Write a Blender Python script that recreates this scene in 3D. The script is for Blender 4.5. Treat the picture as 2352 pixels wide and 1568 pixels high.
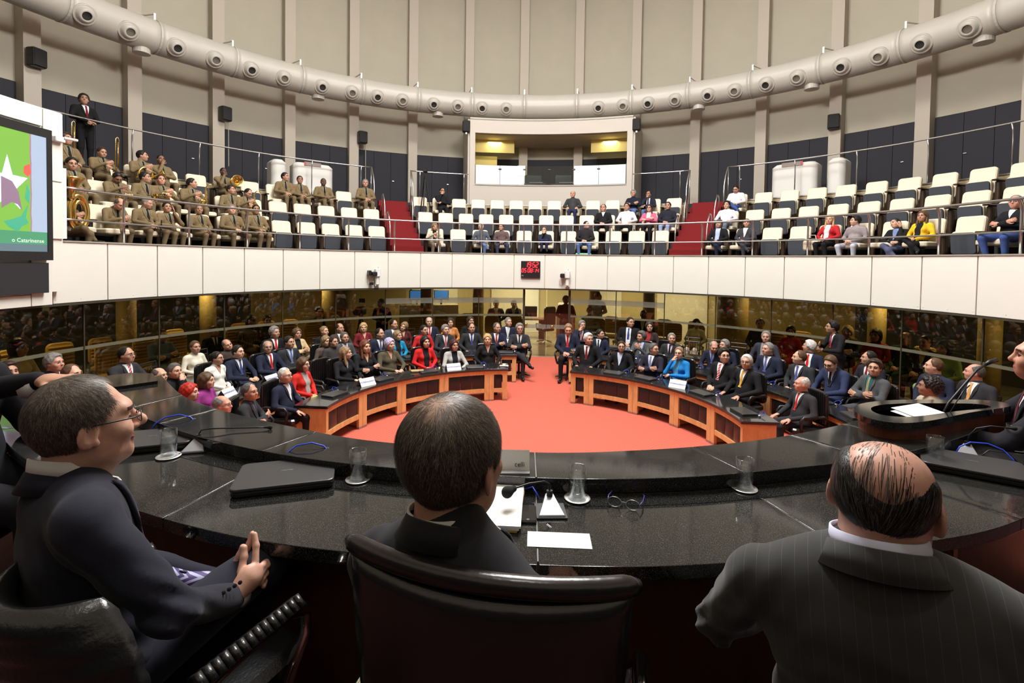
import bpy, math, random
import numpy as np
from mathutils import Matrix, Vector, Euler

random.seed(7)
rng = np.random.default_rng(7)
for _o in list(bpy.data.objects):
    bpy.data.objects.remove(_o)
SC = bpy.context.scene
COL = SC.collection
PI = math.pi

# ------------------------------------------------------------------ camera
EYE = Vector((0.0, -7.2126, 2.89))


def setup_camera():
    cam = bpy.data.cameras.new('camera')
    cam.sensor_width = 36.0
    cam.lens = 1140.43 / 2352 * 36.0
    cam.shift_y = -151.57 / 2352
    cam.clip_start = 0.05
    o = bpy.data.objects.new('camera', cam)
    COL.objects.link(o)
    yaw, pitch, roll = 0.0378, 0.0285, 0.0148
    f = Vector((-math.sin(yaw) * math.cos(pitch), math.cos(yaw) * math.cos(pitch), -math.sin(pitch)))
    r0 = Vector((math.cos(yaw), math.sin(yaw), 0))
    u0 = r0.cross(f)
    r = r0 * math.cos(roll) + u0 * math.sin(roll)
    u = -r0 * math.sin(roll) + u0 * math.cos(roll)
    m = Matrix((r, u, -f)).transposed().to_4x4()
    m.translation = EYE
    o.matrix_world = m
    SC.camera = o


setup_camera()

# ------------------------------------------------------------------ light
SC.view_settings.view_transform = 'Standard'
SC.view_settings.look = 'None'
SC.view_settings.gamma = 1.0
SC.view_settings.use_curve_mapping = False
SC.view_settings.exposure = -0.14
SC.cycles.max_bounces = 10
SC.cycles.diffuse_bounces = 3
SC.cycles.glossy_bounces = 4
SC.cycles.transmission_bounces = 8
SC.cycles.transparent_max_bounces = 10
SC.cycles.caustics_reflective = False
SC.cycles.caustics_refractive = False
SC.cycles.use_denoising = True
SC.cycles.sample_clamp_indirect = 6.0

W = bpy.data.worlds.new('hall_world')
SC.world = W
W.use_nodes = True
W.node_tree.nodes['Background'].inputs[0].default_value = (1.0, 0.95, 0.88, 1)
W.node_tree.nodes['Background'].inputs[1].default_value = 0.02


def pol(r, deg, z=0.0):
    a = math.radians(deg)
    return Vector((r * math.sin(a), r * math.cos(a), z))


def area_light(name, loc, target, size, energy, color=(1, 0.95, 0.87), spread=180):
    l = bpy.data.lights.new(name, 'AREA')
    l.shape = 'DISK'
    l.size = size
    l.energy = energy
    l.color = color
    l.spread = math.radians(spread)
    o = bpy.data.objects.new(name, l)
    COL.objects.link(o)
    o.location = loc
    o.rotation_euler = (Vector(target) - Vector(loc)).to_track_quat('-Z', 'Y').to_euler()
    return o


# unseen floodlights; the ring is set low to brighten below the duct


def flood(loc, energy, radius=0.35):
    l = bpy.data.lights.new('unseen_flood', 'POINT')
    l.energy = energy
    l.shadow_soft_size = radius
    l.color = (1.0, 0.98, 0.955)
    o = bpy.data.objects.new('unseen_flood', l)
    COL.objects.link(o)
    o.location = loc


for _a in (-100, -45, 8, 60, 115):
    flood(pol(1.5, _a, 9.3), 650)
flood((0, -6.6, 12.5), 420)  # added above the dais to brighten the foreground
for _a in (-60, 0, 60):
    area_light('top_fill', pol(2.0, _a, 14.5), pol(2.2, _a, 0), 2.5, 620, (1.0, 0.98, 0.955))  # unseen broad lights added as soft fill from above

# ------------------------------------------------------------------ materials
_mats = {}


def _new(name):
    m = bpy.data.materials.new(name)
    m.use_nodes = True
    return m, m.node_tree.nodes, m.node_tree.links, m.node_tree.nodes['Principled BSDF']


def mat(name, col, rough=0.6, metal=0.0, spec=0.5, noise=0.0, nscale=30.0, bump=0.0, bscale=200.0, sheen=0.0, coat=0.0, emit=0.0):
    if name in _mats:
        return _mats[name]
    m, N, L, b = _new(name)
    c4 = (col[0], col[1], col[2], 1)
    b.inputs['Base Color'].default_value = c4
    b.inputs['Roughness'].default_value = rough
    b.inputs['Metallic'].default_value = metal
    b.inputs['Specular IOR Level'].default_value = spec
    if sheen:
        b.inputs['Sheen Weight'].default_value = sheen
    if coat:
        b.inputs['Coat Weight'].default_value = coat
    if emit:
        b.inputs['Emission Color'].default_value = c4
        b.inputs['Emission Strength'].default_value = emit
    if noise or bump:
        tc = N.new('ShaderNodeTexCoord')
        if noise:
            n = N.new('ShaderNodeTexNoise')
            n.inputs['Scale'].default_value = nscale
            n.inputs['Detail'].default_value = 3
            L.new(tc.outputs['Object'], n.inputs['Vector'])
            r = N.new('ShaderNodeValToRGB')
            r.color_ramp.elements[0].position = 0.3
            r.color_ramp.elements[1].position = 0.7
            r.color_ramp.elements[0].color = tuple(x * (1 - noise) for x in col) + (1,)
            r.color_ramp.elements[1].color = tuple(min(1, x * (1 + noise)) for x in col) + (1,)
            L.new(n.outputs['Fac'], r.inputs['Fac'])
            L.new(r.outputs['Color'], b.inputs['Base Color'])
        if bump:
            n2 = N.new('ShaderNodeTexNoise')
            n2.inputs['Scale'].default_value = bscale
            n2.inputs['Detail'].default_value = 2
            L.new(tc.outputs['Object'], n2.inputs['Vector'])
            bp = N.new('ShaderNodeBump')
            bp.inputs['Strength'].default_value = bump
            bp.inputs['Distance'].default_value = 0.01
            L.new(n2.outputs['Fac'], bp.inputs['Height'])
            L.new(bp.outputs['Normal'], b.inputs['Normal'])
    _mats[name] = m
    return m


def granite():
    if 'granite' in _mats:
        return _mats['granite']
    m, N, L, b = _new('granite')
    tc = N.new('ShaderNodeTexCoord')
    v = N.new('ShaderNodeTexVoronoi')
    v.inputs['Scale'].default_value = 240
    L.new(tc.outputs['Object'], v.inputs['Vector'])
    n = N.new('ShaderNodeTexNoise')
    n.inputs['Scale'].default_value = 380
    n.inputs['Detail'].default_value = 3
    L.new(tc.outputs['Object'], n.inputs['Vector'])
    r = N.new('ShaderNodeValToRGB')
    e = r.color_ramp.elements
    e[0].position = 0.54
    e[0].color = (0.008, 0.0082, 0.008, 1)
    e[1].position = 0.78
    e[1].color = (0.14, 0.14, 0.135, 1)
    L.new(n.outputs['Fac'], r.inputs['Fac'])
    r2 = N.new('ShaderNodeValToRGB')
    r2.color_ramp.elements[0].position = 0.08
    r2.color_ramp.elements[0].color = (0.20, 0.20, 0.19, 1)
    r2.color_ramp.elements[1].position = 0.20
    r2.color_ramp.elements[1].color = (0, 0, 0, 1)
    L.new(v.outputs['Distance'], r2.inputs['Fac'])
    mx = N.new('ShaderNodeMix')
    mx.data_type = 'RGBA'
    mx.blend_type = 'ADD'
    mx.inputs[0].default_value = 0.5
    L.new(r.outputs['Color'], mx.inputs[6])
    L.new(r2.outputs['Color'], mx.inputs[7])
    L.new(mx.outputs[2], b.inputs['Base Color'])
    b.inputs['Roughness'].default_value = 0.07
    b.inputs['Specular IOR Level'].default_value = 0.55
    _mats['granite'] = m
    return m


def wood(name, c1, c2, scale=6.0, rough=0.35, axis=(1, 1, 12)):
    if name in _mats:
        return _mats[name]
    m, N, L, b = _new(name)
    tc = N.new('ShaderNodeTexCoord')
    mp = N.new('ShaderNodeMapping')
    mp.inputs['Scale'].default_value = (scale * axis[0], scale * axis[1], scale / axis[2] * 4)
    L.new(tc.outputs['Object'], mp.inputs['Vector'])
    n = N.new('ShaderNodeTexNoise')
    n.inputs['Scale'].default_value = 4
    n.inputs['Detail'].default_value = 5
    n.inputs['Distortion'].default_value = 0.6
    L.new(mp.outputs['Vector'], n.inputs['Vector'])
    r = N.new('ShaderNodeValToRGB')
    r.color_ramp.elements[0].position = 0.3
    r.color_ramp.elements[0].color = tuple(c1) + (1,)
    r.color_ramp.elements[1].position = 0.7
    r.color_ramp.elements[1].color = tuple(c2) + (1,)
    L.new(n.outputs['Fac'], r.inputs['Fac'])
    L.new(r.outputs['Color'], b.inputs['Base Color'])
    b.inputs['Roughness'].default_value = rough
    _mats[name] = m
    return m


def carpet(name, c1, c2, scale):
    if name in _mats:
        return _mats[name]
    m, N, L, b = _new(name)
    tc = N.new('ShaderNodeTexCoord')
    ck = N.new('ShaderNodeTexChecker')
    ck.inputs['Scale'].default_value = scale
    ck.inputs['Color1'].default_value = tuple(c1) + (1,)
    ck.inputs['Color2'].default_value = tuple(c2) + (1,)
    L.new(tc.outputs['Object'], ck.inputs['Vector'])
    n = N.new('ShaderNodeTexNoise')
    n.inputs['Scale'].default_value = 260
    L.new(tc.outputs['Object'], n.inputs['Vector'])
    mx = N.new('ShaderNodeMix')
    mx.data_type = 'RGBA'
    mx.blend_type = 'MULTIPLY'
    mx.inputs[0].default_value = 0.25
    L.new(ck.outputs['Color'], mx.inputs[6])
    L.new(n.outputs['Fac'], mx.inputs[7])
    L.new(mx.outputs[2], b.inputs['Base Color'])
    b.inputs['Roughness'].default_value = 0.95
    b.inputs['Specular IOR Level'].default_value = 0.1
    _mats[name] = m
    return m


def glass_pane(name, tint, ior=1.5, extra=0.0, rough=0.0):
    """flat tinted pane: sees through with a tint, reflects by angle"""
    if name in _mats:
        return _mats[name]
    m = bpy.data.materials.new(name)
    m.use_nodes = True
    N, L = m.node_tree.nodes, m.node_tree.links
    N.clear()
    out = N.new('ShaderNodeOutputMaterial')
    t = N.new('ShaderNodeBsdfTransparent')
    t.inputs['Color'].default_value = tuple(tint) + (1,)
    g = N.new('ShaderNodeBsdfGlossy')
    g.inputs['Roughness'].default_value = rough
    g.inputs['Color'].default_value = (1, 1, 1, 1)
    fr = N.new('ShaderNodeFresnel')
    # the back of a thin pane reflects like its front
    ge = N.new('ShaderNodeNewGeometry')
    mi = N.new('ShaderNodeMix')
    mi.inputs[2].default_value = ior
    mi.inputs[3].default_value = 1.0 / ior
    L.new(ge.outputs['Backfacing'], mi.inputs[0])
    L.new(mi.outputs[0], fr.inputs['IOR'])
    ad = N.new('ShaderNodeMath')
    ad.operation = 'ADD'
    ad.use_clamp = True
    ad.inputs[1].default_value = extra
    L.new(fr.outputs[0], ad.inputs[0])
    mx = N.new('ShaderNodeMixShader')
    L.new(ad.outputs[0], mx.inputs[0])
    L.new(t.outputs[0], mx.inputs[1])
    L.new(g.outputs[0], mx.inputs[2])
    L.new(mx.outputs[0], out.inputs['Surface'])
    _mats[name] = m
    return m


def solid_glass(name, col=(1, 1, 1), ior=1.45):
    if name in _mats:
        return _mats[name]
    m, N, L, b = _new(name)
    b.inputs['Base Color'].default_value = tuple(col) + (1,)
    b.inputs['Roughness'].default_value = 0.0
    b.inputs['IOR'].default_value = ior
    b.inputs['Transmission Weight'].default_value = 1.0
    _mats[name] = m
    return m


M_STEEL = mat('brushed_steel', (0.62, 0.62, 0.62), 0.28, 1.0)
M_CHROME = mat('chrome', (0.85, 0.85, 0.85), 0.08, 1.0)
M_BLACK = mat('black_plastic', (0.012, 0.012, 0.013), 0.4)
M_LEATHER = mat('black_leather', (0.010, 0.010, 0.011), 0.28, bump=0.12, bscale=120, spec=0.55)
M_WHITE = mat('white_paint', (0.8, 0.8, 0.78), 0.45)
M_PAPER = mat('white_paper', (0.86, 0.86, 0.84), 0.8)
M_BRASS = mat('gold_brass', (0.80, 0.56, 0.18), 0.2, 1.0)
M_ORANGEWOOD = wood('orange_wood', (0.62, 0.335, 0.125), (0.78, 0.465, 0.205), 3.0, 0.38)
M_REDWOOD = wood('red_wood', (0.13, 0.035, 0.014), (0.21, 0.062, 0.025), 3.0, 0.32)
M_GRANITE = granite()
M_CREAM = mat('cream_leather', (0.80, 0.71, 0.54), 0.42, noise=0.03, nscale=3)
M_SEATGREY = mat('slate_fabric', (0.052, 0.058, 0.072), 0.85, noise=0.15, nscale=120)
M_DARKWOOD = wood('dark_wood', (0.022, 0.012, 0.007), (0.05, 0.026, 0.014), 4.0, 0.3)
M_BLUEWIRE = mat('blue_cable', (0.02, 0.07, 0.75), 0.35)
M_LAPTOP = mat('laptop_shell', (0.035, 0.035, 0.038), 0.32, 0.3)

# ------------------------------------------------------------------ mesh building


class MB:
    """collects shapes, then links them as one mesh object"""

    def __init__(self):
        self.v, self.f, self.m = [], [], []

    def add(self, verts, faces, mi=0):
        k = len(self.v)
        self.v.extend([tuple(p) for p in verts])
        for f in faces:
            self.f.append([i + k for i in f])
            self.m.append(mi)
        return self

    def box(self, c, s, R=None, mi=0):
        """centre, full size, optional 3x3 rotation"""
        vs = []
        for dx in (-.5, .5):
            for dy in (-.5, .5):
                for dz in (-.5, .5):
                    p = Vector((dx * s[0], dy * s[1], dz * s[2]))
                    if R is not None:
                        p = R @ p
                    vs.append(p + Vector(c))
        self.add(vs, [(0, 1, 3, 2), (4, 6, 7, 5), (0, 4, 5, 1), (2, 3, 7, 6), (0, 2, 6, 4), (1, 5, 7, 3)], mi)
        return self

    def rbox(self, c, s, rad, R=None, mi=0, seg=3, axis=2):
        """box with rounded outline in the plane across axis (and a small chamfer along it)"""
        ax = [0, 1, 2]
        ax.remove(axis)
        a, b = ax
        pts = []
        hx, hy = s[a] / 2, s[b] / 2
        rad = min(rad, hx * .99, hy * .99)
        for cx, cy, a0 in ((hx - rad, hy - rad, 0), (-hx + rad, hy - rad, 90), (-hx + rad, -hy + rad, 180), (hx - rad, -hy + rad, 270)):
            for k in range(seg + 1):
                t = math.radians(a0 + 90 * k / seg)
                pts.append((cx + rad * math.cos(t), cy + rad * math.sin(t)))
        n = len(pts)
        h = s[axis] / 2
        ch = min(rad * .5, h * .45)
        rings = []
        for z, ins in ((-h, ch), (-h + ch, 0), (h - ch, 0), (h, ch)):
            for x, y in pts:
                p = [0, 0, 0]
                p[a] = x * (1 - ins / hx)
                p[b] = y * (1 - ins / hy)
                p[axis] = z
                rings.append(p)
        vs = []
        for p in rings:
            p = Vector(p)
            if R is not None:
                p = R @ p
            vs.append(p + Vector(c))
        fs = []
        for k in range(3):
            for i in range(n):
                j = (i + 1) % n
                fs.append((k * n + i, k * n + j, (k + 1) * n + j, (k + 1) * n + i))
        fs.append(tuple(range(n))[::-1])
        fs.append(tuple(3 * n + i for i in range(n)))
        if axis == 1:
            fs = [f[::-1] for f in fs]
        self.add(vs, fs, mi)
        return self

    def arc(self, r0, r1, a0, a1, z0, z1, n=None, mi=0):
        """block bent around the hall axis"""
        if n is None:
            n = max(1, int(abs(a1 - a0) / 2.0 + .5))
        vs, fs = [], []
        for i in range(n + 1):
            a = a0 + (a1 - a0) * i / n
            for r, z in ((r0, z0), (r1, z0), (r1, z1), (r0, z1)):
                vs.append(pol(r, a, z))
        for i in range(n):
            b = 4 * i
            for k in range(4):
                fs.append((b + k, b + (k + 1) % 4, b + 4 + (k + 1) % 4, b + 4 + k))
        fs.append((3, 2, 1, 0))
        fs.append((4 * n, 4 * n + 1, 4 * n + 2, 4 * n + 3))
        self.add(vs, fs, mi)
        return self

    def tube(self, pts, rad, n=8, mi=0, closed=False, cap=True):
        pts = [Vector(p) for p in pts]
        rads = rad if isinstance(rad, (list, tuple)) else [rad] * len(pts)
        k = len(pts)
        vs, fs = [], []
        prev = None
        for i in range(k):
            if closed:
                t = pts[(i + 1) % k] - pts[i - 1]
            else:
                t = pts[min(i + 1, k - 1)] - pts[max(i - 1, 0)]
            if t.length < 1e-9:
                t = Vector((0, 0, 1))
            t.normalize()
            if prev is None:
                up = Vector((0, 0, 1)) if abs(t.z) < .9 else Vector((1, 0, 0))
                nx = t.cross(up).normalized()
            else:
                nx = (prev - t * prev.dot(t))
                if nx.length < 1e-6:
                    nx = t.orthogonal()
                nx.normalize()
            prev = nx
            ny = t.cross(nx)
            for j in range(n):
                a = 2 * PI * j / n
                vs.append(pts[i] + (nx * math.cos(a) + ny * math.sin(a)) * rads[i])
        for i in range(k if closed else k - 1):
            for j in range(n):
                i2 = (i + 1) % k
                fs.append((i * n + j, i * n + (j + 1) % n, i2 * n + (j + 1) % n, i2 * n + j))
        if cap and not closed:
            fs.append(tuple(range(n))[::-1])
            fs.append(tuple((k - 1) * n + j for j in range(n)))
        self.add(vs, fs, mi)
        return self

    def lathe(self, prof, c=(0, 0, 0), n=24, R=None, mi=0):
        """profile of (radius, height) turned about the local z axis"""
        vs, fs = [], []
        for r, z in prof:
            for j in range(n):
                a = 2 * PI * j / n
                p = Vector((r * math.cos(a), r * math.sin(a), z))
                if R is not None:
                    p = R @ p
                vs.append(p + Vector(c))
        k = len(prof)
        for i in range(k - 1):
            for j in range(n):
                fs.append((i * n + j, i * n + (j + 1) % n, (i + 1) * n + (j + 1) % n, (i + 1) * n + j))
        fs.append(tuple(range(n))[::-1])
        fs.append(tuple((k - 1) * n + j for j in range(n)))
        self.add(vs, fs, mi)
        return self

    def prism(self, poly, z0, z1, mi=0):
        n = len(poly)
        vs = [(x, y, z0) for x, y in poly] + [(x, y, z1) for x, y in poly]
        fs = [tuple(range(n))[::-1], tuple(range(n, 2 * n))]
        for i in range(n):
            j = (i + 1) % n
            fs.append((i, j, n + j, n + i))
        self.add(vs, fs, mi)
        return self

    def mesh(self, name, smooth=False):
        me = bpy.data.meshes.new(name)
        me.from_pydata(self.v, [], self.f)
        if any(self.m):
            me.polygons.foreach_set('material_index', self.m)
        if smooth:
            me.polygons.foreach_set('use_smooth', [True] * len(me.polygons))
        me.update()
        return me

    def build(self, name, material, parent=None, smooth=False, fixn=True, bevel=0.0, loc=None):
        me = self.mesh(name, smooth)
        if fixn:
            import bmesh
            bm = bmesh.new()
            bm.from_mesh(me)
            bmesh.ops.recalc_face_normals(bm, faces=bm.faces)
            bm.to_mesh(me)
            bm.free()
        return link(name, me, material, parent, bevel, loc)


def link(name, me, material=None, parent=None, bevel=0.0, loc=None):
    o = bpy.data.objects.new(name, me)
    COL.objects.link(o)
    if material is not None:
        for m in (material if isinstance(material, (list, tuple)) else [material]):
            me.materials.append(m)
    if parent is not None:
        o.parent = parent
    if loc is not None:
        o.location = loc
    if bevel:
        b = o.modifiers.new('bevel', 'BEVEL')
        b.width = bevel
        b.segments = 2
        b.limit_method = 'ANGLE'
        o.data.polygons.foreach_set('use_smooth', [True] * len(me.polygons))
        w = o.modifiers.new('wn', 'WEIGHTED_NORMAL')
        w.keep_sharp = True
    return o


def tag(o, label, cat, group=None, kind=None):
    o['label'] = label
    o['category'] = cat
    if group:
        o['group'] = group
    if kind:
        o['kind'] = kind
    return o


def thing(name, label, cat, loc=(0, 0, 0), rotz=0.0, group=None):
    o = bpy.data.objects.new(name, None)
    COL.objects.link(o)
    o.empty_display_size = 0.1
    o.location = loc
    o.rotation_euler = (0, 0, rotz)
    return tag(o, label, cat, group)


def struct(o, label, cat=None):
    o['kind'] = 'structure'
    o['label'] = label
    o['category'] = cat or 'structure'
    return o


def structure(name, label, cat='structure'):
    o = bpy.data.objects.new(name, None)
    COL.objects.link(o)
    return struct(o, label, cat)


def dup(root, loc=None, rotz=None, label=None, group=None, scale=None):
    r = root.copy()
    COL.objects.link(r)
    if loc is not None:
        r.location = loc
    if rotz is not None:
        r.rotation_euler = (0, 0, rotz)
    if scale is not None:
        r.scale = (scale,) * 3
    if label:
        r['label'] = label
    if group:
        r['group'] = group
    for ch in list(root.children):
        c = ch.copy()
        COL.objects.link(c)
        c.parent = r
        for g in ch.children:
            d = g.copy()
            COL.objects.link(d)
            d.parent = c
    return r


def text_mesh(name, body, size, material, parent=None, mtx=None, extrude=0.0005, align='CENTER', shear=0.0):
    cu = bpy.data.curves.new(name, 'FONT')
    cu.body = body
    cu.size = size
    cu.align_x = align
    cu.align_y = 'CENTER'
    cu.extrude = extrude
    cu.shear = shear
    cu.resolution_u = 2
    o = bpy.data.objects.new(name, cu)
    COL.objects.link(o)
    dg = bpy.context.evaluated_depsgraph_get()
    me = bpy.data.meshes.new_from_object(o.evaluated_get(dg))
    bpy.data.objects.remove(o)
    me.materials.clear()
    r = link(name, me, material, parent)
    if mtx is not None:
        r.matrix_local = mtx
    return r


def face_in(deg):
    """turn (about z) that makes local +y look at the hall axis from a spot at this bearing"""
    return PI - math.radians(deg)
# ------------------------------------------------------------------ organic shapes from distance fields


class Sdf:
    def __init__(self):
        self.p = []

    def cap(self, a, b, ra, rb=None, m=0, k=0.03, s=None, sub=False):
        self.p.append(('c', np.array(a, np.float32), np.array(b, np.float32), ra, ra if rb is None else rb, m, k, s, sub))
        return self

    def ell(self, c, r, m=0, k=0.03, R=None, sub=False):
        self.p.append(('e', np.array(c, np.float32), np.array(r, np.float32), None if R is None else np.array(R, np.float32), None, m, k, None, sub))
        return self

    def chain(self, pts, rads, m=0, k=0.03):
        for i in range(len(pts) - 1):
            self.cap(pts[i], pts[i + 1], rads[i], rads[i + 1], m, k)
        return self

    @staticmethod
    def one(q, P):
        if q[0] == 'c':
            a, b, ra, rb, s = q[1], q[2], q[3], q[4], q[7]
            if s is not None:
                sv = np.array(s, np.float32)
                P = P / sv
                a, b = a / sv, b / sv
            ab = b - a
            pa = P - a
            h = np.clip((pa @ ab) / max(float(ab @ ab), 1e-9), 0, 1)
            d = np.sqrt(((pa - h[..., None] * ab) ** 2).sum(-1)) - (ra + (rb - ra) * h)
            return d * (min(s) if s is not None else 1)
        c, r, R = q[1], q[2], q[3]
        pa = P - c
        if R is not None:
            pa = pa @ R
        x = pa / r
        k0 = np.sqrt((x * x).sum(-1))
        y = pa / (r * r)
        k1 = np.sqrt((y * y).sum(-1)) + 1e-9
        return k0 * (k0 - 1) / k1

    def d(self, P):
        D = None
        for q in self.p:
            e = self.one(q, P)
            k = q[6]
            if D is None:
                D = e
            elif q[8]:
                h = np.clip(.5 - .5 * (D + e) / k, 0, 1)
                D = D + (-e - D) * h + k * h * (1 - h)
            else:
                h = np.clip(.5 + .5 * (D - e) / k, 0, 1)
                D = D + (e - D) * h - k * h * (1 - h)
        return D

    def mats(self, P):
        best = np.full(P.shape[0], 1e9, np.float32)
        out = np.zeros(P.shape[0], np.int32)
        for q in self.p:
            if q[8] or q[5] < 0:
                continue
            e = self.one(q, P)
            w = e < best
            best[w] = e[w]
            out[w] = q[5]
        return out

    def bounds(self, pad=0.03):
        lo, hi = [], []
        for q in self.p:
            if q[8]:
                continue
            if q[0] == 'c':
                r = max(q[3], q[4])
                lo.append(np.minimum(q[1], q[2]) - r)
                hi.append(np.maximum(q[1], q[2]) + r)
            else:
                r = q[2].max() if q[3] is not None else q[2]
                lo.append(q[1] - r)
                hi.append(q[1] + r)
        return np.min(lo, 0) - pad, np.max(hi, 0) + pad


_CO = np.array([(i, j, k) for i in (0, 1) for j in (0, 1) for k in (0, 1)])
_ED = [(0, 1), (2, 3), (4, 5), (6, 7), (0, 2), (1, 3), (4, 6), (5, 7), (0, 4), (1, 5), (2, 6), (3, 7)]


def surface_nets(fn, lo, hi, h):
    lo = np.array(lo, np.float32)
    n = np.maximum(np.ceil((np.array(hi) - lo) / h).astype(int) + 1, 3)
    ax = [lo[i] + h * np.arange(n[i], dtype=np.float32) for i in range(3)]
    F = np.empty(n, np.float32)
    st = max(1, int(400000 // (n[1] * n[2])))
    for i0 in range(0, n[0], st):
        X, Y, Z = np.meshgrid(ax[0][i0:i0 + st], ax[1], ax[2], indexing='ij')
        F[i0:i0 + st] = fn(np.stack([X, Y, Z], -1))
    F[F == 0] = 1e-6
    I = F < 0
    cnt = np.zeros(n - 1, np.int8)
    for c in _CO:
        cnt += I[c[0]:n[0] - 1 + c[0], c[1]:n[1] - 1 + c[1], c[2]:n[2] - 1 + c[2]]
    act = (cnt > 0) & (cnt < 8)
    idx = np.argwhere(act)
    vid = np.full(n - 1, -1, np.int64)
    vid[act] = np.arange(len(idx))
    cv = np.stack([F[idx[:, 0] + c[0], idx[:, 1] + c[1], idx[:, 2] + c[2]] for c in _CO], 1)
    acc = np.zeros((len(idx), 3))
    num = np.zeros(len(idx))
    for a, b in _ED:
        fa, fb = cv[:, a], cv[:, b]
        x = (fa < 0) != (fb < 0)
        t = np.where(x, fa / np.where(x, fa - fb, 1), 0)
        p = _CO[a][None] + t[:, None] * (_CO[b] - _CO[a])[None]
        acc[x] += p[x]
        num[x] += 1
    V = lo + h * (idx + acc / num[:, None])
    faces = []
    for axis in range(3):
        b, c = (axis + 1) % 3, (axis + 2) % 3
        sl0 = [slice(None)] * 3
        sl1 = [slice(None)] * 3
        sl0[axis] = slice(0, n[axis] - 1)
        sl1[axis] = slice(1, n[axis])
        ch = I[tuple(sl0)] != I[tuple(sl1)]
        e = np.argwhere(ch)
        ok = (e[:, b] > 0) & (e[:, c] > 0) & (e[:, b] < n[b] - 1) & (e[:, c] < n[c] - 1)
        e = e[ok]
        inside = I[e[:, 0], e[:, 1], e[:, 2]]

        def cell(db, dc):
            q = e.copy()
            q[:, b] += db
            q[:, c] += dc
            return vid[q[:, 0], q[:, 1], q[:, 2]]
        q4 = np.stack([cell(-1, -1), cell(0, -1), cell(0, 0), cell(-1, 0)], 1)
        q4[~inside] = q4[~inside][:, ::-1]
        faces.append(q4)
    Q = np.concatenate(faces) if faces else np.zeros((0, 4), int)
    return V.astype(np.float32), Q


def np_mesh(name, V, Q, mats=None, smooth=True, nslots=0):
    me = bpy.data.meshes.new(name)
    nq = len(Q)
    me.vertices.add(len(V))
    me.vertices.foreach_set('co', np.asarray(V, np.float32).ravel())
    me.loops.add(nq * 4)
    me.loops.foreach_set('vertex_index', np.asarray(Q, np.int32).ravel())
    me.polygons.add(nq)
    me.polygons.foreach_set('loop_start', np.arange(nq, dtype=np.int32) * 4)
    me.polygons.foreach_set('loop_total', np.full(nq, 4, np.int32))
    for _ in range(nslots):
        me.materials.append(None)
    if mats is not None:
        me.polygons.foreach_set('material_index', np.asarray(mats, np.int32))
    if smooth:
        me.polygons.foreach_set('use_smooth', np.ones(nq, bool))
    me.update(calc_edges=True)
    return me


def sdf_mesh(S, h, pad=0.03, lo=None, hi=None):
    l, u = S.bounds(pad)
    if lo is not None:
        l = np.maximum(l, lo)
    if hi is not None:
        u = np.minimum(u, hi)
    V, Q = surface_nets(S.d, l, u, h)
    return V, Q, S.mats(V[Q].mean(1))


# ------------------------------------------------------------------ heads, hair, hands
J_, T_, SH_, SK_, EY_, LI_, BR_, CO_ = range(8)


def head_sdf(fem=False, wide=1.0):
    S = Sdf()
    S.ell((0, -.014, .026), (.076 * wide, .097, .098), SK_, .02)
    S.ell((0, .026, -.034), (.062 * wide, .072, .075), SK_, .04)
    S.ell((0, .048, -.072), (.042 * wide, .046, .040), SK_, .035)       # jaw and chin
    S.ell((0, .072, .034), (.052 * wide, .026, .022), SK_, .025)        # brow
    for s in (-1, 1):
        S.ell((s * .031, .098, .012), (.020, .016, .013), SK_, .014, sub=True)
        S.ell((s * .040, .066, -.022), (.024, .026, .024), SK_, .025)   # cheek
        S.ell((s * .078 * wide, -.006, -.004), (.010, .022, .032), SK_, .010)
        S.ell((s * .031, .080, .012), (.013, .012, .011), SK_, .004)
    S.cap((0, .092, .018), (0, .112, -.014), .009, .013, SK_, .012)
    S.cap((-.014, .096, -.020), (.014, .096, -.020), .009, .009, SK_, .008)
    S.ell((0, .090, -.052), (.024, .012, .006), SK_, .008)
    S.ell((0, .087, -.062), (.020, .012, .006), SK_, .008)
    S.cap((0, -.030, -.05), (0, -.048, -.185), .052 if not fem else .044, .058 if not fem else .050, SK_, .03)
    return S


def head_paint(C):
    """material per face of a head from where it sits"""
    x, y, z = C[:, 0], C[:, 1], C[:, 2]
    m = np.full(len(C), SK_)
    ax = np.abs(x)
    m[(y > .07) & (((ax - .031) / .016) ** 2 + ((z - .011) / .0075) ** 2 < 1)] = EY_
    m[(y > .06) & (ax > .012) & (ax < .052) & (np.abs(z - .036 + (ax - .03) * .1) < .0055)] = BR_
    m[(y > .07) & ((x / .025) ** 2 + ((z + .057) / .0095) ** 2 < 1)] = LI_
    return m


_HC = {}


def head_mesh(fem, wide, h=.0085):
    key = (fem, wide, h)
    if key not in _HC:
        S = head_sdf(fem, wide)
        V, Q, _ = sdf_mesh(S, h)
        _HC[key] = (V, Q, head_paint(V[Q].mean(1)))
    return _HC[key]


def wob(P, f, a, seed=0.0):
    return a * (np.sin(P[..., 0] * f + seed) * np.sin(P[..., 1] * f * 1.1 + 1.3 + seed) * np.sin(P[..., 2] * f * .93 + .7))


def ellf(P, c, r):
    q = ('e', np.array(c, np.float32), np.array(r, np.float32), None, None, 0, 0, None, False)
    return Sdf.one(q, P)


def capf(P, a, b, ra, rb, s=None):
    return Sdf.one(('c', np.array(a, np.float32), np.array(b, np.float32), ra, rb, 0, 0, s, False), P)


def smin(a, b, k=.02):
    h = np.clip(.5 + .5 * (a - b) / k, 0, 1)
    return a + (b - a) * h - k * h * (1 - h)


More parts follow.
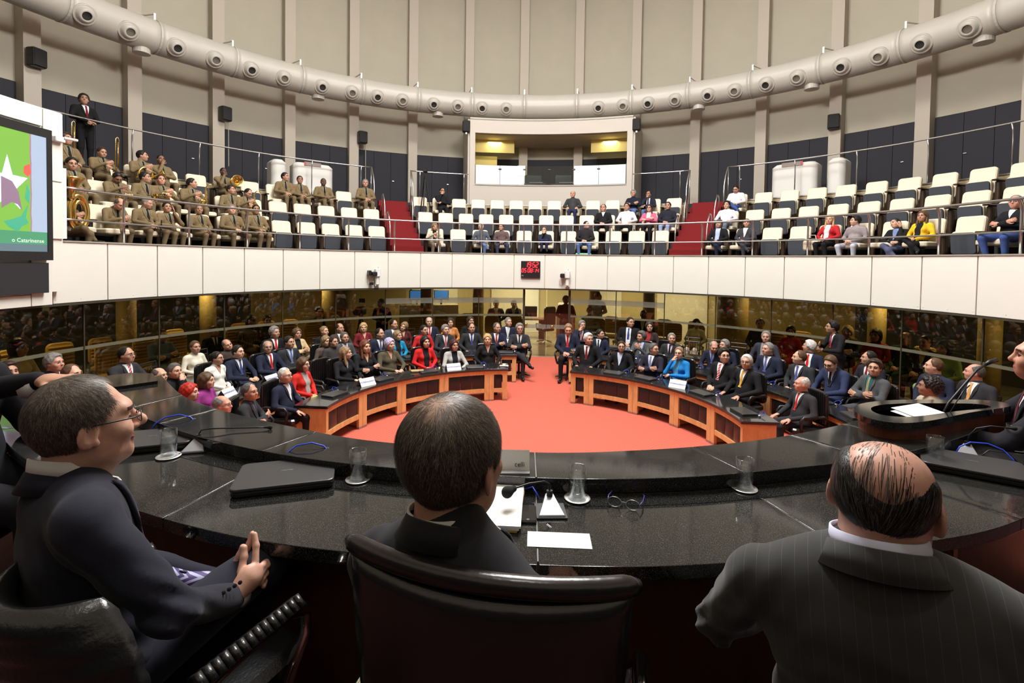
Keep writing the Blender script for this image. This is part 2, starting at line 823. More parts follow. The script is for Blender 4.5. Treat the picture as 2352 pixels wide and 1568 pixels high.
def hair_fn(style, P):
    x, y, z = P[..., 0], P[..., 1], P[..., 2]

    def cran(t):
        return ellf(P, (0, -.014, .026), (.078 + t, .097 + t, .098 + t))
    face = ellf(P, (0, .105, -.022), (.066, .080, .120))
    def tap(front, t, wd=.026, low=-.012):
        # hair that thins out to nothing at its edge: temples, sideburns, nape
        yf = front + .30 * np.clip(z - .02, 0, .08) + 3.0 * np.maximum(z - .098, 0)
        zl = np.maximum(low + 1.9 * np.minimum(0, y + .012), -.092)
        ln = np.minimum(yf - y, z - zl)
        te = -.005 + (t + .005) * np.clip(ln / wd, 0, 1)
        return np.maximum(cran(0) - te, -ln * .7)
    if style == 'short':
        return tap(.042, .013) + wob(P, 90, .002)
    if style == 'thick':
        return tap(.046, .024, .03) + wob(P, 70, .005)
    if style == 'reced':
        d = tap(.030, .012) + wob(P, 90, .002)
        return np.maximum(d, -ellf(P, (0, .080, .105), (.060, .062, .055)))
    if style == 'bald':
        d = tap(.030, .011) + wob(P, 90, .002)
        d = np.maximum(d, -ellf(P, (0, .045, .125), (.066, .115, .075)))
        return np.maximum(d, y - .045)
    if style == 'shaved':
        return tap(.042, .004)
    if style == 'mid':
        d = np.maximum(cran(.024) + wob(P, 75, .006), (y * 1.15 - .045 - z) * .6)
        return np.maximum(d, -face)
    if style == 'bob':
        d = smin(np.maximum(cran(.022) + wob(P, 60, .005), (y - .03 - z) * .7), ellf(P, (0, -.03, -.035), (.098, .092, .105)))
        d = np.maximum(d, -face)
        return np.maximum(d, -.125 - z)
    if style == 'long':
        d = np.maximum(cran(.018) + wob(P, 60, .004), (y - .03 - z) * .7)
        d = smin(d, capf(P, (0, -.07, .0), (0, -.085, -.22), .075, .06, (1.15, .6, 1)))
        for s in (-1, 1):
            d = smin(d, capf(P, (s * .078, -.01, .02), (s * .088, .035, -.20), .026, .024))
        return np.maximum(d, -face)
    if style == 'pony':
        d = tap(.044, .012, .026, -.004) + wob(P, 90, .002)
        return smin(d, ellf(P, (0, -.118, .055), (.036, .034, .034)), .012)
    if style == 'curly':
        return tap(.046, .034, .03) + wob(P, 130, .012)
    return cran(.01)


_HAIR = {}


def hair_mesh(style, h=.0085):
    key = (style, h)
    if key not in _HAIR:
        lo, hi = (-.14, -.18, -.34 if style == 'long' else -.16), (.14, .14, .19)
        V, Q = surface_nets(lambda P: hair_fn(style, P), lo, hi, h)
        _HAIR[key] = np_mesh('hair_' + style, V, Q, nslots=1)
    return _HAIR[key]


def hand_sdf(curl=.5, sc=1.0):
    """fingers along +y, palm faces -z, thumb on +x"""
    S = Sdf()
    S.cap((0, -.035, 0), (0, .015, 0), .024, .027, SK_, .02, (1.15, 1, .8))
    S.ell((0, .045, 0), (.039, .050, .015), SK_, .02)
    for x, l, s in ((-.030, .85, -.10), (-.010, 1.0, -.03), (.010, 1.06, .03), (.030, .96, .10)):
        a = (x, .080, 0)
        b = (x + s * .035, .080 + .038 * l, -.014 * curl)
        c1 = (x + s * .05, .080 + (.038 + .026 * (1 - .4 * curl)) * l, -.014 * curl - .024 * curl)
        d1 = (x + s * .055, .080 + (.038 + .042 * (1 - .75 * curl)) * l, -.014 * curl - .044 * curl)
        S.chain([a, b, c1, d1], [.0098, .0090, .0082, .0070], SK_, .006)
    S.chain([(.028, .015, -.004), (.052, .045, -.012), (.058, .072, -.020), (.055, .095, -.026)], [.013, .0115, .010, .008], SK_, .010)
    return S


_HANDS = {}


def hand_mesh(curl, h):
    if (curl, h) not in _HANDS:
        _HANDS[(curl, h)] = sdf_mesh(hand_sdf(curl), h, .01)[:2]
    return _HANDS[(curl, h)]


def basis(d, n):
    """columns: x, y along d, z along n (made square)"""
    y = Vector(d).normalized()
    z = Vector(n)
    z = (z - y * z.dot(y)).normalized()
    x = y.cross(z)
    return np.array(Matrix((x, y, z)).transposed())


# ------------------------------------------------------------------ bodies
ARMS = {  # elbow, wrist, finger direction, back-of-hand direction for the +x arm, then the -x arm
    'lap': (((.265, .00, .745), (.075, .245, .655), (-.85, .5, -.15), (.2, .4, 1)), ((-.265, .00, .745), (-.065, .235, .640), (.85, .5, -.2), (-.2, .4, 1))),
    'cross': (((.255, .09, .765), (-.045, .205, .800), (-.9, .1, .25), (0, 1, .3)), ((-.255, .09, .755), (.045, .225, .760), (.9, .05, .2), (0, 1, .3))),
    'chin': (((.165, .23, .775), (.055, .165, 1.035), (-.4, -.35, .8), (.5, .8, .2)), ((-.255, .07, .745), (.05, .22, .745), (.95, .2, 0), (0, .6, 1))),
    'chinl': (((.255, .07, .745), (-.05, .22, .745), (-.95, .2, 0), (0, .6, 1)), ((-.165, .23, .775), (-.055, .165, 1.035), (.4, -.35, .8), (-.5, .8, .2))),
    'desk': (((.275, .12, .745), (.085, .370, .715), (-.7, .7, -.1), (0, .2, 1)), ((-.275, .12, .745), (-.085, .370, .715), (.7, .7, -.1), (0, .2, 1))),
    'thigh': (((.300, .00, .745), (.160, .290, .650), (-.1, .95, -.25), (.1, .2, 1)), ((-.300, .00, .745), (-.160, .290, .650), (.1, .95, -.25), (-.1, .2, 1))),
    'clasp': (((.215, .21, .755), (.040, .300, .930), (-.55, .2, .75), (.4, .9, 0)), ((-.215, .21, .755), (-.040, .300, .930), (.55, .2, .75), (-.4, .9, 0))),
    'side': (((.290, -.07, .745), (.270, .08, .560), (0, .5, -.8), (1, 0, 0)), ((-.290, -.07, .745), (-.270, .08, .560), (0, .5, -.8), (-1, 0, 0))),
    'cheek': (((.255, .07, .745), (-.02, .24, .700), (-.95, .2, 0), (0, .6, 1)), ((-.205, .20, .765), (-.115, .075, 1.060), (.15, -.1, 1), (-1, .3, 0))),
}
ARMS['play'] = (((.270, .12, .760), (.075, .270, .860), (-.6, .5, .3), (0, 1, .4)), ((-.270, .10, .750), (-.060, .280, .760), (.7, .5, .2), (0, 1, .4)))
LEGS = {
    'sit': (((.105, .435, .525), (.110, .430, .105)), ((-.105, .435, .525), (-.110, .430, .105))),
    'wide': (((.190, .425, .525), (.150, .420, .105)), ((-.190, .425, .525), (-.150, .420, .105))),
    'legx': (((.030, .440, .630), (-.230, .500, .400)), ((-.090, .435, .525), (-.080, .400, .105))),
    'tuck': (((.105, .405, .525), (.110, .300, .105)), ((-.105, .405, .525), (-.110, .300, .105))),
    'widetuck': (((.190, .395, .525), (.150, .295, .105)), ((-.190, .395, .525), (-.150, .295, .105))),
    'legxtuck': (((.030, .410, .630), (-.200, .380, .400)), ((-.090, .405, .525), (-.080, .290, .105))),
    'up': (((.080, .300, .800), (.090, .330, .500)), ((-.080, .300, .800), (-.090, .330, .500))),
}


def body_sdf(arms, legs, fem, w, lean, stand, sleeve=J_, drop=0.0):
    S, T = Sdf(), Sdf()
    dz = .42 if stand else 0.0
    cl, sl = math.cos(lean), math.sin(lean)

    def U(p):
        y, z = p[1], p[2] - .55
        return (p[0], y * cl + z * sl, .55 - y * sl + z * cl + dz)
    sw = .145 * w if fem else .162 * w
    S.ell(U((0, .0, .565)), (.172 * w, .148, .12), T_, .05)
    for t in (S, T):
        t.ell(U((0, .005, .68)), (.152 * w if fem else .165 * w, .128 * (.5 + .5 * w), .17), J_, .05)
        t.ell(U((0, -.03, .865)), (.162 * w if fem else .182 * w, .112 * (.5 + .5 * w), .20), J_, .06)
        for s in (-1, 1):
            t.cap(U((0, -.045, .985)), U((s * sw, -.045, .985 - drop)), .064, .064, J_, .05)
        t.cap(U((0, -.045, 1.00)), U((0, -.030, 1.070)), .066, .056, J_, .05)
        if fem:
            for s in (-1, 1):
                t.ell(U((s * .068, .060, .860)), (.066, .058, .064), J_, .04)
    sx = sw + .030
    hands = []
    for s, (el, wr, fd, bn) in zip((1, -1), ARMS[arms]):
        sh = U((s * sx, -.045, .965 - drop))
        wf = .9 if fem else 1.0
        e, r = U((el[0] * (.5 + .5 * w), el[1], el[2])), U(wr)
        S.chain([sh, e], [.064 * wf, .052 * wf], sleeve, .035)
        S.chain([e, r], [.051 * wf, .037 * wf], sleeve, .02)
        hands.append((r, fd, bn, s))
    if stand:
        for s in (-1, 1):
            S.chain([(s * .088, .0, .95), (s * .098, .02, .50), (s * .105, -.01, .10)], [.098, .068, .050], T_, .03)
            S.cap((s * .105, -.02, .048), (s * .125, .14, .040), .046, .040, SH_, .02)
    else:
        for s, (kn, an) in zip((1, -1), LEGS[legs]):
            S.chain([(s * .088, .03, .545), kn], [.092, .066], T_, .04)
            S.chain([kn, an], [.064, .046], T_, .02)
            if legs.startswith('legx') and s == 1:
                S.cap((an[0] - .02, an[1] + .02, an[2] - .04), (an[0] - .08, an[1] + .14, an[2] - .05), .042, .036, SH_, .02)
            else:
                S.cap((an[0], an[1] - .02, an[2] - .055), (an[0] + s * .015, an[1] + .14, an[2] - .062), .044, .038, SH_, .02)
    head = U((0, .0, 1.182))
    return S, T, hands, head, U


def rot_head(yaw, pitch, roll=0.0):
    return np.array((Matrix.Rotation(yaw, 3, 'Z') @ Matrix.Rotation(pitch, 3, 'X') @ Matrix.Rotation(roll, 3, 'Y')))


def front_patch(T, xs_of, zs, nx, U0, off, xf=None):
    """grid of points laid on the chest of torso T; xs_of(t) gives half width at row t"""
    pts = []
    ys = np.linspace(.34, -.14, 121).astype(np.float32)
    for i, z in enumerate(zs):
        hw = xs_of(i / (len(zs) - 1))
        for j in range(nx):
            pts.append((hw * (2 * j / (nx - 1) - 1) if xf is None else xf(i / (len(zs) - 1), j / (nx - 1)), z))
    pts = np.array(pts, np.float32)
    P = np.zeros((len(pts), len(ys), 3), np.float32)
    P[..., 0] = pts[:, None, 0]
    P[..., 2] = pts[:, None, 1]
    P[..., 1] = ys[None]
    D = T.d(P) < 0
    k = D.argmax(1)
    y = ys[k]
    y[~D.any(1)] = -.02
    V = np.stack([pts[:, 0], y + off, pts[:, 1]], 1)
    Q = [(i * nx + j, (i + 1) * nx + j, (i + 1) * nx + j + 1, i * nx + j + 1) for i in range(len(zs) - 1) for j in range(nx - 1)]
    # give the patch a thickness
    n = len(V)
    V2 = V - np.array([0, .012, 0])
    R = [i * nx for i in range(len(zs))]
    E = [i * nx + nx - 1 for i in range(len(zs))]
    Q2 = [tuple(n + q for q in f[::-1]) for f in Q]
    side = []
    for L in (R, E):
        for a, b in zip(L[:-1], L[1:]):
            side.append((a, b, n + b, n + a))
    for j in range(nx - 1):
        side.append((j, j + 1, n + j + 1, n + j))
        b = (len(zs) - 1) * nx
        side.append((b + j, b + j + 1, n + b + j + 1, n + b + j))
    return np.concatenate([V, V2]), np.array(Q + Q2 + side)


_BODY, _PATCH = {}, {}


def body_mesh(arms, legs, fem, w, lean, stand, yaw, pitch, roll, short, h=.021, hh=.0085):
    key = (arms, legs, fem, w, lean, stand, yaw, pitch, roll, short, h)
    if key in _BODY:
        return _BODY[key]
    bk = key[:6] + (short, h)
    if bk not in _PATCH:
        S, T, hands, head, U = body_sdf(arms, legs, fem, w, lean, stand)
        V, Q, m = sdf_mesh(S, h, .04)
        if short == 'skirt':
            c = V[Q].mean(1)
            m[(m == T_) & (c[:, 2] < .44)] = SK_
        vs, qs, ms, k = [V], [Q], [m], len(V)
        for r, fd, bn, s in hands:
            HV, HQ = hand_mesh(.55, hh)
            HV = HV * np.array([s, 1, 1])
            if s < 0:
                HQ = HQ[:, ::-1]
            HV = HV @ basis(fd, bn).T * (.92 if fem else 1.0) + np.array(r) + np.array(Vector(fd).normalized()) * .022
            vs.append(HV)
            qs.append(HQ + k)
            ms.append(np.full(len(HQ), SK_))
            k += len(HV)
        _PATCH[bk] = (np.concatenate(vs), np.concatenate(qs), np.concatenate(ms), T, head, U)
    V, Q, m, T, head, U = _PATCH[bk]
    HV, HQ, hm = head_mesh(fem, 1.0 if w < 1.12 else 1.07, hh)
    R = rot_head(yaw, pitch, roll)
    piv = np.array([0, -.035, -.13])
    HV = ((HV - piv) * 1.06) @ R.T + piv + np.array(head)
    me = np_mesh('person', np.concatenate([V, HV]), np.concatenate([Q, HQ + len(V)]), np.concatenate([m, hm]), nslots=8)
    HM = Matrix.Translation(Vector(head)) @ Matrix.Translation(Vector(piv)) @ Matrix(R).to_4x4() @ Matrix.Scale(1.06, 4) @ Matrix.Translation(-Vector(piv))
    _BODY[key] = (me, T, Vector(head), HM, U, bk)
    return _BODY[key]


_PM = {}


def patch_mesh(bk, kind, T, U):
    key = (bk, kind)
    if key in _PM:
        return _PM[key]
    z1 = U((0, 0, 1.058))[2]
    if kind == 'shirt':
        z0 = U((0, 0, .77))[2]
        V, Q = front_patch(T, lambda t: .070 * (1 - t) ** .8 + .002, np.linspace(z1, z0, 12), 7, U, .006)
    elif kind == 'open':
        z0 = U((0, 0, .64))[2]
        V, Q = front_patch(T, lambda t: .070 - .015 * t, np.linspace(z1, z0, 12), 7, U, .006)
    elif kind == 'vneck':
        z0 = U((0, 0, .90))[2]
        V, Q = front_patch(T, lambda t: .062 * (1 - t) + .002, np.linspace(z1 + .005, z0, 9), 7, U, .005)
    elif kind.startswith('lapel'):
        sg = 1 if kind[-1] == 'r' else -1
        z0 = U((0, 0, .77))[2]
        V, Q = front_patch(T, lambda t: 1.0, np.linspace(z1 - .015, z0, 10), 4, U, .012,
                           lambda t, u: sg * (.066 * (1 - t) ** .8 + .004 + u * (.016 + .10 * t if t < .3 else .048 * (1 - t) + .012)))
    elif kind.startswith('pocket'):
        sg = 1 if kind[-1] == 'r' else -1
        zc = U((0, 0, .865))[2]
        V, Q = front_patch(T, lambda t: 1.0, np.linspace(zc, zc - .04, 3), 4, U, .009, lambda t, u: sg * (.055 + .075 * u))
    else:
        z0 = U((0, 0, .76))[2]
        V, Q = front_patch(T, lambda t: .014 + .018 * t if t > .1 else .020, np.linspace(z1 - .012, z0, 11), 3, U, .011)
    if kind in ('shirt', 'open'):
        n, rv, rq = 20, [], []
        for i in range(n + 1):
            a = math.radians(90 + 12 + 336 * i / n)
            for dr, z in ((.004, 1.030), (0, 1.082), (-.005, 1.082), (-.002, 1.030)):
                fr = (1 + math.sin(a)) / 2
                rv.append(U(((.063 + dr) * math.cos(a), -.030 + (.066 + dr) * math.sin(a), z - .022 * fr)))
        for i in range(n):
            for k in range(4):
                rq.append((4 * i + k, 4 * i + (k + 1) % 4, 4 * i + 4 + (k + 1) % 4, 4 * i + 4 + k))
        Q = np.concatenate([Q, np.array(rq) + len(V)])
        V = np.concatenate([V, np.array(rv)])
    me = np_mesh(kind, V, Q, nslots=1, smooth=(kind in ('shirt', 'open', 'vneck')))
    _PM[key] = me
    return me


def child(name, me, m, parent, mtx=None):
    o = bpy.data.objects.new(name, me)
    COL.objects.link(o)
    o.parent = parent
    if mtx is not None:
        o.matrix_local = mtx
    if not len(me.materials):
        me.materials.append(None)
    o.material_slots[0].link = 'OBJECT'
    o.material_slots[0].material = m
    return o


def cloth(c):
    k = 'cloth_%03d_%03d_%03d' % tuple(int(round(x * 999)) for x in c)
    return mat(k, c, 0.85, noise=0.10, nscale=14, bump=0.35, bscale=9, spec=0.2)


def skin(c):
    k = 'skin_%03d_%03d_%03d' % tuple(int(round(x * 999)) for x in c)
    return mat(k, c, 0.48, noise=0.06, nscale=25, spec=0.4)


def hairm(c):
    k = 'hair_%03d_%03d_%03d' % tuple(int(round(x * 999)) for x in c)
    return mat(k, c, 0.5, noise=0.35, nscale=45, bump=0.22, bscale=70, spec=0.35)


M_EYE = mat('eye_dark', (0.03, 0.022, 0.018), 0.25)
M_SHOE = mat('shoe_black', (0.010, 0.009, 0.009), 0.25)
_GL = None


def glasses_mesh():
    global _GL
    if _GL is None:
        b = MB()
        for s in (-1, 1):
            b.tube([(s * .032 + .021 * math.cos(t), .104, .010 + .015 * math.sin(t)) for t in np.linspace(0, 2 * PI, 13)[:-1]], .0022, 4, closed=True)
            b.tube([(s * .053, .103, .014), (s * .080, .080, .016), (s * .084, -.005, .016)], .0022, 4)
        b.tube([(-.011, .106, .012), (.011, .106, .012)], .0022, 4)
        _GL = b.mesh('eyeglasses')
    return _GL


SKIN = {'f': (.62, .36, .25), 'm': (.50, .27, .18), 't': (.38, .20, .12), 'd': (.13, .065, .040), 'r': (.62, .31, .22), 'k': (.26, .135, .08)}
HAIRC = {'k': (.010, .008, .007), 'b': (.035, .020, .012), 'n': (.10, .055, .028), 'a': (.14, .045, .020), 'y': (.48, .32, .14), 'h': (.26, .165, .085),
         'g': (.22, .21, .20), 'w': (.58, .57, .55), 'r': (.42, .022, .012), 'l': (.40, .37, .55), 's': (.10, .095, .09), 'm': (.06, .014, .014)}


def person(label, group, pos, floor, rotz, arms='lap', legs='sit', fem=False, w=1.0, lean=0.0, yaw=0.0, pitch=0.0, roll=0.0,
           hair='short', hc='b', sk='m', top=(.02, .02, .025), bottom=None, shirt=None, tie=None, vtype=None, specs=False, stand=False,
           skirt=False, shoe=None, badge=None, fine=False):
    """pos is where the head is; the body hangs below it"""
    q = lambda a: round(a / .12) * .12
    me, T, head, HM, U, bk = body_mesh(arms, legs, fem, w, lean, stand, q(yaw), q(pitch), q(roll), 'skirt' if skirt else '', *((.011, .0048) if fine else ()))
    o = bpy.data.objects.new('person', me)
    COL.objects.link(o)
    ref = 1.602 if stand else 1.182
    s = min(1.12, max(.86, (pos[2] - floor) / ref))
    o.scale = (s, s, s)
    R = Matrix.Rotation(rotz, 3, 'Z')
    o.location = Vector(pos) - R @ (head * s)
    o.rotation_euler = (0, 0, rotz)
    skc = skin(SKIN[sk])
    lips = skin(tuple(a * b for a, b in zip(SKIN[sk], (.80, .52, .52)))) if not fem else skin((.42, .10, .09))
    ms = [cloth(top), cloth(bottom or top), shoe or M_SHOE, skc, M_EYE, lips, hairm(HAIRC[hc] if hc != 'w' else HAIRC['g']), cloth(top)]
    for i, m in enumerate(ms):
        o.material_slots[i].link = 'OBJECT'
        o.material_slots[i].material = m
    if hair:
        child('hair', hair_mesh(hair, .005 if fine else .0085), hairm(HAIRC[hc]), o, HM)
    if shirt is not None:
        child('shirt', patch_mesh(bk, vtype or 'shirt', T, U), skc if shirt == 'skin' else cloth(shirt), o)
    if shirt is not None and vtype is None and not fem:
        lc = cloth(tuple(min(1, x * 1.12) for x in top))
        for k in 'lr':
            child('lapel', patch_mesh(bk, 'lapel_' + k, T, U), lc, o)
            if badge is not None:
                child('pocket_flap', patch_mesh(bk, 'pocket_' + k, T, U), lc, o)
    if tie is not None:
        child('tie', patch_mesh(bk, 'tie', T, U), tie if not isinstance(tie, tuple) else cloth(tie), o)
    if specs:
        child('eyeglasses', glasses_mesh(), M_BLACK, o, HM)
    if badge is not None:
        e = U((-.205, .0, .90))
        child('arm_badge', badge, M_BADGE, o, Matrix.Translation((e[0] - .035, e[1] + .01, e[2])) @ Matrix.Rotation(.35, 4, 'Z'))
    return tag(o, label, 'person', group)
NOZZLES = [(-75.5, -0.52), (-68.3, -0.52), (-63.7, -0.52), (-58.2, -0.52), (-53.3, -0.52), (-48.4, -0.52), (-43.6, -0.52), (-37.7, -0.52), (-32.8, -0.52), (-28.5, -0.52), (-24.1, -0.52), (-18.5, -0.52), (-14.1, -0.52), (-9.6, -0.52), (-5.1, -0.52), (12.0, -0.52), (16.4, -0.52), (20.8, -0.52), (25.4, -0.52), (30.8, -0.52), (35.0, -0.52), (39.7, -0.52), (44.1, -0.52), (49.9, -0.52), (54.4, -0.52), (59.1, -0.52), (63.9, -0.52), (72.0, -0.52)]
SITTERS = [(3, -73.8), (2, -76.5), (3, -70.1), (2, -71.5), (3, -65.5), (3, -63.1), (2, -68.0), (2, -65.8), (2, -61.8), (3, -54.8), (2, -56.1), (2, -53.7), (1, -75.1), (1, -71.5), (1, -68.4), (1, -63.7), (1, -58.7), (1, -54.7), (1, -81.2), (3, -45.6), (3, -43.1), (3, -39.2), (3, -31.9), (3, -17.6), (1, -20.8), (1, -10.8), (1, -6.4), (1, 2.8), (3, 8.0), (1, 11.5), (2, 14.5), (2, 19.1), (3, 19.5), (3, 22.3), (2, 23.4), (2, 26.9), (1, 37.9), (3, 37.4), (2, 37.4), (1, 42.8), (1, 56.3), (1, 60.2), (1, 65.9), (1, 69.0), (1, 79.4)]
# ------------------------------------------------------------------ the hall
M_WALL = mat('wall_plaster', (0.455, 0.42, 0.335), 0.85, noise=0.02, nscale=1.5, spec=0.2)
M_PILASTER = mat('pilaster_plaster', (0.50, 0.445, 0.375), 0.85, spec=0.2)
M_GREYPANEL = mat('grey_panel', (0.042, 0.042, 0.049), 0.9, noise=0.08, nscale=90, spec=0.15)
M_FASCIA = mat('fascia_laminate', (0.79, 0.785, 0.72), 0.32, noise=0.015, nscale=2)
M_JOINT = mat('joint_backing', (0.60, 0.53, 0.42), 0.8)  # tan backing that shows in the fascia joints
M_TIERWOOD = mat('tier_board', (0.42, 0.33, 0.20), 0.6)
M_TIERDARK = mat('tier_carpet', (0.045, 0.042, 0.042), 0.95)
M_REDCARPET = carpet('red_carpet', (0.74, 0.165, 0.115), (0.61, 0.13, 0.09), 28.0)
M_STAIRRED = mat('stair_carpet', (0.21, 0.010, 0.013), 0.95, noise=0.2, nscale=160)
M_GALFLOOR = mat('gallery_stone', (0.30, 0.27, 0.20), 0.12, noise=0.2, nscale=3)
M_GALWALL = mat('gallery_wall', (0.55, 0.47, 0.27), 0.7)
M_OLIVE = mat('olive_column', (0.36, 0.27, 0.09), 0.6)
M_DIMWALL = mat('dim_side_wall', (0.04, 0.037, 0.03), 0.8)  # dimness of the gallery sides put into the wall colour

R_WALL = 13.3
CEIL = 16.5

fl = MB()
fl.lathe([(0.01, -0.12), (7.86, -0.12), (7.86, 0.0), (0.01, 0.0)], n=96)
struct(fl.build('floor', M_REDCARPET), 'red woven carpet covering the round chamber floor', 'floor')
gf = MB()
gf.arc(7.86, 13.2, -125, 125, -0.12, -0.004, 125)
struct(gf.build('floor_gallery', M_GALFLOOR), 'polished stone floor behind the glass wall', 'floor')

# outer cylinder: upper plaster wall with pilasters and grey panels
wl = structure('wall_back', 'curved beige plaster wall with pilasters and grey lower panels', 'wall')
b = MB()
b.arc(R_WALL, R_WALL + .25, -180, 180, 7.06, CEIL, 180)
b.build('plaster', M_WALL, wl)
b = MB()
b.arc(R_WALL + .05, R_WALL + .25, -180, 180, 0, 7.06, 180)
b.build('lower_wall', M_GREYPANEL, wl)
PIL = [-69.7 + 9.715 * i for i in range(-6, 21)]
pm = None
for a in PIL:
    if pm is None:
        q = MB()
        q.box((0, -.02, (CEIL + 4.8) / 2), (.34, .70, CEIL - 4.8))
        pm = q.build('pilaster', M_PILASTER, wl)
        po = pm
    else:
        po = pm.copy()
        COL.objects.link(po)
    po.location = pol(R_WALL, a)
    po.rotation_euler = (0, 0, -math.radians(a))
# grey doors / acoustic panels in every bay, three leaves each
pan = None
for i, a in enumerate(PIL[:-1]):
    wdt = 9.715 - 2 * math.degrees(.17 / R_WALL)
    for k in range(3):
        ac = a + 9.715 / 2 + (k - 1) * wdt / 3
        if pan is None:
            q = MB()
            lw = R_WALL * math.radians(wdt) / 3 - .012
            q.box((0, 0, (4.88 + 7.045) / 2), (lw, .06, 7.045 - 4.88))
            pan = q.build('panel', M_GREYPANEL, wl)
            o = pan
        else:
            o = pan.copy()
            COL.objects.link(o)
        o.location = pol(R_WALL, ac)
        o.rotation_euler = (0, 0, -math.radians(ac))
# small door pulls on the panels
hm = None
for a in (-24.2, -14.9, -53, -43.6, 34.2, 44, 54.2, 60.3):
    if hm is None:
        q = MB()
        q.box((0, -.045, 5.95), (.07, .03, .02))
        hm = q.build('door_handle', M_STEEL, wl)
        o = hm
    else:
        o = hm.copy()
        COL.objects.link(o)
    o.location = pol(R_WALL, a)
    o.rotation_euler = (0, 0, -math.radians(a))

ce = MB()
ce.lathe([(0.01, CEIL), (R_WALL + .3, CEIL), (R_WALL + .3, CEIL + .2), (0.01, CEIL + .2)], n=72)
struct(ce.build('ceiling', mat('ceiling_paint', (0.62, 0.57, 0.48), 0.9)), 'plain pale ceiling high above the hall', 'ceiling')

# ------------------------------------------------------------------ balcony
F1, F2, F3, FW = 2.92, 3.50, 4.09, 4.87
ST_L, ST_R, ST_W = -26.4, 32.1, 3.55     # stair bearings and half width in degrees at the front
tier = structure('floor_balcony', 'stepped balcony floor carrying three rows of seats', 'balcony')
for a0, a1 in ((-112, ST_L - ST_W), (ST_L + ST_W, ST_R - ST_W), (ST_R + ST_W, 112)):
    for r0, r1, z in ((7.80, 8.72, F1), (8.72, 9.62, F2), (9.62, 10.74, F3)):
        q = MB()
        q.arc(r0, r1, a0, a1, 2.45, z)
        q.build('tier', M_TIERDARK, tier)
    q = MB()
    q.arc(10.68, 10.80, a0, a1, F3 - .1, FW + .0)
    q.build('riser_board', M_TIERWOOD, tier)
    q = MB()
    q.arc(10.66, 10.82, a0, a1, FW + .0, FW + .03)
    q.build('edge_strip', M_STEEL, tier)
q = MB()
q.arc(10.74, R_WALL, -112, 112, 4.6, FW)
q.build('walkway', M_TIERDARK, tier)
q = MB()
q.arc(7.95, R_WALL, -112, 112, 2.42, 2.5)
q.build('soffit', mat('soffit_paint', (0.42, 0.38, 0.28), 0.8), tier)
for nm, sb in (('stairs', ST_L), ('stairs', ST_R)):
    st = thing('carpeted_stairs', 'red carpeted balcony steps left of the middle seats' if sb < 0 else 'red carpeted balcony steps right of the middle seats', 'stairs')
    n = 10
    for k in range(n):
        r0 = 7.86 + (10.86 - 7.86) * k / n
        hw = ST_W * 7.9 / (r0 + .15) * .97
        q = MB()
        q.arc(r0, 10.9, sb - hw, sb + hw, 2.75 + (FW - F1) * k / n, F1 + (FW - F1) * (k + 1) / n, 3)
        q.build('step', M_STAIRRED, st)
    for s in (-1, 1):
        q = MB()
        a = sb + s * (ST_W - .05)
        q.arc(7.86, 10.85, a - .12, a + .12, 2.8, F1 + .04, 1)
        q.build('stringer', M_TIERWOOD, st)

# fascia in front of the balcony
fa = structure('wall_balcony_front', 'cream panelled balcony front running round the hall', 'balcony front')
q = MB()
q.arc(7.73, 7.86, -115, 115, 2.10, 3.10, 115)
q.build('backing', M_JOINT, fa)
dphi = 6.887
P0 = -86.43
mesh0 = None
for i in range(-4, 30):
    a = P0 + dphi * i
    if mesh0 is None:
        q = MB()
        q.arc(7.70, 7.735, .075, dphi - .075, 2.094, 3.10, 4)
        mesh0 = q.build('panel', M_FASCIA, fa, bevel=.004)
        o = mesh0
    else:
        o = mesh0.copy()
        COL.objects.link(o)
    o.rotation_euler = (0, 0, -math.radians(a))
q = MB()
q.arc(7.68, 7.87, -115, 115, 3.10, 3.125, 115)
q.build('cap_strip', mat('cap_metal', (0.55, 0.52, 0.46), 0.35, 0.6), fa)
q = MB()
q.arc(7.71, 7.95, -115, 115, 2.05, 2.094, 115)
q.build('lower_strip', mat('lower_edge', (0.05, 0.045, 0.03), 0.5), fa)
# screw caps on the panels
q = MB()
for i in range(-2, 27):
    for da in (.35, dphi / 2, dphi - .35):
        p = pol(7.697, P0 + dphi * i + da, 2.15)
        q.lathe([(.010, -.004), (.010, .002), (.004, .004)], p, 6, Matrix.Rotation(math.radians(-(P0 + dphi * i + da)), 3, 'Z') @ Matrix.Rotation(PI / 2, 3, 'X'))
o = q.build('screw_cap', M_WHITE, fa)
o['kind'] = 'stuff'

# ------------------------------------------------------------------ railings


def arc_pts(r, a0, a1, z, step=1.5):
    n = max(2, int(abs(a1 - a0) / step))
    return [pol(r, a0 + (a1 - a0) * i / n, z) for i in range(n + 1)]


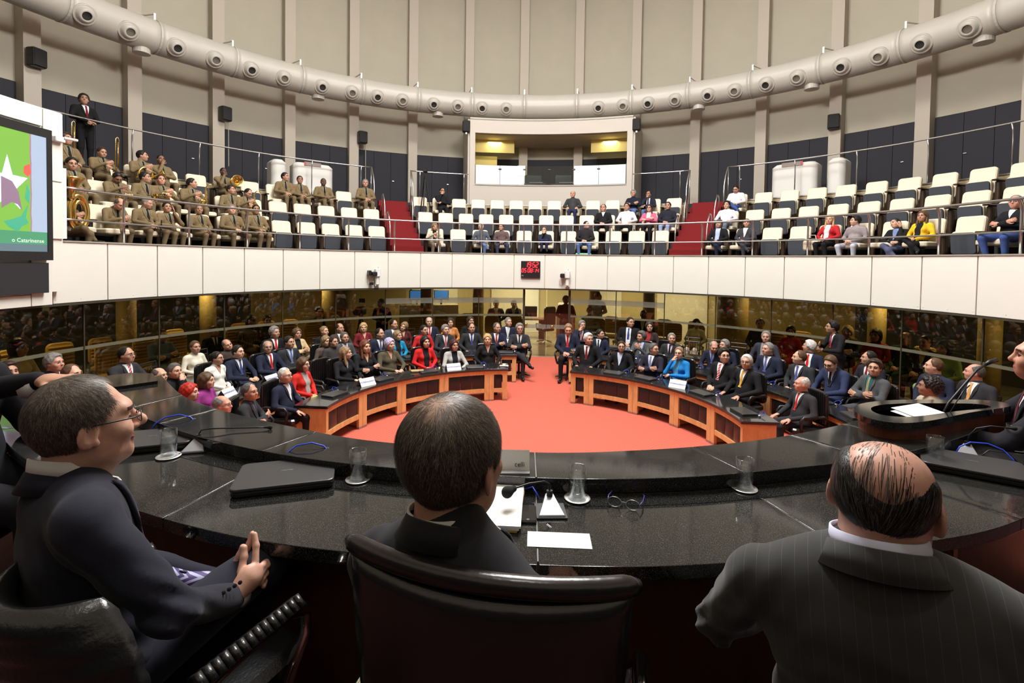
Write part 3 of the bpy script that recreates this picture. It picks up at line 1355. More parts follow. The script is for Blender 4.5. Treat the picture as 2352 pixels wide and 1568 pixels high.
rl = thing('front_railing', 'steel two-bar railing along the balcony front', 'railing', (0, 0, 0))
q = MB()
q.tube(arc_pts(7.75, -84.5, 112, 4.0), .024, 8)
q.build('handrail', M_STEEL, rl, smooth=True)
q = MB()
q.tube(arc_pts(7.83, -84.5, 112, 3.485), .017, 8)
q.build('middle_rail', M_STEEL, rl, smooth=True)
pmesh = None
for i in range(19):
    a = -76.6 + 9.37 * i
    if pmesh is None:
        q = MB()
        # post stands on the fascia and curves in to the handrail
        q.tube([(0, 7.84, 3.12), (0, 7.84, 3.60), (0, 7.84, 3.80), (0, 7.825, 3.90), (0, 7.79, 3.965), (0, 7.755, 3.995)], .023, 8)
        pmesh = q.build('post', M_STEEL, rl, smooth=True)
        o = pmesh
    else:
        o = pmesh.copy()
        COL.objects.link(o)
    o.rotation_euler = (0, 0, -math.radians(a))
for lab, a0, a1, endl, endr in (('steel walkway railing behind the uniformed band', -90, ST_L - ST_W - .1, False, True),
                                ('short steel walkway railing beside the booth and tripod', ST_L + ST_W - .1, -12.2, True, False),
                                ('short steel walkway railing right of the booth', 18.8, ST_R - ST_W + .2, False, True),
                                ('steel walkway railing behind the empty seats', ST_R + ST_W - .6, 92, True, False)):
    ur = thing('walkway_railing', lab, 'railing')
    q = MB()
    q.tube(arc_pts(10.8, a0, a1, 5.97), .021, 8)
    q.build('handrail', M_STEEL, ur, smooth=True)
    k0 = 8.2
    aa = [a1 - 1.7 - k0 * i for i in range(12)] if not endl else [a0 + 1.7 + k0 * i for i in range(12)]
    for a in aa:
        if not (a0 + .8 < a < a1 - .8):
            continue
        q = MB()
        q.tube([pol(10.86, a, FW), pol(10.86, a, 5.6), pol(10.85, a, 5.82), pol(10.80, a, 5.96)], .017, 6)
        q.build('post', M_STEEL, ur, smooth=True)
    for e, a in ((endl, a0), (endr, a1)):
        if e:
            q = MB()
            q.tube([pol(10.8, a, 5.97), pol(10.72, a, 5.95), pol(10.45, a, 5.62), pol(10.32, a, 5.30), pol(10.30, a, 4.2)], .021, 8)
            q.build('end_bow', M_STEEL, ur, smooth=True)
            q = MB()
            q.tube([pol(10.8, a, FW), pol(10.8, a, 5.97)], .017, 6)
            q.build('post', M_STEEL, ur, smooth=True)
# stair handrails: low hoops at each side of the steps
for sb, nm in ((ST_L, 'left'), (ST_R, 'right')):
    for s in (-1, 1):
        for k, (r0, z0) in enumerate(((9.55, F3 - .35), (8.65, F2 - .40))):
            a = sb + s * (ST_W - .35) * 7.9 / r0
            sd = ('lower', 'upper')[k == 0]
            h = thing('stair_handrail', '%s hooped steel handrail on the %s side of the %s steps' % (sd, 'booth' if (s > 0) == (sb < 0) else 'outer', 'left' if sb < 0 else 'right'), 'handrail')
            q = MB()
            q.tube([pol(r0 + .42, a, z0 + .25), pol(r0 + .42, a, z0 + 1.12), pol(r0 + .36, a, z0 + 1.22), pol(r0 + .24, a, z0 + 1.24), pol(r0 + .10, a, z0 + 1.05), pol(r0, a, z0 + .80), pol(r0 - .03, a, z0 + .5), pol(r0 - .03, a, z0 - .1)], .019, 8)
            q.build('hoop', M_STEEL, h, smooth=True)

# ------------------------------------------------------------------ booth
bo = structure('wall_booth', 'cream control booth standing on the balcony walkway', 'booth')
BA0, BA1, BR = -11.9, 18.5, 11.0
M_BOOTH = mat('booth_paint', (0.57, 0.525, 0.465), 0.75, spec=0.25)
for nm, a0, a1, z0, z1 in (('front_lower', BA0, BA1, FW - .4, 5.66), ('front_upper', BA0, BA1, 7.52, 8.02), ('front_jamb', BA0, -10.9, 5.66, 7.52), ('front_jamb', 17.5, BA1, 5.66, 7.52)):
    q = MB()
    q.arc(BR, BR + .14, a0, a1, z0, z1)
    q.build(nm, M_BOOTH, bo)
for a in (BA0, BA1):
    q = MB()
    q.arc(BR + .1, R_WALL - .1, a - .35, a + .35, FW, 8.02, 1)
    q.build('side_wall', M_BOOTH, bo)
q = MB()
q.arc(BR, R_WALL - .1, BA0, BA1, 7.98, 8.06)
q.build('roof', M_BOOTH, bo)
q = MB()
q.arc(BR + .15, R_WALL - .12, BA0, BA1, 7.50, 7.53)
q.build('booth_ceiling', mat('booth_ceiling', (0.55, 0.47, 0.33), 0.85), bo)
M_YELLOW = mat('yellow_wall', (0.74, 0.60, 0.20), 0.75)
for a0, a1 in ((-10.9, -3.4), (10.6, 17.6)):
    q = MB()
    q.arc(11.9, 12.0, a0, a1, 7.02, 7.50)
    q.build('lit_soffit', M_YELLOW, bo)
q = MB()
q.arc(12.6, 12.68, -10.9, -6.4, 5.0, 7.02)
q.build('yellow_board', M_YELLOW, bo)
q = MB()
q.arc(BR - .03, BR + .17, -10.9, 17.5, 5.64, 5.675)
q.build('sill', mat('sill_metal', (0.4, 0.36, 0.3), 0.4), bo)
M_FROST = mat('frosted_glass', (0.60, 0.66, 0.72), 0.25)
M_CLEAR = glass_pane('clear_pane', (.86, .88, .86), 1.45)
wn = structure('window_1', 'booth window with low frosted glass screens and a clear middle', 'window')
edges = [-10.75, -6.15, -1.5, 3.2, 7.8, 12.4, 17.35]
for i in range(6):
    q = MB()
    q.arc(BR + .03, BR + .042, edges[i] + .03, edges[i + 1] - .03, 5.69, 6.37, 3)
    q.build('pane', M_CLEAR if i in (2, 3) else M_FROST, wn)
for a in edges[1:-1]:
    q = MB()
    q.rbox(pol(BR + .025, a, 6.24), (.11, .05, .05), .022, Matrix.Rotation(-math.radians(a), 3, 'Z'), axis=1)
    q.build('clamp', M_BLACK, wn)
for a in (-10.85, 17.45):
    q = MB()
    q.box(pol(BR + .03, a, 6.02), (.03, .04, .74), Matrix.Rotation(-math.radians(a), 3, 'Z'))
    q.build('clamp_bar', M_BLACK, wn)
q = MB()
q.box(pol(BR + .02, -2.1, 6.2), (.28, .004, .36), Matrix.Rotation(math.radians(2.1), 3, 'Z'))
tag(q.build('paper_notice', M_PAPER), 'white paper taped on the frosted booth screen', 'notice')
q = MB()
q.box(pol(12.58, -8.6, 6.35), (.30, .006, .22), Matrix.Rotation(math.radians(8.6), 3, 'Z'))
tag(q.build('paper_notice', M_PAPER), 'white paper pinned to the yellow board in the booth', 'notice')
# mixing desk and seated operators' gear in the booth
for i, (a, lab) in enumerate(((0.2, 'dark equipment console behind the clear booth pane, left'), (5.8, 'dark equipment console behind the clear booth pane, right'))):
    t = thing('equipment_console', lab, 'console', pol(11.5, a, FW), face_in(a))
    q = MB()
    q.box((0, 0, .45), (.9, .5, .9))
    q.build('cabinet', M_BLACK, t)
    q = MB()
    q.rbox((0, .02, 1.08), (.62, .06, .34), .03, axis=1)
    q.build('screen', mat('screen_off', (.02, .025, .03), .15), t)
    q = MB()
    q.box((-.1, .2, .93), (.5, .2, .04))
    q.build('keyboard', mat('grey_keys', (.2, .2, .2), .6), t)

for _a in (-7, 3.3, 14):
    area_light('booth_lamp', pol(11.9, _a, 7.42), pol(11.95, _a, 5.0), .5, 16, (1, .93, .72))
# ------------------------------------------------------------------ duct
DR, DZ, DT = 11.7, 8.72, .43
M_DUCT = mat('duct_paint', (0.46, 0.435, 0.38), 0.38, noise=0.03, nscale=2.0)
du = thing('air_duct', 'large cream round air duct curving along the wall', 'air duct')
seg0 = -89.13
pts_all = []
for i in range(17):
    a0, a1 = seg0 + 9.715 * i, seg0 + 9.715 * (i + 1)
    if a0 < -83 or a1 > 84:
        pass
    q = MB()
    n = 14
    q.tube([pol(DR, a0 + (a1 - a0) * k / n, DZ) for k in range(n + 1)], [DT + (.004 if k % 2 else 0) for k in range(n + 1)], 28)
    q.build('duct_section', M_DUCT, du, smooth=True)
    q = MB()
    q.tube([pol(DR, a0 - .12, DZ), pol(DR, a0 + .12, DZ)], DT + .012, 28)
    q.build('duct_joint', M_DUCT, du, smooth=False)
    q = MB()
    q.box(pol(DR + .02, a0, DZ + DT + .1), (.05, .02, .24), Matrix.Rotation(-math.radians(a0), 3, 'Z'))
    q.build('hanger_strap', M_WHITE, du)
    q = MB()
    p0, p1 = pol(DR + .05, a0, DZ + DT + .2), pol(R_WALL - .3, a0, DZ + DT + .45)
    q.tube([p0, p1], .02, 6)
    q.build('wall_bracket', M_WHITE, du)
nozA = NOZZLES
mb1 = mb2 = None
for i, (a, el) in enumerate(nozA):
    if mb1 is None:
        q = MB()
        q.lathe([(.245, .0), (.245, .03), (.225, .045), (.205, .035), (.185, .06), (.150, .115), (.105, .145), (.098, .130), (.095, .06), (.001, .05)], n=28)
        mb1 = q.mesh('nozzle', True)
        mb1.materials.append(M_DUCT)
        q = MB()
        q.lathe([(.001, .055), (.094, .062), (.096, .120), (.090, .10), (.001, .095)], n=20)
        mb2 = q.mesh('nozzle_throat')
        mb2.materials.append(mat('throat_dark', (.012, .011, .010), .6))
        mb3 = mb2.copy()
        mb3.materials.clear()
        mb3.materials.append(mat('throat_grey', (.13, .115, .09), .6))
    nz = bpy.data.objects.new('nozzle', mb1)
    COL.objects.link(nz)
    nz.parent = du
    dirv = -pol(1, a) * math.cos(el) + Vector((0, 0, math.sin(el)))
    nz.location = pol(DR, a, DZ) + dirv * (DT - .035)
    nz.rotation_euler = dirv.to_track_quat('Z', 'Y').to_euler()
    th = bpy.data.objects.new('nozzle_throat', mb2 if i % 2 else mb3)
    COL.objects.link(th)
    th.parent = nz
for a in (-61.5, -37.8, -17.5, 29.0, 45.5, 64.5):
    q = MB()
    q.tube([pol(DR + .02, a, DZ - DT + .1), pol(DR + .02, a, DZ - DT - .10)], .20, 20)
    q.build('bottom_outlet', M_DUCT, du, smooth=False)

# wall loudspeakers on the pilasters
for a, z, lab in ((-69.6, 7.62, 'black loudspeaker on the pilaster nearest the screen'), (-49.6, 7.42, 'black loudspeaker on the pilaster behind the band'),
                  (-29.6, 7.40, 'small black loudspeaker on a pilaster above the grey panels'), (46.9, 7.38, 'black loudspeaker on a pilaster above the right seats')):
    t = thing('loudspeaker', lab, 'loudspeaker', pol(R_WALL - .50, a, z), face_in(a) + .25)
    q = MB()
    q.rbox((0, 0, 0), (.32, .24, .44), .04, axis=2)
    q.build('cabinet', M_BLACK, t)
    q = MB()
    q.rbox((0, .125, 0), (.28, .012, .40), .02, axis=1)
    q.build('grille', mat('speaker_mesh', (.02, .02, .02), .9), t)
    q = MB()
    q.box((0, -.16, 0), (.06, .12, .06))
    q.build('bracket', M_BLACK, t)
    q = MB()
    q.tube([(-.05, -.12, -.1), (-.16, -.14, -.2), (-.2, -.16, -.14), (-.21, -.17, -1.6)], .012, 5)
    q.build('cable', M_PILASTER, t)
for a, lab in ((-12.6, 'black loudspeaker at the left top corner of the booth'), (19.1, 'black loudspeaker at the right top corner of the booth')):
    t = thing('loudspeaker', lab, 'loudspeaker', pol(BR + .05, a, 7.72), face_in(a))
    q = MB()
    q.rbox((0, 0, 0), (.27, .24, .40), .04, axis=2)
    q.build('cabinet', M_BLACK, t)
    q = MB()
    q.rbox((0, .125, 0), (.23, .012, .36), .02, axis=1)
    q.build('grille', mat('speaker_mesh', (.02, .02, .02), .9), t)
    q = MB()
    q.box((0, -.02, -.23), (.05, .08, .06))
    q.build('bracket', M_STEEL, t)

# white cabinets on the walkway
for a, w_, lab in ((-39.0, 1.25, 'white rounded counter on the walkway behind the band'), (-44.3, .45, 'narrow white counter end behind the bandsmen'),
                   (44.0, 1.25, 'white rounded counter on the walkway behind the empty seats'), (49.6, .45, 'narrow white counter end right of the larger one')):
    t = thing('white_counter', lab, 'counter', pol(11.6, a, FW), face_in(a))
    q = MB()
    q.rbox((0, 0, .55), (w_, .7, 1.1), .18, axis=2, seg=14)
    q.build('body', mat('counter_white', (.74, .72, .68), .5), t)
    if w_ > 1:
        q = MB()
        q.box((.05, .36, 1.06), (.52, .02, .12))
        q.build('sign_plate', mat('sign_taupe', (.25, .19, .16), .5), t)
        q = MB()
        q.box((.28 if a < 0 else -.24, .372, 1.06), (.05, .01, .12))
        q.build('sign_mark', mat('sign_red', (.5, .05, .05), .5), t)
# ------------------------------------------------------------------ glass wall under the balcony and the gallery behind it
M_TINT = glass_pane('tinted_glass', (.62, .58, .45), 1.5, 0.02)
M_DOORGLASS = glass_pane('door_glass', (.72, .70, .60), 1.5, 0.0)
def frosted(name, col, see):
    m = bpy.data.materials.new(name)
    m.use_nodes = True
    N, L = m.node_tree.nodes, m.node_tree.links
    N.clear()
    out = N.new('ShaderNodeOutputMaterial')
    t = N.new('ShaderNodeBsdfTransparent')
    d = N.new('ShaderNodeBsdfDiffuse')
    d.inputs['Color'].default_value = tuple(col) + (1,)
    mx = N.new('ShaderNodeMixShader')
    mx.inputs[0].default_value = 1 - see
    L.new(t.outputs[0], mx.inputs[1])
    L.new(d.outputs[0], mx.inputs[2])
    L.new(mx.outputs[0], out.inputs['Surface'])
    _mats[name] = m
    return m


M_STRIP = frosted('frosted_strip', (.20, .19, .13), .35)
M_BAND = frosted('frosted_band', (.30, .29, .24), .55)
M_MULL = mat('dark_mullion', (.045, .038, .022), .4)
GR = 7.92
g0 = -91.4
wid = [0]


def pane_run(name, label, idx):
    w = structure(name, label, 'window')
    for i in idx:
        a0, a1 = g0 + 10 * i, g0 + 10 * (i + 1)
        q = MB()
        q.arc(GR, GR + .012, a0 + .04, a1 - .04, .02, 2.06, 5)
        q.build('pane', M_TINT, w)
        q = MB()
        q.arc(GR - .004, GR - .001, a0 + .04, a1 - .04, 1.225, 1.285, 5)
        q.build('frosted_strip', M_STRIP, w)
        if 6 <= i <= 11:
            q = MB()
            q.arc(GR - .004, GR - .001, a0 + .04, a1 - .04, 1.62, 1.78, 5)
            q.build('frosted_band', M_BAND, w)
    for i in sorted(set(idx) | {k + 1 for k in idx}):
        a = g0 + 10 * i
        q = MB()
        q.box(pol(GR, a, 1.03), (.022, .03, 2.06), Matrix.Rotation(-math.radians(a), 3, 'Z'))
        q.build('mullion', M_MULL, w)
    q = MB()
    q.arc(GR - .03, GR + .05, g0 + 10 * idx[0], g0 + 10 * (idx[-1] + 1), 0, .03)
    q.build('floor_channel', M_MULL, w)
    return w


pane_run('window_2', 'tinted frameless glass wall left of the glass doors', list(range(0, 9)))
pane_run('window_3', 'tinted frameless glass wall right of the glass doors', list(range(10, 20)))
dr = structure('door_1', 'pair of clear glass doors opposite the dais', 'door')
for k, (a0, a1) in enumerate(((-1.3, 3.55), (3.65, 8.5))):
    q = MB()
    q.arc(GR, GR + .012, a0, a1, .02, 2.05, 4)
    q.build('door_leaf', M_DOORGLASS, dr)
    q = MB()
    q.arc(GR - .006, GR - .001, a0, a1, .86, .98, 4)
    q.build('frosted_strip', M_BAND, dr)
for a in (-1.4, 8.6):
    q = MB()
    q.box(pol(GR, a, 1.03), (.07, .05, 2.08), Matrix.Rotation(-math.radians(a), 3, 'Z'))
    q.build('door_post', M_MULL, dr)
for a, z, nm in ((-.9, .98, 'door_knob'), (4.9, .93, 'door_knob')):
    q = MB()
    q.lathe([(.02, 0), (.02, .04), (.045, .05), (.052, .07), (.035, .095), (.001, .10)], pol(GR - .0, a, z), 14, Matrix.Rotation(PI - math.radians(a), 3, 'Z') @ Matrix.Rotation(-PI / 2, 3, 'X'))
    q.build(nm, M_BRASS, dr, smooth=True)

# gallery shell
gw = structure('wall_gallery', 'outer wall of the gallery behind the glass', 'wall')
for a0, a1, m in ((-125, -46, M_DIMWALL), (-46, -22, M_OLIVE), (-22, 32, M_GALWALL), (32, 50, M_OLIVE), (50, 125, M_DIMWALL)):
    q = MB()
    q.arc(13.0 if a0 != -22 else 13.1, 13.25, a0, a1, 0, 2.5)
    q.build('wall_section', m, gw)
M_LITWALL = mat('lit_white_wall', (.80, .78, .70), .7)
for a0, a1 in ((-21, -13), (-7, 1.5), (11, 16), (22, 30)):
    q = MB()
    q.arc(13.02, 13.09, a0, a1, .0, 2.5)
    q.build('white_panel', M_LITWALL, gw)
cm = None
for i, a in enumerate((-88, -68, -57.5, -38.0, -20.6, -10.4, 12.6, 23.0, 38.5, 58.5, 71.0, 84.0)):
    q = MB()
    big = a in (-38.0, 38.5)
    q.tube([pol(9.9 if not big else 9.4, a, 0), pol(9.9 if not big else 9.4, a, 2.5)], .19 if not big else .42, 24)
    o = q.build('pillar', M_OLIVE, gw, smooth=True)
# the lit office straight ahead
for k, (a, r) in enumerate(((-15, 11.6), (-3, 11.8), (4, 11.0), (17, 11.6), (27, 11.6))):
    area_light('office_lamp', pol(r, a, 2.38), pol(r, a, 0), .8, 95, (1, .93, .72))
for a in (-80, -60, -42, 45, 62, 80):
    area_light('gallery_lamp', pol(9.6, a, 2.40), pol(9.8, a, 0), .3, 46, (1, .85, .5))
for a, lab in ((-16.6, 'lit blue computer screen in the office behind the glass'), (-21.0, 'dim blue computer screen by the pillar behind the glass')):
    t = thing('monitor', lab, 'monitor', pol(11.6, a, 1.25), face_in(a))
    q = MB()
    q.rbox((0, 0, .35), (.55, .04, .36), .015, axis=1)
    q.build('bezel', M_BLACK, t)
    q = MB()
    q.box((0, .022, .36), (.50, .004, .30))
    q.build('display', mat('screen_blue', (.05, .22, .85), .3, emit=1.6), t)
    q = MB()
    q.box((0, -.02, .08), (.06, .05, .18))
    q.build('stand', M_BLACK, t)
    q = MB()
    q.box((0, 0, -.62), (1.2, .6, 1.24))
    q.build('desk_block', mat('office_desk', (.35, .30, .22), .6), t)
# chair and gear seen through the doors
t = thing('office_chair', 'black swivel chair with chromed base beyond the glass doors', 'chair', pol(10.4, 3.0, 0), .6)
q = MB()
q.rbox((0, 0, .50), (.5, .5, .1), .08, axis=2)
q.build('seat', M_LEATHER, t)
q = MB()
q.rbox((0, -.26, .95), (.48, .1, .75), .1, axis=1)
q.build('backrest', M_LEATHER, t)
q = MB()
q.tube([(0, 0, .1), (0, 0, .46)], .03, 8)
for k in range(5):
    q.tube([(0, 0, .12), (.3 * math.cos(k * 1.257), .3 * math.sin(k * 1.257), .06)], .02, 6)
q.build('base', M_CHROME, t)
for s in (-1, 1):
    q = MB()
    q.tube([(s * .27, .15, .5), (s * .29, .15, .70), (s * .29, -.15, .70), (s * .27, -.2, .6)], .02, 6)
    q.build('armrest', M_BLACK, t)
t = thing('printer_stand', 'pale printer on a stand beyond the glass doors', 'printer', pol(12.0, 6.6, 0), face_in(6.6))
q = MB()
q.box((0, 0, .5), (.7, .5, 1.0))
q.build('stand', mat('stand_brown', (.12, .07, .05), .5), t)
q = MB()
q.rbox((0, 0, 1.18), (.6, .45, .3), .06, axis=0)
q.build('body', mat('printer_grey', (.5, .5, .47), .5), t)
t = thing('computer_desk', 'black computer desk and tower beyond the glass doors', 'desk', pol(11.6, .8, 0), face_in(1))
q = MB()
q.box((0, 0, .72), (1.0, .6, .04))
q.build('top', mat('stand_brown', (.12, .07, .05), .5), t)
q = MB()
q.box((-.3, 0, .35), (.25, .5, .66))
q.build('tower', M_BLACK, t)
q = MB()
q.rbox((.15, .0, 1.0), (.5, .05, .4), .02, axis=1)
q.build('screen', M_BLACK, t)
q = MB()
q.box((.45, 0, .35), (.04, .5, .70))
q.build('side_panel', mat('stand_brown', (.12, .07, .05), .5), t)

# gallery chairs with ribbed mustard backs
M_MUST = mat('mustard_leather', (.52, .34, .10), .45)


def ribbed_chair():
    t = thing('gallery_chair', 'x', 'chair', (0, 0, 0))
    q = MB()
    q.rbox((0, .02, .46), (.48, .48, .09), .07, axis=2)
    q.build('seat', M_MUST, t, smooth=False)
    q = MB()
    q.rbox((0, -.24, .82), (.46, .06, .56), .10, axis=1, seg=4)
    for k in range(6):
        q.tube([(-.20, -.205, .66 + .07 * k), (.20, -.205, .66 + .07 * k)], .028, 6)
    q.build('backrest', M_MUST, t)
    for sx in (-1, 1):
        for sy in (-1, 1):
            q = MB()
            q.tube([(sx * .2, sy * .2, .42), (sx * .22, sy * .24, 0)], .015, 5)
            q.build('leg', M_BLACK, t)
    return t


rc = ribbed_chair()
spots = []
for r, l in ((8.75, [-83.5, -78.5, -73.5, -69.0, -64.5, -56, -51.5, -47.5, -43, -23.5, -14.2, -8.0, -3.0, 14.0, 19.0, 24.5, 29.0, 33, 46.5, 51, 66, 80.5, 84.5]),
             (9.65, [-85, -80, -75.5, -71, -62, -53, -49, -45, -17.5, -12.5, 16.0, 26.0, 31.5, 48.5, 55, 64.5, 82.5])):
    spots += [(r, a) for a in l]
for i, (r, a) in enumerate(spots):
    side = 'left of' if a < -22 else ('straight beyond' if a < 32 else 'right of')
    rowt = 'nearer' if r < 9 else 'farther'
    seq = sorted(x for rr, x in spots if rr == r and (x < -22) == (a < -22) and (x < 32) == (a < 32))
    lab = 'mustard chair, %s from the left in the %s gallery row %s the glass doors' % (['first', 'second', 'third', 'fourth', 'fifth', 'sixth', 'seventh', 'eighth', 'ninth', 'tenth', 'eleventh'][seq.index(a)], rowt, side)
    grp = 'mustard chairs in the gallery, %s row, %s the doors' % (rowt, side)
    o = rc if i == 0 else dup(rc)
    o['label'] = lab
    o['group'] = grp
    o.location = pol(r, a, 0)
    o.rotation_euler = (0, 0, face_in(a) + .1 * math.sin(i * 1.7))

# ------------------------------------------------------------------ screen unit at the left
sc_ = thing('screen_unit', 'cream panelled housing with a large wall screen at the left', 'screen', (0, 0, 0))
SR = 7.58
q = MB()
q.arc(SR, SR + .30, -100, -85.95, 2.30, 5.15, 6)
q.build('housing', M_FASCIA, sc_)
for a0, a1, z0, z1 in ((-88.35, -86.05, 4.05, 5.13), (-88.35, -86.05, 3.14, 4.03), (-100, -88.45, 4.86, 5.13), (-89.9, -87.5, 2.10, 3.12), (-100, -90.0, 2.10, 2.27)):
    q = MB()
    q.arc(SR - .035, SR, a0, a1, z0, z1, 3)
    q.build('panel', M_FASCIA, sc_, bevel=.004)
q = MB()
q.arc(SR - .13, SR - .02, -99.5, -88.15, 2.80, 4.80, 5)
q.arc(SR - .15, SR - .13, -99.5, -88.15, 2.80, 2.93, 5)
q.arc(SR - .15, SR - .13, -99.5, -88.15, 4.67, 4.80, 5)
q.arc(SR - .15, SR - .13, -88.75, -88.15, 2.93, 4.67, 1)
q.build('screen_frame', M_BLACK, sc_)
q = MB()
q.arc(SR - .12, SR - .03, -99.5, -88.5, 2.30, 2.76, 5)
q.build('speaker_bar', mat('speaker_cloth', (.018, .018, .022), .8), sc_)


def screen_image():
    m, N, L, bs = _new('screen_image')
    tc = N.new('ShaderNodeTexCoord')
    sp = N.new('ShaderNodeSeparateXYZ')
    L.new(tc.outputs['UV'], sp.inputs[0])
    # flag shown on the display: yellow-green cloth, red band, pale wall, green caption bar
    r = N.new('ShaderNodeValToRGB')
    r.color_ramp.interpolation = 'CONSTANT'
    e = r.color_ramp.elements
    e[0].position = 0
    e[0].color = (.30, .70, .08, 1)
    e[1].position = .845
    e[1].color = (.62, .74, .95, 1)
    k = e.new(.832)
    k.color = (.62, .30, .38, 1)
    n = N.new('ShaderNodeTexNoise')
    n.inputs['Scale'].default_value = 5
    L.new(tc.outputs['UV'], n.inputs['Vector'])
    ad = N.new('ShaderNodeMath')
    ad.operation = 'MULTIPLY_ADD'
    ad.inputs[1].default_value = .03
    L.new(n.outputs['Fac'], ad.inputs[0])
    L.new(sp.outputs[0], ad.inputs[2])
    L.new(ad.outputs[0], r.inputs['Fac'])
    r2 = N.new('ShaderNodeValToRGB')
    r2.color_ramp.interpolation = 'CONSTANT'
    e2 = r2.color_ramp.elements
    e2[0].position = 0
    e2[0].color = (.16, .26, .30, 1)
    e2[1].position = .06
    e2[1].color = (.10, .45, .22, 1)
    k2 = e2.new(.17)
    k2.color = (0, 0, 0, 1)
    L.new(sp.outputs[1], r2.inputs['Fac'])
    gt = N.new('ShaderNodeMath')
    gt.operation = 'GREATER_THAN'
    gt.inputs[1].default_value = .17
    L.new(sp.outputs[1], gt.inputs[0])
    mx = N.new('ShaderNodeMix')
    mx.data_type = 'RGBA'
    L.new(gt.outputs[0], mx.inputs[0])
    L.new(r2.outputs['Color'], mx.inputs[6])
    L.new(r.outputs['Color'], mx.inputs[7])
    L.new(mx.outputs[2], bs.inputs['Emission Color'])
    bs.inputs['Emission Strength'].default_value = .95
    bs.inputs['Base Color'].default_value = (.02, .02, .02, 1)
    bs.inputs['Roughness'].default_value = .2
    return m


def uv_arc(name, r, a0, a1, z0, z1, n, m, parent):
    vs = []
    for i in range(n + 1):
        a = a0 + (a1 - a0) * i / n
        vs += [pol(r, a, z0), pol(r, a, z1)]
    fs = [(2 * i, 2 * i + 2, 2 * i + 3, 2 * i + 1) for i in range(n)]
    me = bpy.data.meshes.new(name)
    me.from_pydata([tuple(v) for v in vs], [], fs)
    uv = me.uv_layers.new()
    for p in me.polygons:
        for li in p.loop_indices:
            vi = me.loops[li].vertex_index
            uv.data[li].uv = ((vi // 2) / n, vi % 2)
    return link(name, me, m, parent)


dsp = uv_arc('display', SR - .135, -99.4, -88.75, 2.93, 4.67, 12, screen_image(), sc_)
# emblem on the flag: pale star with dark bird and leaves, flat on the display
M_STAR = mat('emblem_star', (.5, .6, .9), .5, emit=.7)
M_BIRD = mat('emblem_brown', (.22, .15, .22), .5, emit=.35)
M_LEAF = mat('emblem_green', (.05, .32, .20), .5, emit=.5)
M_EMRED = mat('emblem_red', (.62, .08, .06), .5, emit=.6)


def screen_poly(name, pts, m, dr=.138):
    vs = [pol(SR - dr, -88.75 + u, 2.93 + v) for u, v in pts]
    me = bpy.data.meshes.new(name)
    me.from_pydata([tuple(v) for v in vs], [], [tuple(range(len(vs)))])
    return link(name, me, m, sc_)


star = []
for k in range(10):
    rr = (.62 if k % 2 == 0 else .26)
    t_ = math.radians(18 + 36 * k)
    star.append((-4.5 + rr / .62 * math.cos(t_) * 2.4, .95 + rr / .62 * math.sin(t_) * .42))
screen_poly('star_emblem', star, M_STAR)
screen_poly('bird_wing', [(-5.2, 1.05), (-4.0, 1.0), (-3.3, .86), (-2.9, .60), (-3.4, .68), (-4.1, .70), (-5.2, .60)], M_BIRD, .140)
screen_poly('leaf_spray', [(-5.0, .42), (-4.0, .46), (-3.0, .52), (-2.2, .70), (-2.5, .50), (-2.2, .42), (-3.0, .36), (-3.4, .28), (-4.4, .34)], M_LEAF, .140)
screen_poly('leaf_spray', [(-2.35, 1.0), (-2.0, .88), (-2.1, .70), (-2.6, .78)], M_LEAF, .141)
screen_poly('cap_emblem', [(-2.7, 1.24), (-2.0, 1.30), (-1.85, 1.16), (-2.2, 1.10), (-2.7, 1.14)], M_EMRED, .141)
cap_m = Matrix.Translation(pol(SR - .141, -91.2, 3.08)) @ Matrix.Rotation(PI - math.radians(-91.2), 4, 'Z') @ Matrix.Rotation(PI / 2, 4, 'X')
cap_m = Matrix.Translation(pol(SR - .142, -91.0, 3.09)) @ Matrix.Rotation(-math.radians(-91.0), 4, 'Z') @ Matrix.Rotation(PI / 2, 4, 'X')
text_mesh('caption', 'o Catarinense', .085, mat('caption_white', (.55, .7, .6), .5, emit=.8), sc_, cap_m)
# post with wiring at the housing's edge, and motion sensor
q = MB()
q.box(pol(7.66, -85.6, 3.72), (.10, .10, 1.14), Matrix.Rotation(math.radians(85.6), 3, 'Z'))
tag(q.build('end_post', M_WHITE), 'white square post closing the railing beside the screen', 'post')
t = thing('spotlight_sensor', 'small white sensor on the edge of the screen housing', 'sensor', pol(SR - .08, -86.9, 4.71), face_in(-86.9))
q = MB()
q.rbox((0, 0, 0), (.16, .10, .09), .02, axis=1)
q.build('body', M_WHITE, t)
q = MB()
q.tube([(-.05, .05, .03), (-.22, .1, .03)], .022, 8)
q.build('tube', M_WHITE, t)

# ladder end and lamp housings above the screen
t = thing('pole_frame', 'leaning white pole frame above the screen housing', 'pole', pol(8.5, -92.5, 5.1))
q = MB()
q.tube([(0, .05, -.2), (.05, -.30, 1.7)], .035, 8)
q.build('pole', M_WHITE, t)
q = MB()
q.tube([(.02, -.1, .65), (.0, .25, .62)], .05, 8)
q.build('lamp_tube', M_WHITE, t)
q = MB()
q.tube([(.02, -.1, 1.25), (.0, .15, 1.22)], .04, 8)
q.build('lamp_tube', M_WHITE, t)
q = MB()
q.box((.1, .35, .0), (.2, .7, .14))
q.build('bracket_box', mat('counter_white', (.74, .72, .68), .5), t)
q = MB()
q.box((.12, -.35, .12), (.2, .35, .2))
q.build('blue_box', mat('deep_blue', (.02, .05, .5), .4), t)

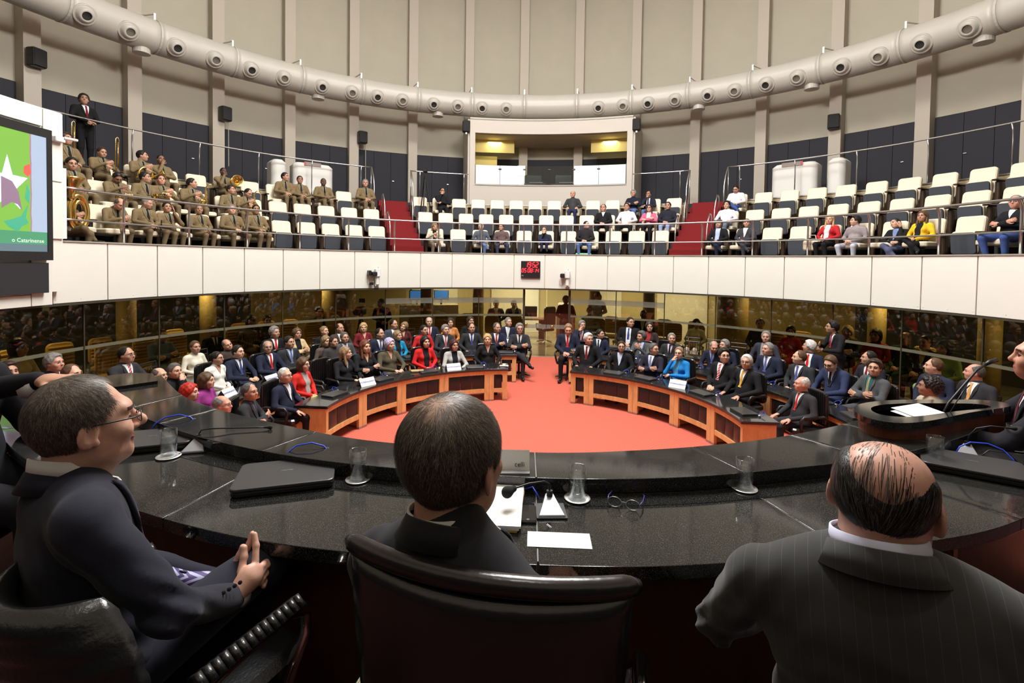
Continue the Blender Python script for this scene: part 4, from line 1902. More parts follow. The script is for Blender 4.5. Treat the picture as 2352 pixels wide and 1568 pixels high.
# ------------------------------------------------------------------ clock and cameras on the fascia
ck = thing('digital_clock', 'black digital clock with red figures on the balcony front', 'clock', pol(7.665, -.05, 2.655), face_in(-.05))
q = MB()
q.rbox((0, 0, 0), (.575, .07, .50), .012, axis=1)
q.build('case', M_BLACK, ck)
M_LED = mat('led_red', (1.0, .02, .03), .4, emit=3.2)
SEG = {'0': 'abcdef', '1': 'bc', '2': 'abged', '4': 'fgbc', '5': 'afgcd', '8': 'abcdefg', '9': 'abcdfg'}


def digit(q, ch, x, z, w, h, t):
    sh = lambda px, pz: (x + px + pz * .12, z + pz)
    seg = {'a': ((-w / 2, h / 2), (w / 2, h / 2)), 'g': ((-w / 2, 0), (w / 2, 0)), 'd': ((-w / 2, -h / 2), (w / 2, -h / 2)),
           'f': ((-w / 2, h / 2), (-w / 2, 0)), 'e': ((-w / 2, 0), (-w / 2, -h / 2)), 'b': ((w / 2, h / 2), (w / 2, 0)), 'c': ((w / 2, 0), (w / 2, -h / 2))}
    for s in SEG[ch]:
        (x0, z0), (x1, z1) = seg[s]
        x0, z0 = sh(x0, z0)
        x1, z1 = sh(x1, z1)
        L_ = math.hypot(x1 - x0, z1 - z0)
        an = math.atan2(z1 - z0, x1 - x0)
        q.box((-(x0 + x1) / 2, .037, (z0 + z1) / 2), (L_ * .88, .004, t), Matrix.Rotation(an, 3, 'Y'))


def led_row(txt, x, z, w, h, t, gap, colons):
    for i, ch in enumerate(txt):
        q = MB()
        digit(q, ch, x + i * gap + sum(.028 for c in colons if c <= i), z, w, h, t)
        q.build('digit', M_LED, ck)


led_row('1952', -.125, .140, .062, .145, .020, .095, (2,))
led_row('050814', -.238, -.030, .052, .11, .016, .078, (2, 4))
q = MB()
for x, z in ((.05, .17), (.045, .11)):
    q.box((-x, .037, z), (.018, .004, .018))
for x in (-.088, .096):
    for z in (0.0, -.055):
        q.box((-x, .037, z), (.012, .004, .02))
q.build('separator_dots', M_LED, ck)
q = MB()
q.tube([(.24 - .025 * math.cos(t_), .037, -.205 + .03 * math.sin(t_)) for t_ in np.linspace(0, PI, 7)], .004, 4)
q.build('maker_mark', M_WHITE, ck)

for a, z, lab, s in ((-34.2, 2.42, 'white pan-tilt camera with two black lenses on the balcony front', 1), (7.75, 2.42, 'white pan-tilt camera right of the clock', 0)):
    t = thing('wall_camera', lab, 'camera', pol(7.60, a, z), face_in(a))
    q = MB()
    q.rbox((-.06, 0, .10), (.16, .16, .24), .05, axis=2)
    q.build('head', M_WHITE, t)
    q = MB()
    q.tube([(-.06, -.02, -.02), (-.06, -.02, -.22)], .06, 12)
    q.build('neck', M_WHITE, t)
    q = MB()
    q.box((-.06, -.06, -.24), (.13, .12, .04))
    q.build('wall_mount', M_WHITE, t)
    q = MB()
    q.rbox((.08 if not s else .06, .06, .07), (.13, .26, .12), .03, axis=1)
    q.build('lens_hood', M_BLACK, t)
    if s:
        q = MB()
        q.rbox((.17, .02, .10), (.08, .18, .13), .02, axis=1)
        q.build('lens_hood', M_BLACK, t)
        q = MB()
        q.box((.1, -.03, -.20), (.10, .06, .07))
        q.build('junction_box', M_BLACK, t)
    q = MB()
    q.tube([(.1, 0, .0), (.19, -.04, -.06), (.18, -.05, -.17), (.1, -.05, -.2)], .006, 5)
    q.build('cable', M_WHITE, t)
    q = MB()
    q.tube([(-.08, 0, .22), (-.08, 0, .26)], .008, 6)
    q.build('tally_lamp', mat('tally_red', (.7, .1, .05), .4), t)
# ------------------------------------------------------------------ curved desks on the chamber floor
DH = .67
M_PAD = mat('black_pad', (0.012, 0.011, 0.012), 0.30, bump=.1, bscale=90)
M_FOOTCAP = mat('foot_cap', (0.35, 0.33, 0.31), 0.3, 0.7)


def curved_desk(label, r0, dep, posts, ends, side, npad=3):
    """posts: bearings of the double posts; ends: bearings of the outer ends (aisle end, near end)"""
    t = thing('curved_desk', label, 'desk')
    lo, hi = min(ends), max(ends)
    q = MB()
    q.arc(r0 - .03, r0 + dep, lo, hi, DH - .045, DH)
    top = q.build('granite_top', M_GRANITE, t, bevel=.006)
    q = MB()
    q.arc(r0 + .005, r0 + .045, lo + .25, hi - .25, DH - .125, DH - .045)
    q.build('upper_rail', M_ORANGEWOOD, t)
    q = MB()
    q.arc(r0 + .005, r0 + .045, lo + .25, hi - .25, .175, .255)
    q.build('lower_rail', M_ORANGEWOOD, t)
    pw = math.degrees(.048 / r0)
    for a in posts:
        for s in (-1, 1):
            q = MB()
            q.arc(r0, r0 + .05, a + s * (pw + .05) - pw, a + s * (pw + .05) + pw, .035, DH - .045, 1)
            q.build('post', M_ORANGEWOOD, t)
            q = MB()
            q.arc(r0 - .002, r0 + .052, a + s * (pw + .05) - pw, a + s * (pw + .05) + pw, 0, .035, 1)
            q.build('foot_cap', M_FOOTCAP, t)
        q = MB()
        q.arc(r0 + .05, r0 + dep - .05, a - pw * .5, a + pw * .5, .02, DH - .045, 1)
        q.build('divider', M_ORANGEWOOD, t)
    # aisle end post, near end solid panel
    for e in ends:
        near = abs(e) > 60
        s = 1 if e == lo else -1
        q = MB()
        if near:
            q.arc(r0 + .003, r0 + dep - .03, e + s * .5, e + s * (.5 + 2 * pw * .8), 0, DH - .045, 1)
            q.build('end_panel', M_ORANGEWOOD, t)
        else:
            q.arc(r0, r0 + .05, e + s * .35, e + s * (.35 + 2 * pw), .035, DH - .045, 1)
            q.build('post', M_ORANGEWOOD, t)
            q = MB()
            q.arc(r0 - .002, r0 + .052, e + s * .35, e + s * (.35 + 2 * pw), 0, .035, 1)
            q.build('foot_cap', M_FOOTCAP, t)
    # padded black panels between the posts
    edges = sorted(list(posts) + list(ends))
    for a0, a1 in zip(edges[:-1], edges[1:]):
        b0 = a0 + (2 * pw + .25 if a0 in posts else 2 * pw + .6)
        b1 = a1 - (2 * pw + .25 if a1 in posts else 2 * pw + .6)
        wdeg = math.degrees(.40 / r0)
        n = max(1, int(round((b1 - b0) / (math.degrees(.27 / r0)))))
        n = 1 if (b1 - b0) < math.degrees(.42 / r0) else 3
        for k in range(n):
            c0 = b0 + (b1 - b0) * k / n + .06
            c1 = b0 + (b1 - b0) * (k + 1) / n - .06
            q = MB()
            nn, mm = 6, 5
            vs, fs = [], []
            for i in range(nn + 1):
                for j in range(mm + 1):
                    u, v = i / nn, j / mm
                    bul = .020 * (math.sin(PI * u) * math.sin(PI * v)) ** .45
                    vs.append(pol(r0 + .022 - bul, c0 + (c1 - c0) * u, .262 + .278 * v))
            k0 = len(vs)
            vs += [pol(r0 + .035, c0 + (c1 - c0) * i / nn, z) for i in range(nn + 1) for z in (.262, .54)]
            for i in range(nn):
                for j in range(mm):
                    p = i * (mm + 1) + j
                    fs.append((p, p + mm + 1, p + mm + 2, p + 1))
                fs.append((k0 + 2 * i, k0 + 2 * i + 1, k0 + 2 * i + 3, k0 + 2 * i + 2))
            q.add(vs, fs)
            q.build('padded_panel', M_PAD, t, smooth=True)
    return t


curved_desk('curved front-row desk with black pads left of the aisle', 3.05, .50, [-15.6, -33.6, -51.1, -68.4], [-8.2, -88.5], -1)
curved_desk('curved front-row desk with black pads right of the aisle', 3.05, .50, [23.2, 40.7, 57.6, 74.0], [15.9, 92.0], 1)
curved_desk('curved middle-row desk left of the aisle', 4.58, .50, [-9.5, -22.0, -34.5, -47.0, -59.5, -72.0], [-3.6, -86.0], -1)
curved_desk('curved middle-row desk right of the aisle', 4.58, .50, [17.3, 29.8, 42.3, 54.8, 67.3, 79.8], [11.4, 91.0], 1)
curved_desk('curved back-row desk left of the aisle', 6.05, .48, [-7.8, -17.5, -27.2, -36.9, -46.6, -56.3, -66.0, -75.7], [-3.4, -86.0], -1)
curved_desk('curved back-row desk right of the aisle', 6.05, .48, [15.5, 25.2, 34.9, 44.6, 54.3, 64.0, 73.7], [11.0, 84.0], 1)

# ------------------------------------------------------------------ chairs


def swivel_chair():
    t = thing('swivel_chair', 'x', 'chair', (0, 0, 0))
    q = MB()
    q.rbox((0, .04, .43), (.52, .50, .09), .09, axis=2)
    q.build('seat', M_LEATHER, t)
    q = MB()
    q.rbox((0, -.25, .74), (.45, .05, .52), .08, axis=1)
    for k in range(9):
        x = -.18 + .045 * k
        q.tube([(x, -.225, .53), (x, -.230, .75), (x, -.225, .98)], .022, 6)
    q.build('backrest', M_LEATHER, t)
    for s in (-1, 1):
        q = MB()
        q.tube([(s * .25, -.22, .62), (s * .29, -.14, .66), (s * .29, .16, .655), (s * .285, .20, .60), (s * .25, .16, .42)], .024, 7)
        q.build('armrest', M_BLACK, t, smooth=True)
    q = MB()
    q.tube([(0, 0, .08), (0, 0, .42)], .03, 8)
    for k in range(5):
        an = k * 2 * PI / 5 + .3
        q.tube([(0, 0, .11), (.30 * math.cos(an), .30 * math.sin(an), .05)], [.03, .016], 6)
    q.build('star_base', M_BLACK, t)
    return t


def ballroom_chair():
    t = thing('ballroom_chair', 'x', 'chair', (0, 0, 0))
    q = MB()
    q.rbox((0, .02, .45), (.40, .40, .035), .04, axis=2)
    q.build('seat', M_BLACK, t)
    for s in (-1, 1):
        q = MB()
        q.tube([(s * .18, -.19, 0), (s * .18, -.18, .45), (s * .185, -.24, .93)], .012, 6)
        q.build('back_post', M_BLACK, t)
        q = MB()
        q.tube([(s * .18, .20, 0), (s * .18, .19, .45)], .012, 6)
        q.build('leg', M_BLACK, t)
    for z in (.92, .82, .56):
        q = MB()
        y = -.18 - .06 * (z - .45) / .48
        q.tube([(-.185, y, z), (.185, y, z)], .010, 6)
        q.build('cross_bar', M_BLACK, t)
    for k in range(5):
        q = MB()
        x = -.12 + .06 * k
        q.tube([(x, -.195, .56), (x, -.235, .83)], .007, 5)
        q.build('spindle', M_BLACK, t)
    for s in (-1, 1):
        q = MB()
        q.tube([(s * .18, -.185, .2), (s * .18, .195, .2)], .008, 5)
        q.build('stretcher', M_BLACK, t)
    return t


SWIV, BALL = swivel_chair(), ballroom_chair()
_first = {'s': True, 'b': True}


def place_chair(kind, loc, rotz, label, group):
    src = SWIV if kind == 's' else BALL
    if _first[kind]:
        _first[kind] = False
        o = src
    else:
        o = dup(src)
    o['label'], o['group'] = label, group
    o.location = loc
    o.rotation_euler = (0, 0, rotz)
    return o


# ------------------------------------------------------------------ things on the desks
def laptop_small():
    t = thing('laptop', 'x', 'laptop', (0, 0, 0))
    q = MB()
    q.rbox((0, 0, .010), (.36, .25, .020), .02, axis=2)
    q.build('base', M_LAPTOP, t)
    q = MB()
    q.rbox((0, 0, .027), (.36, .25, .012), .02, axis=2)
    q.build('lid', M_LAPTOP, t)
    q = MB()
    q.tube([(.14, .13, .01), (.15, .19, .05), (.20, .21, .07), (.25, .19, .05), (.25, .13, .01)], .0035, 6)
    q.build('cable', M_BLUEWIRE, t, smooth=True)
    q = MB()
    q.lathe([(.022, 0), (.022, .02), (.012, .03)], (.21, .12, 0), 10)
    q.build('socket', M_CHROME, t)
    return t


LAP = laptop_small()
_lf = True
for side, r, l in (('left', 3.24, [-77.5, -56.5, -38.5, -20.5]), ('right', 3.24, [31.5, 43.5, 65.5, 84.5]),
                   ('left', 4.82, [-68, -34.0, -13.5, -6.8]), ('right', 4.82, [16.5, 27.5, 44.5, 62.5, 78.0, 87.0]), ('left', 6.28, [-49.5, -24]), ('right', 6.28, [20, 52])):
    for i, a in enumerate(l):
        o = LAP if _lf else dup(LAP)
        _lf = False
        row = {3.24: 'front', 4.82: 'middle', 6.28: 'back'}[r]
        o['label'] = 'closed black laptop on the %s row desk %s of the aisle, %s from the aisle' % (row, side, ['first', 'second', 'third', 'fourth', 'fifth', 'sixth'][len(l) - 1 - i if side == 'left' else i])
        o['group'] = 'laptops on the chamber desks'
        o.location = pol(r, a, DH)
        o.rotation_euler = (0, 0, face_in(a) + PI + .15 * math.sin(a))

M_INK = mat('blue_ink', (.03, .05, .35), .6)


def name_card(label, r, a, turn, n):
    t = thing('name_card', label, 'name card', pol(r, a, DH), face_in(a) + turn, 'folded name cards on the desks')
    q = MB()
    W_, D_, H_ = .30, .085, .125
    q.add([(-W_ / 2, D_, 0), (W_ / 2, D_, 0), (W_ / 2, 0, H_), (-W_ / 2, 0, H_), (-W_ / 2, -D_, 0), (W_ / 2, -D_, 0),
           (-W_ / 2, D_ - .003, 0), (W_ / 2, D_ - .003, 0), (W_ / 2, 0, H_ - .004), (-W_ / 2, 0, H_ - .004), (-W_ / 2, -D_ + .003, 0), (W_ / 2, -D_ + .003, 0)],
          [(0, 1, 2, 3), (3, 2, 5, 4), (7, 6, 9, 8), (8, 9, 10, 11), (0, 3, 9, 6), (3, 4, 10, 9), (1, 7, 8, 2), (2, 8, 11, 5)])
    q.build('folded_card', M_PAPER, t, fixn=False)
    sl = math.atan2(H_, D_)
    m = Matrix.Translation((0, D_ / 2 + .003, H_ / 2 + .002)) @ Matrix.Rotation(PI, 4, 'Z') @ Matrix.Rotation(sl, 4, 'X')
    text_mesh('lettering', n, .040, M_INK, t, m)


name_card('folded card reading HOMENAGEADO on the middle desk, farthest left', 4.86, -88.0 + 4, .1, 'HOMENAGEADO')
name_card('folded card reading HOMENAGEADO before the young man in navy', 4.86, -72.5, .1, 'HOMENAGEADO')
name_card('folded card reading HOMENAGEADO on the left front desk by a laptop', 3.2, -64.0, -.2, 'HOMENAGEADO')
name_card('folded card reading HOMENAGEADO before the woman in red, front row', 3.2, -29.0, 0, 'HOMENAGEADO')
name_card('folded card reading HOMENAGEADO before the man with dusty pink tie', 4.80, -23.8, 0, 'HOMENAGEADO')
name_card('folded card reading HOMENAGEADO on the back desk beside the aisle', 6.2, -4.6, 0, 'HOMENAGEADO')
name_card('folded white card on the right front desk', 3.22, 56.5, .35, 'HOMENAGEADO')
# small things on the desk ends
q = MB()
q.rbox(pol(3.2, -9.6, DH + .02), (.20, .10, .035), .02, axis=2)
q.tube([pol(3.2, -9.6, DH + .03), pol(3.22, -8.2, DH + .06)], .012, 6)
tag(q.build('desk_microphone', M_CHROME), 'chromed gadget at the aisle end of the left front desk', 'microphone')
t = thing('award_cup', 'small gold rimmed cup on the middle desk beside the aisle', 'cup', pol(4.75, 13.2, DH))
q = MB()
q.lathe([(.06, 0), (.10, .06), (.11, .13), (.10, .14), (.09, .06), (.001, .02)], n=16)
q.build('bowl', M_CHROME, t, smooth=True)
q = MB()
q.tube([(.112 * math.cos(x), .112 * math.sin(x), .07) for x in np.linspace(0, 2 * PI, 17)[:-1]], .012, 6, closed=True)
q.build('gold_band', M_BRASS, t, smooth=True)
q = MB()
q.rbox(pol(3.35, -41.5, DH + .02), (.26, .12, .035), .02, Matrix.Rotation(.3, 3, 'Z'), axis=2)
tag(q.build('clutch_bag', mat('clutch_gold', (.42, .30, .14), .5)), 'small gold clutch bag before the lavender haired woman', 'bag')
q = MB()
q.rbox(pol(3.42, 54.0, DH + .035), (.26, .14, .07), .02, Matrix.Rotation(-.8, 3, 'Z'), axis=2)
tag(q.build('purse', mat('snake_print', (.38, .31, .21), .6, noise=.5, nscale=60)), 'patterned purse beside the woman in bright blue', 'bag')
for a, r, lab in ((-1.0 - 3.2, 3.2, 'x'),):
    pass
# ------------------------------------------------------------------ balcony seats


def theatre_seat(folded):
    t = thing('theatre_seat', 'x', 'seat', (0, 0, 0))
    tilt = Matrix.Rotation(.16, 3, 'X')
    q = MB()
    q.rbox((0, -.02, .64), (.48, .09, .60), .07, tilt, axis=1, seg=4)
    q.build('backrest', M_CREAM, t, smooth=False)
    if folded:
        q = MB()
        q.rbox((0, .085, .44), (.44, .10, .44), .07, Matrix.Rotation(-.10, 3, 'X'), axis=1)
        q.build('seat_pan', M_CREAM, t)
        q = MB()
        q.rbox((0, .145, .425), (.42, .04, .40), .05, Matrix.Rotation(-.10, 3, 'X'), axis=1)
        q.build('seat_underside', M_SEATGREY, t)
    else:
        q = MB()
        q.rbox((0, .27, .42), (.46, .46, .11), .06, axis=2)
        q.build('seat_pan', M_CREAM, t)
    q = MB()
    q.rbox((.315, .10, .30), (.10, .26, .60), .045, axis=2)
    q.build('pedestal', M_DARKWOOD, t)
    q = MB()
    q.rbox((.315, .13, .615), (.12, .40, .03), .05, axis=2)
    q.build('armrest', M_DARKWOOD, t)
    return t


SEAT_UP, SEAT_DN = theatre_seat(True), theatre_seat(False)
_sf = {True: True, False: True}
ROWR = {1: 8.50, 2: 9.40, 3: 10.30}
ROWF = {1: F1, 2: F2, 3: F3}
SEATS = {(1, 'L'): [-32.1 - 4.4 * i for i in range(12)], (1, 'C'): [-20.2 + 4.67 * i for i in range(11)], (1, 'R'): [37.6 + 4.5 * i for i in range(11)],
         (2, 'L'): [-31.7 - 4.08 * i for i in range(12)], (2, 'C'): [-21.4 + 4.06 * i for i in range(13)], (2, 'R'): [37.5 + 4.13 * i for i in range(11)],
         (3, 'L'): [-31.6 - 3.76 * i for i in range(12)], (3, 'C'): [-21.6 + 3.71 * i for i in range(14)], (3, 'R'): [37.45 + 3.86 * i for i in range(11)]}
ROWN = {1: 'front', 2: 'middle', 3: 'top'}
SECN = {'L': 'band section', 'C': 'middle section', 'R': 'right section'}
ORD = ['first', 'second', 'third', 'fourth', 'fifth', 'sixth', 'seventh', 'eighth', 'ninth', 'tenth', 'eleventh', 'twelfth', 'thirteenth', 'fourteenth']
for (row, sec), lst in SEATS.items():
    lst = sorted(lst)
    for i, a in enumerate(lst):
        taken = any(abs(a - pa) < 2.2 and pr == row for pr, pa in SITTERS)
        src = SEAT_DN if taken else SEAT_UP
        o = src if _sf[taken] else dup(src)
        _sf[taken] = False
        o.location = pol(ROWR[row] + .03, a, ROWF[row])
        o.rotation_euler = (0, 0, face_in(a))
        o['label'] = '%s cream seat, %s from left, %s row, %s' % ('occupied' if taken else 'empty folded', ORD[i], ROWN[row], SECN[sec])
        o['group'] = 'balcony seats, %s row, %s' % (ROWN[row], SECN[sec])

# ------------------------------------------------------------------ band instruments


def P3(row, a, dr, z):
    return pol(ROWR[row] - .15 - dr, a, ROWF[row] + z)


def bell(q, base, d, r0, r1, L_, n=18):
    R = Vector(d).to_track_quat('Z', 'Y').to_matrix()
    prof = [(r0 + (r1 - r0) * (k / 8) ** 2.6, L_ * k / 8) for k in range(9)]
    prof += [(p[0] - .004, p[1]) for p in prof[::-1]]
    q.lathe(prof, base, n, R)


def instrument(name, label, cat, loc, rotz, fn):
    t = thing(name, label, cat, loc, rotz, 'band instruments on the balcony')
    fn(t)
    return t


def tuba(t):
    q = MB()
    q.tube([(.0 + .17 * math.sin(x) * .9, .0, .35 + .30 * math.cos(x)) for x in np.linspace(0, 2 * PI, 25)[:-1]], .045, 10, closed=True)
    q.build('outer_coil', M_BRASS, t, smooth=True)
    q = MB()
    q.tube([(.0 + .10 * math.sin(x) * .9, .03, .35 + .20 * math.cos(x)) for x in np.linspace(0, 2 * PI, 25)[:-1]], .03, 8, closed=True)
    q.build('inner_coil', M_BRASS, t, smooth=True)
    q = MB()
    bell(q, (.12, 0, .55), (0, 0, 1), .06, .20, .40)
    q.build('bell', M_BRASS, t, smooth=True)


def trombone(t):
    q = MB()
    q.tube([(0, 0, 0), (0, .02, .62), (.03, .02, .66), (.06, .02, .62), (.06, 0, 0), (.03, 0, -.05), (0, 0, 0)], .010, 7)
    q.tube([(.03, .03, 0), (.03, .05, .55)], .009, 6)
    q.build('slide', M_BRASS, t, smooth=True)
    q = MB()
    bell(q, (.10, 0, -.1), (.15, .3, -1), .012, .10, .30)
    q.build('bell', M_BRASS, t, smooth=True)


def baritone(t):
    q = MB()
    q.tube([(.14 * math.sin(x), 0, .16 * math.cos(x) + .1) for x in np.linspace(0, 2 * PI, 21)[:-1]], .028, 8, closed=True)
    q.tube([(.2, .02, .0), (.0, .04, .02), (-.22, .02, .04)], .022, 8)
    q.build('coil', M_BRASS, t, smooth=True)
    q = MB()
    bell(q, (-.14, 0, .06), (-.75, .5, .35), .03, .13, .26)
    q.build('bell', M_BRASS, t, smooth=True)


def saxophone(t):
    q = MB()
    q.tube([(.0, 0, .62), (-.05, .02, .70), (-.12, .03, .70), (-.15, .03, .66)], .012, 7)
    q.tube([(0, 0, .62), (.0, .0, .10), (.02, .03, .02), (.07, .06, .0), (.11, .08, .06)], [.018, .035, .04, .042, .045], 10)
    q.build('body_tube', M_BRASS, t, smooth=True)
    q = MB()
    bell(q, (.11, .08, .05), (.1, .25, 1), .045, .095, .26)
    q.build('bell', M_BRASS, t, smooth=True)
    q = MB()
    for k in range(8):
        q.lathe([(.018, 0), (.018, .008), (.001, .010)], (.0, .036, .16 + .05 * k), 8, Matrix.Rotation(-PI / 2, 3, 'X'))
    o = q.build('key_cups', M_BRASS, t)
    o['kind'] = 'stuff'


def round_horn(t):
    q = MB()
    bell(q, (0, 0, 0), (0, 1, .1), .02, .155, .16, 22)
    q.build('bell', M_BRASS, t, smooth=True)
    q = MB()
    q.tube([(.11 * math.sin(x), -.03, .11 * math.cos(x)) for x in np.linspace(0, 2 * PI, 21)[:-1]], .018, 7, closed=True)
    q.build('coil', M_BRASS, t, smooth=True)


def clarinet(t):
    q = MB()
    q.tube([(0, 0, 0), (0, .02, .34)], [.022, .012], 8)
    q.build('body_tube', M_BLACK, t)
    q = MB()
    for k in range(5):
        q.tube([(-.016, .02, .06 + .05 * k), (.016, .024, .07 + .05 * k)], .007, 5)
    q.build('keys', M_CHROME, t)


def cornet(t):
    q = MB()
    q.tube([(-.16, .02, 0), (.10, .02, 0), (.13, .02, .03), (.10, .02, .06), (-.08, .02, .06), (-.11, .02, .03), (-.08, .02, 0)], .010, 7)
    for k in range(3):
        q.tube([(-.03 + .03 * k, .02, -.05), (-.03 + .03 * k, .02, .10)], .012, 7)
    q.build('tubing', M_BRASS, t, smooth=True)
    q = MB()
    bell(q, (.10, .02, 0), (1, .2, -.2), .012, .065, .18)
    q.build('bell', M_BRASS, t, smooth=True)


instrument('tuba', 'brass tuba standing beside the white post', 'tuba', P3(1, -81.2, .30, .36), face_in(-81), tuba)
instrument('trombone', 'brass trombone held upright in the top row', 'trombone', P3(3, -69.0, .32, .75), face_in(-69), trombone)
instrument('trombone', 'brass trombone behind the bandsman nearest the screen', 'trombone', P3(3, -72.9, .05, .95), face_in(-73), trombone)
instrument('baritone_horn', 'brass baritone horn on a lap in the top row', 'horn', P3(3, -65.9, .36, .58), face_in(-65), baritone)
instrument('alto_horn', 'brass horn lying on the lap of the bowing bandsman', 'horn', P3(2, -71.0, .38, .60), face_in(-71), cornet)
instrument('cornet', 'brass cornet before the smiling bandsman', 'cornet', P3(2, -66.2, .38, .72), face_in(-66), cornet)
instrument('saxophone', 'tall brass saxophone in the middle row', 'saxophone', P3(2, -60.6, .34, .42), face_in(-60), saxophone)
instrument('saxophone', 'brass saxophone of the bandsman bending forward', 'saxophone', P3(2, -53.2, .34, .40), face_in(-53), saxophone)
instrument('round_horn', 'brass horn with its bell facing the chamber, top row', 'horn', P3(3, -53.9, .40, .80), face_in(-54), round_horn)
instrument('clarinet', 'black clarinet held by the cropped grey bandsman', 'clarinet', P3(1, -70.9, .40, .36), face_in(-70), clarinet)
instrument('clarinet', 'black clarinet held by the stout bandsman', 'clarinet', P3(1, -58.2, .40, .36), face_in(-58), clarinet)
instrument('clarinet', 'black clarinet held at the end of the front row', 'clarinet', P3(1, -53.9, .40, .36), face_in(-54), clarinet)

# tripod with video camera behind the middle seats
t = thing('camera_tripod', 'black video camera on a tripod by the left stairs', 'tripod', pol(9.75, -21.2, F3))
for k in range(3):
    q = MB()
    an = k * 2.094 + .5
    q.tube([(.03 * math.cos(an), .03 * math.sin(an), 1.45), (.26 * math.cos(an), .26 * math.sin(an), 0)], [.022, .016], 6)
    q.build('leg', M_BLACK, t)
q = MB()
q.tube([(0, 0, 1.0), (0, 0, 1.62)], .025, 8)
q.lathe([(.05, 0), (.05, .06), (.03, .09)], (0, 0, 1.45), 10)
q.build('column', M_BLACK, t)
q = MB()
q.rbox((0, 0, 1.74), (.12, .26, .12), .03, axis=1)
q.rbox((0, .02, 1.83), (.04, .18, .03), .01, axis=1)
q.build('video_camera', M_BLACK, t)
q = MB()
q.tube([(0, -.1, 1.62), (.1, -.35, 1.45)], .012, 6)
q.build('pan_handle', M_BLACK, t)
q = MB()
q.rbox((.11, .03, 1.76), (.06, .01, .08), .01, axis=1)
q.build('flip_screen', M_BLACK, t)
# handbag and a green folder on the balcony
t = thing('handbag', 'cream handbag beside the blonde woman in red', 'bag', P3(1, 54.6, .35, .32), face_in(54))
q = MB()
q.rbox((0, 0, .12), (.34, .12, .24), .05, axis=1)
q.build('body', mat('bag_cream', (.66, .55, .42), .5), t)
q = MB()
q.tube([(-.12, 0, .22), (-.08, 0, .36), (.08, 0, .36), (.12, 0, .22)], .010, 6)
q.build('strap', mat('bag_strap', (.8, .76, .7), .5), t)
q = MB()
q.rbox(P3(1, 11.4, .42, .05) + Vector((0, 0, .17)), (.46, .06, .05), .015, Matrix.Rotation(-math.radians(11.4), 3, 'Z'), axis=1)
tag(q.build('folder', mat('mint_green', (.25, .62, .42), .5)), 'mint green folder at the feet of the hooded man', 'folder')
# ------------------------------------------------------------------ people
def striped(name, c1, c2, sc, ang=.8):
    m, N, L, b = _new(name)
    tc = N.new('ShaderNodeTexCoord')
    mp = N.new('ShaderNodeMapping')
    mp.inputs['Rotation'].default_value = (0, ang, 0)
    L.new(tc.outputs['Object'], mp.inputs['Vector'])
    w = N.new('ShaderNodeTexWave')
    w.inputs['Scale'].default_value = sc
    L.new(mp.outputs['Vector'], w.inputs['Vector'])
    r = N.new('ShaderNodeValToRGB')
    r.color_ramp.interpolation = 'CONSTANT'
    r.color_ramp.elements[0].color = tuple(c1) + (1,)
    r.color_ramp.elements[1].position = .6
    r.color_ramp.elements[1].color = tuple(c2) + (1,)
    L.new(w.outputs['Fac'], r.inputs['Fac'])
    L.new(r.outputs['Color'], b.inputs['Base Color'])
    b.inputs['Roughness'].default_value = .6
    _mats[name] = m
    return m


M_TIE_REDSTRIPE = striped('tie_red_stripe', (.55, .02, .025), (.62, .50, .50), 9.0)
M_BADGE = mat('red_badge', (.58, .03, .03), .6)
_b = MB()
_b.rbox((0, 0, 0), (.012, .052, .040), .01, axis=0)
BADGE = _b.mesh('arm_badge')
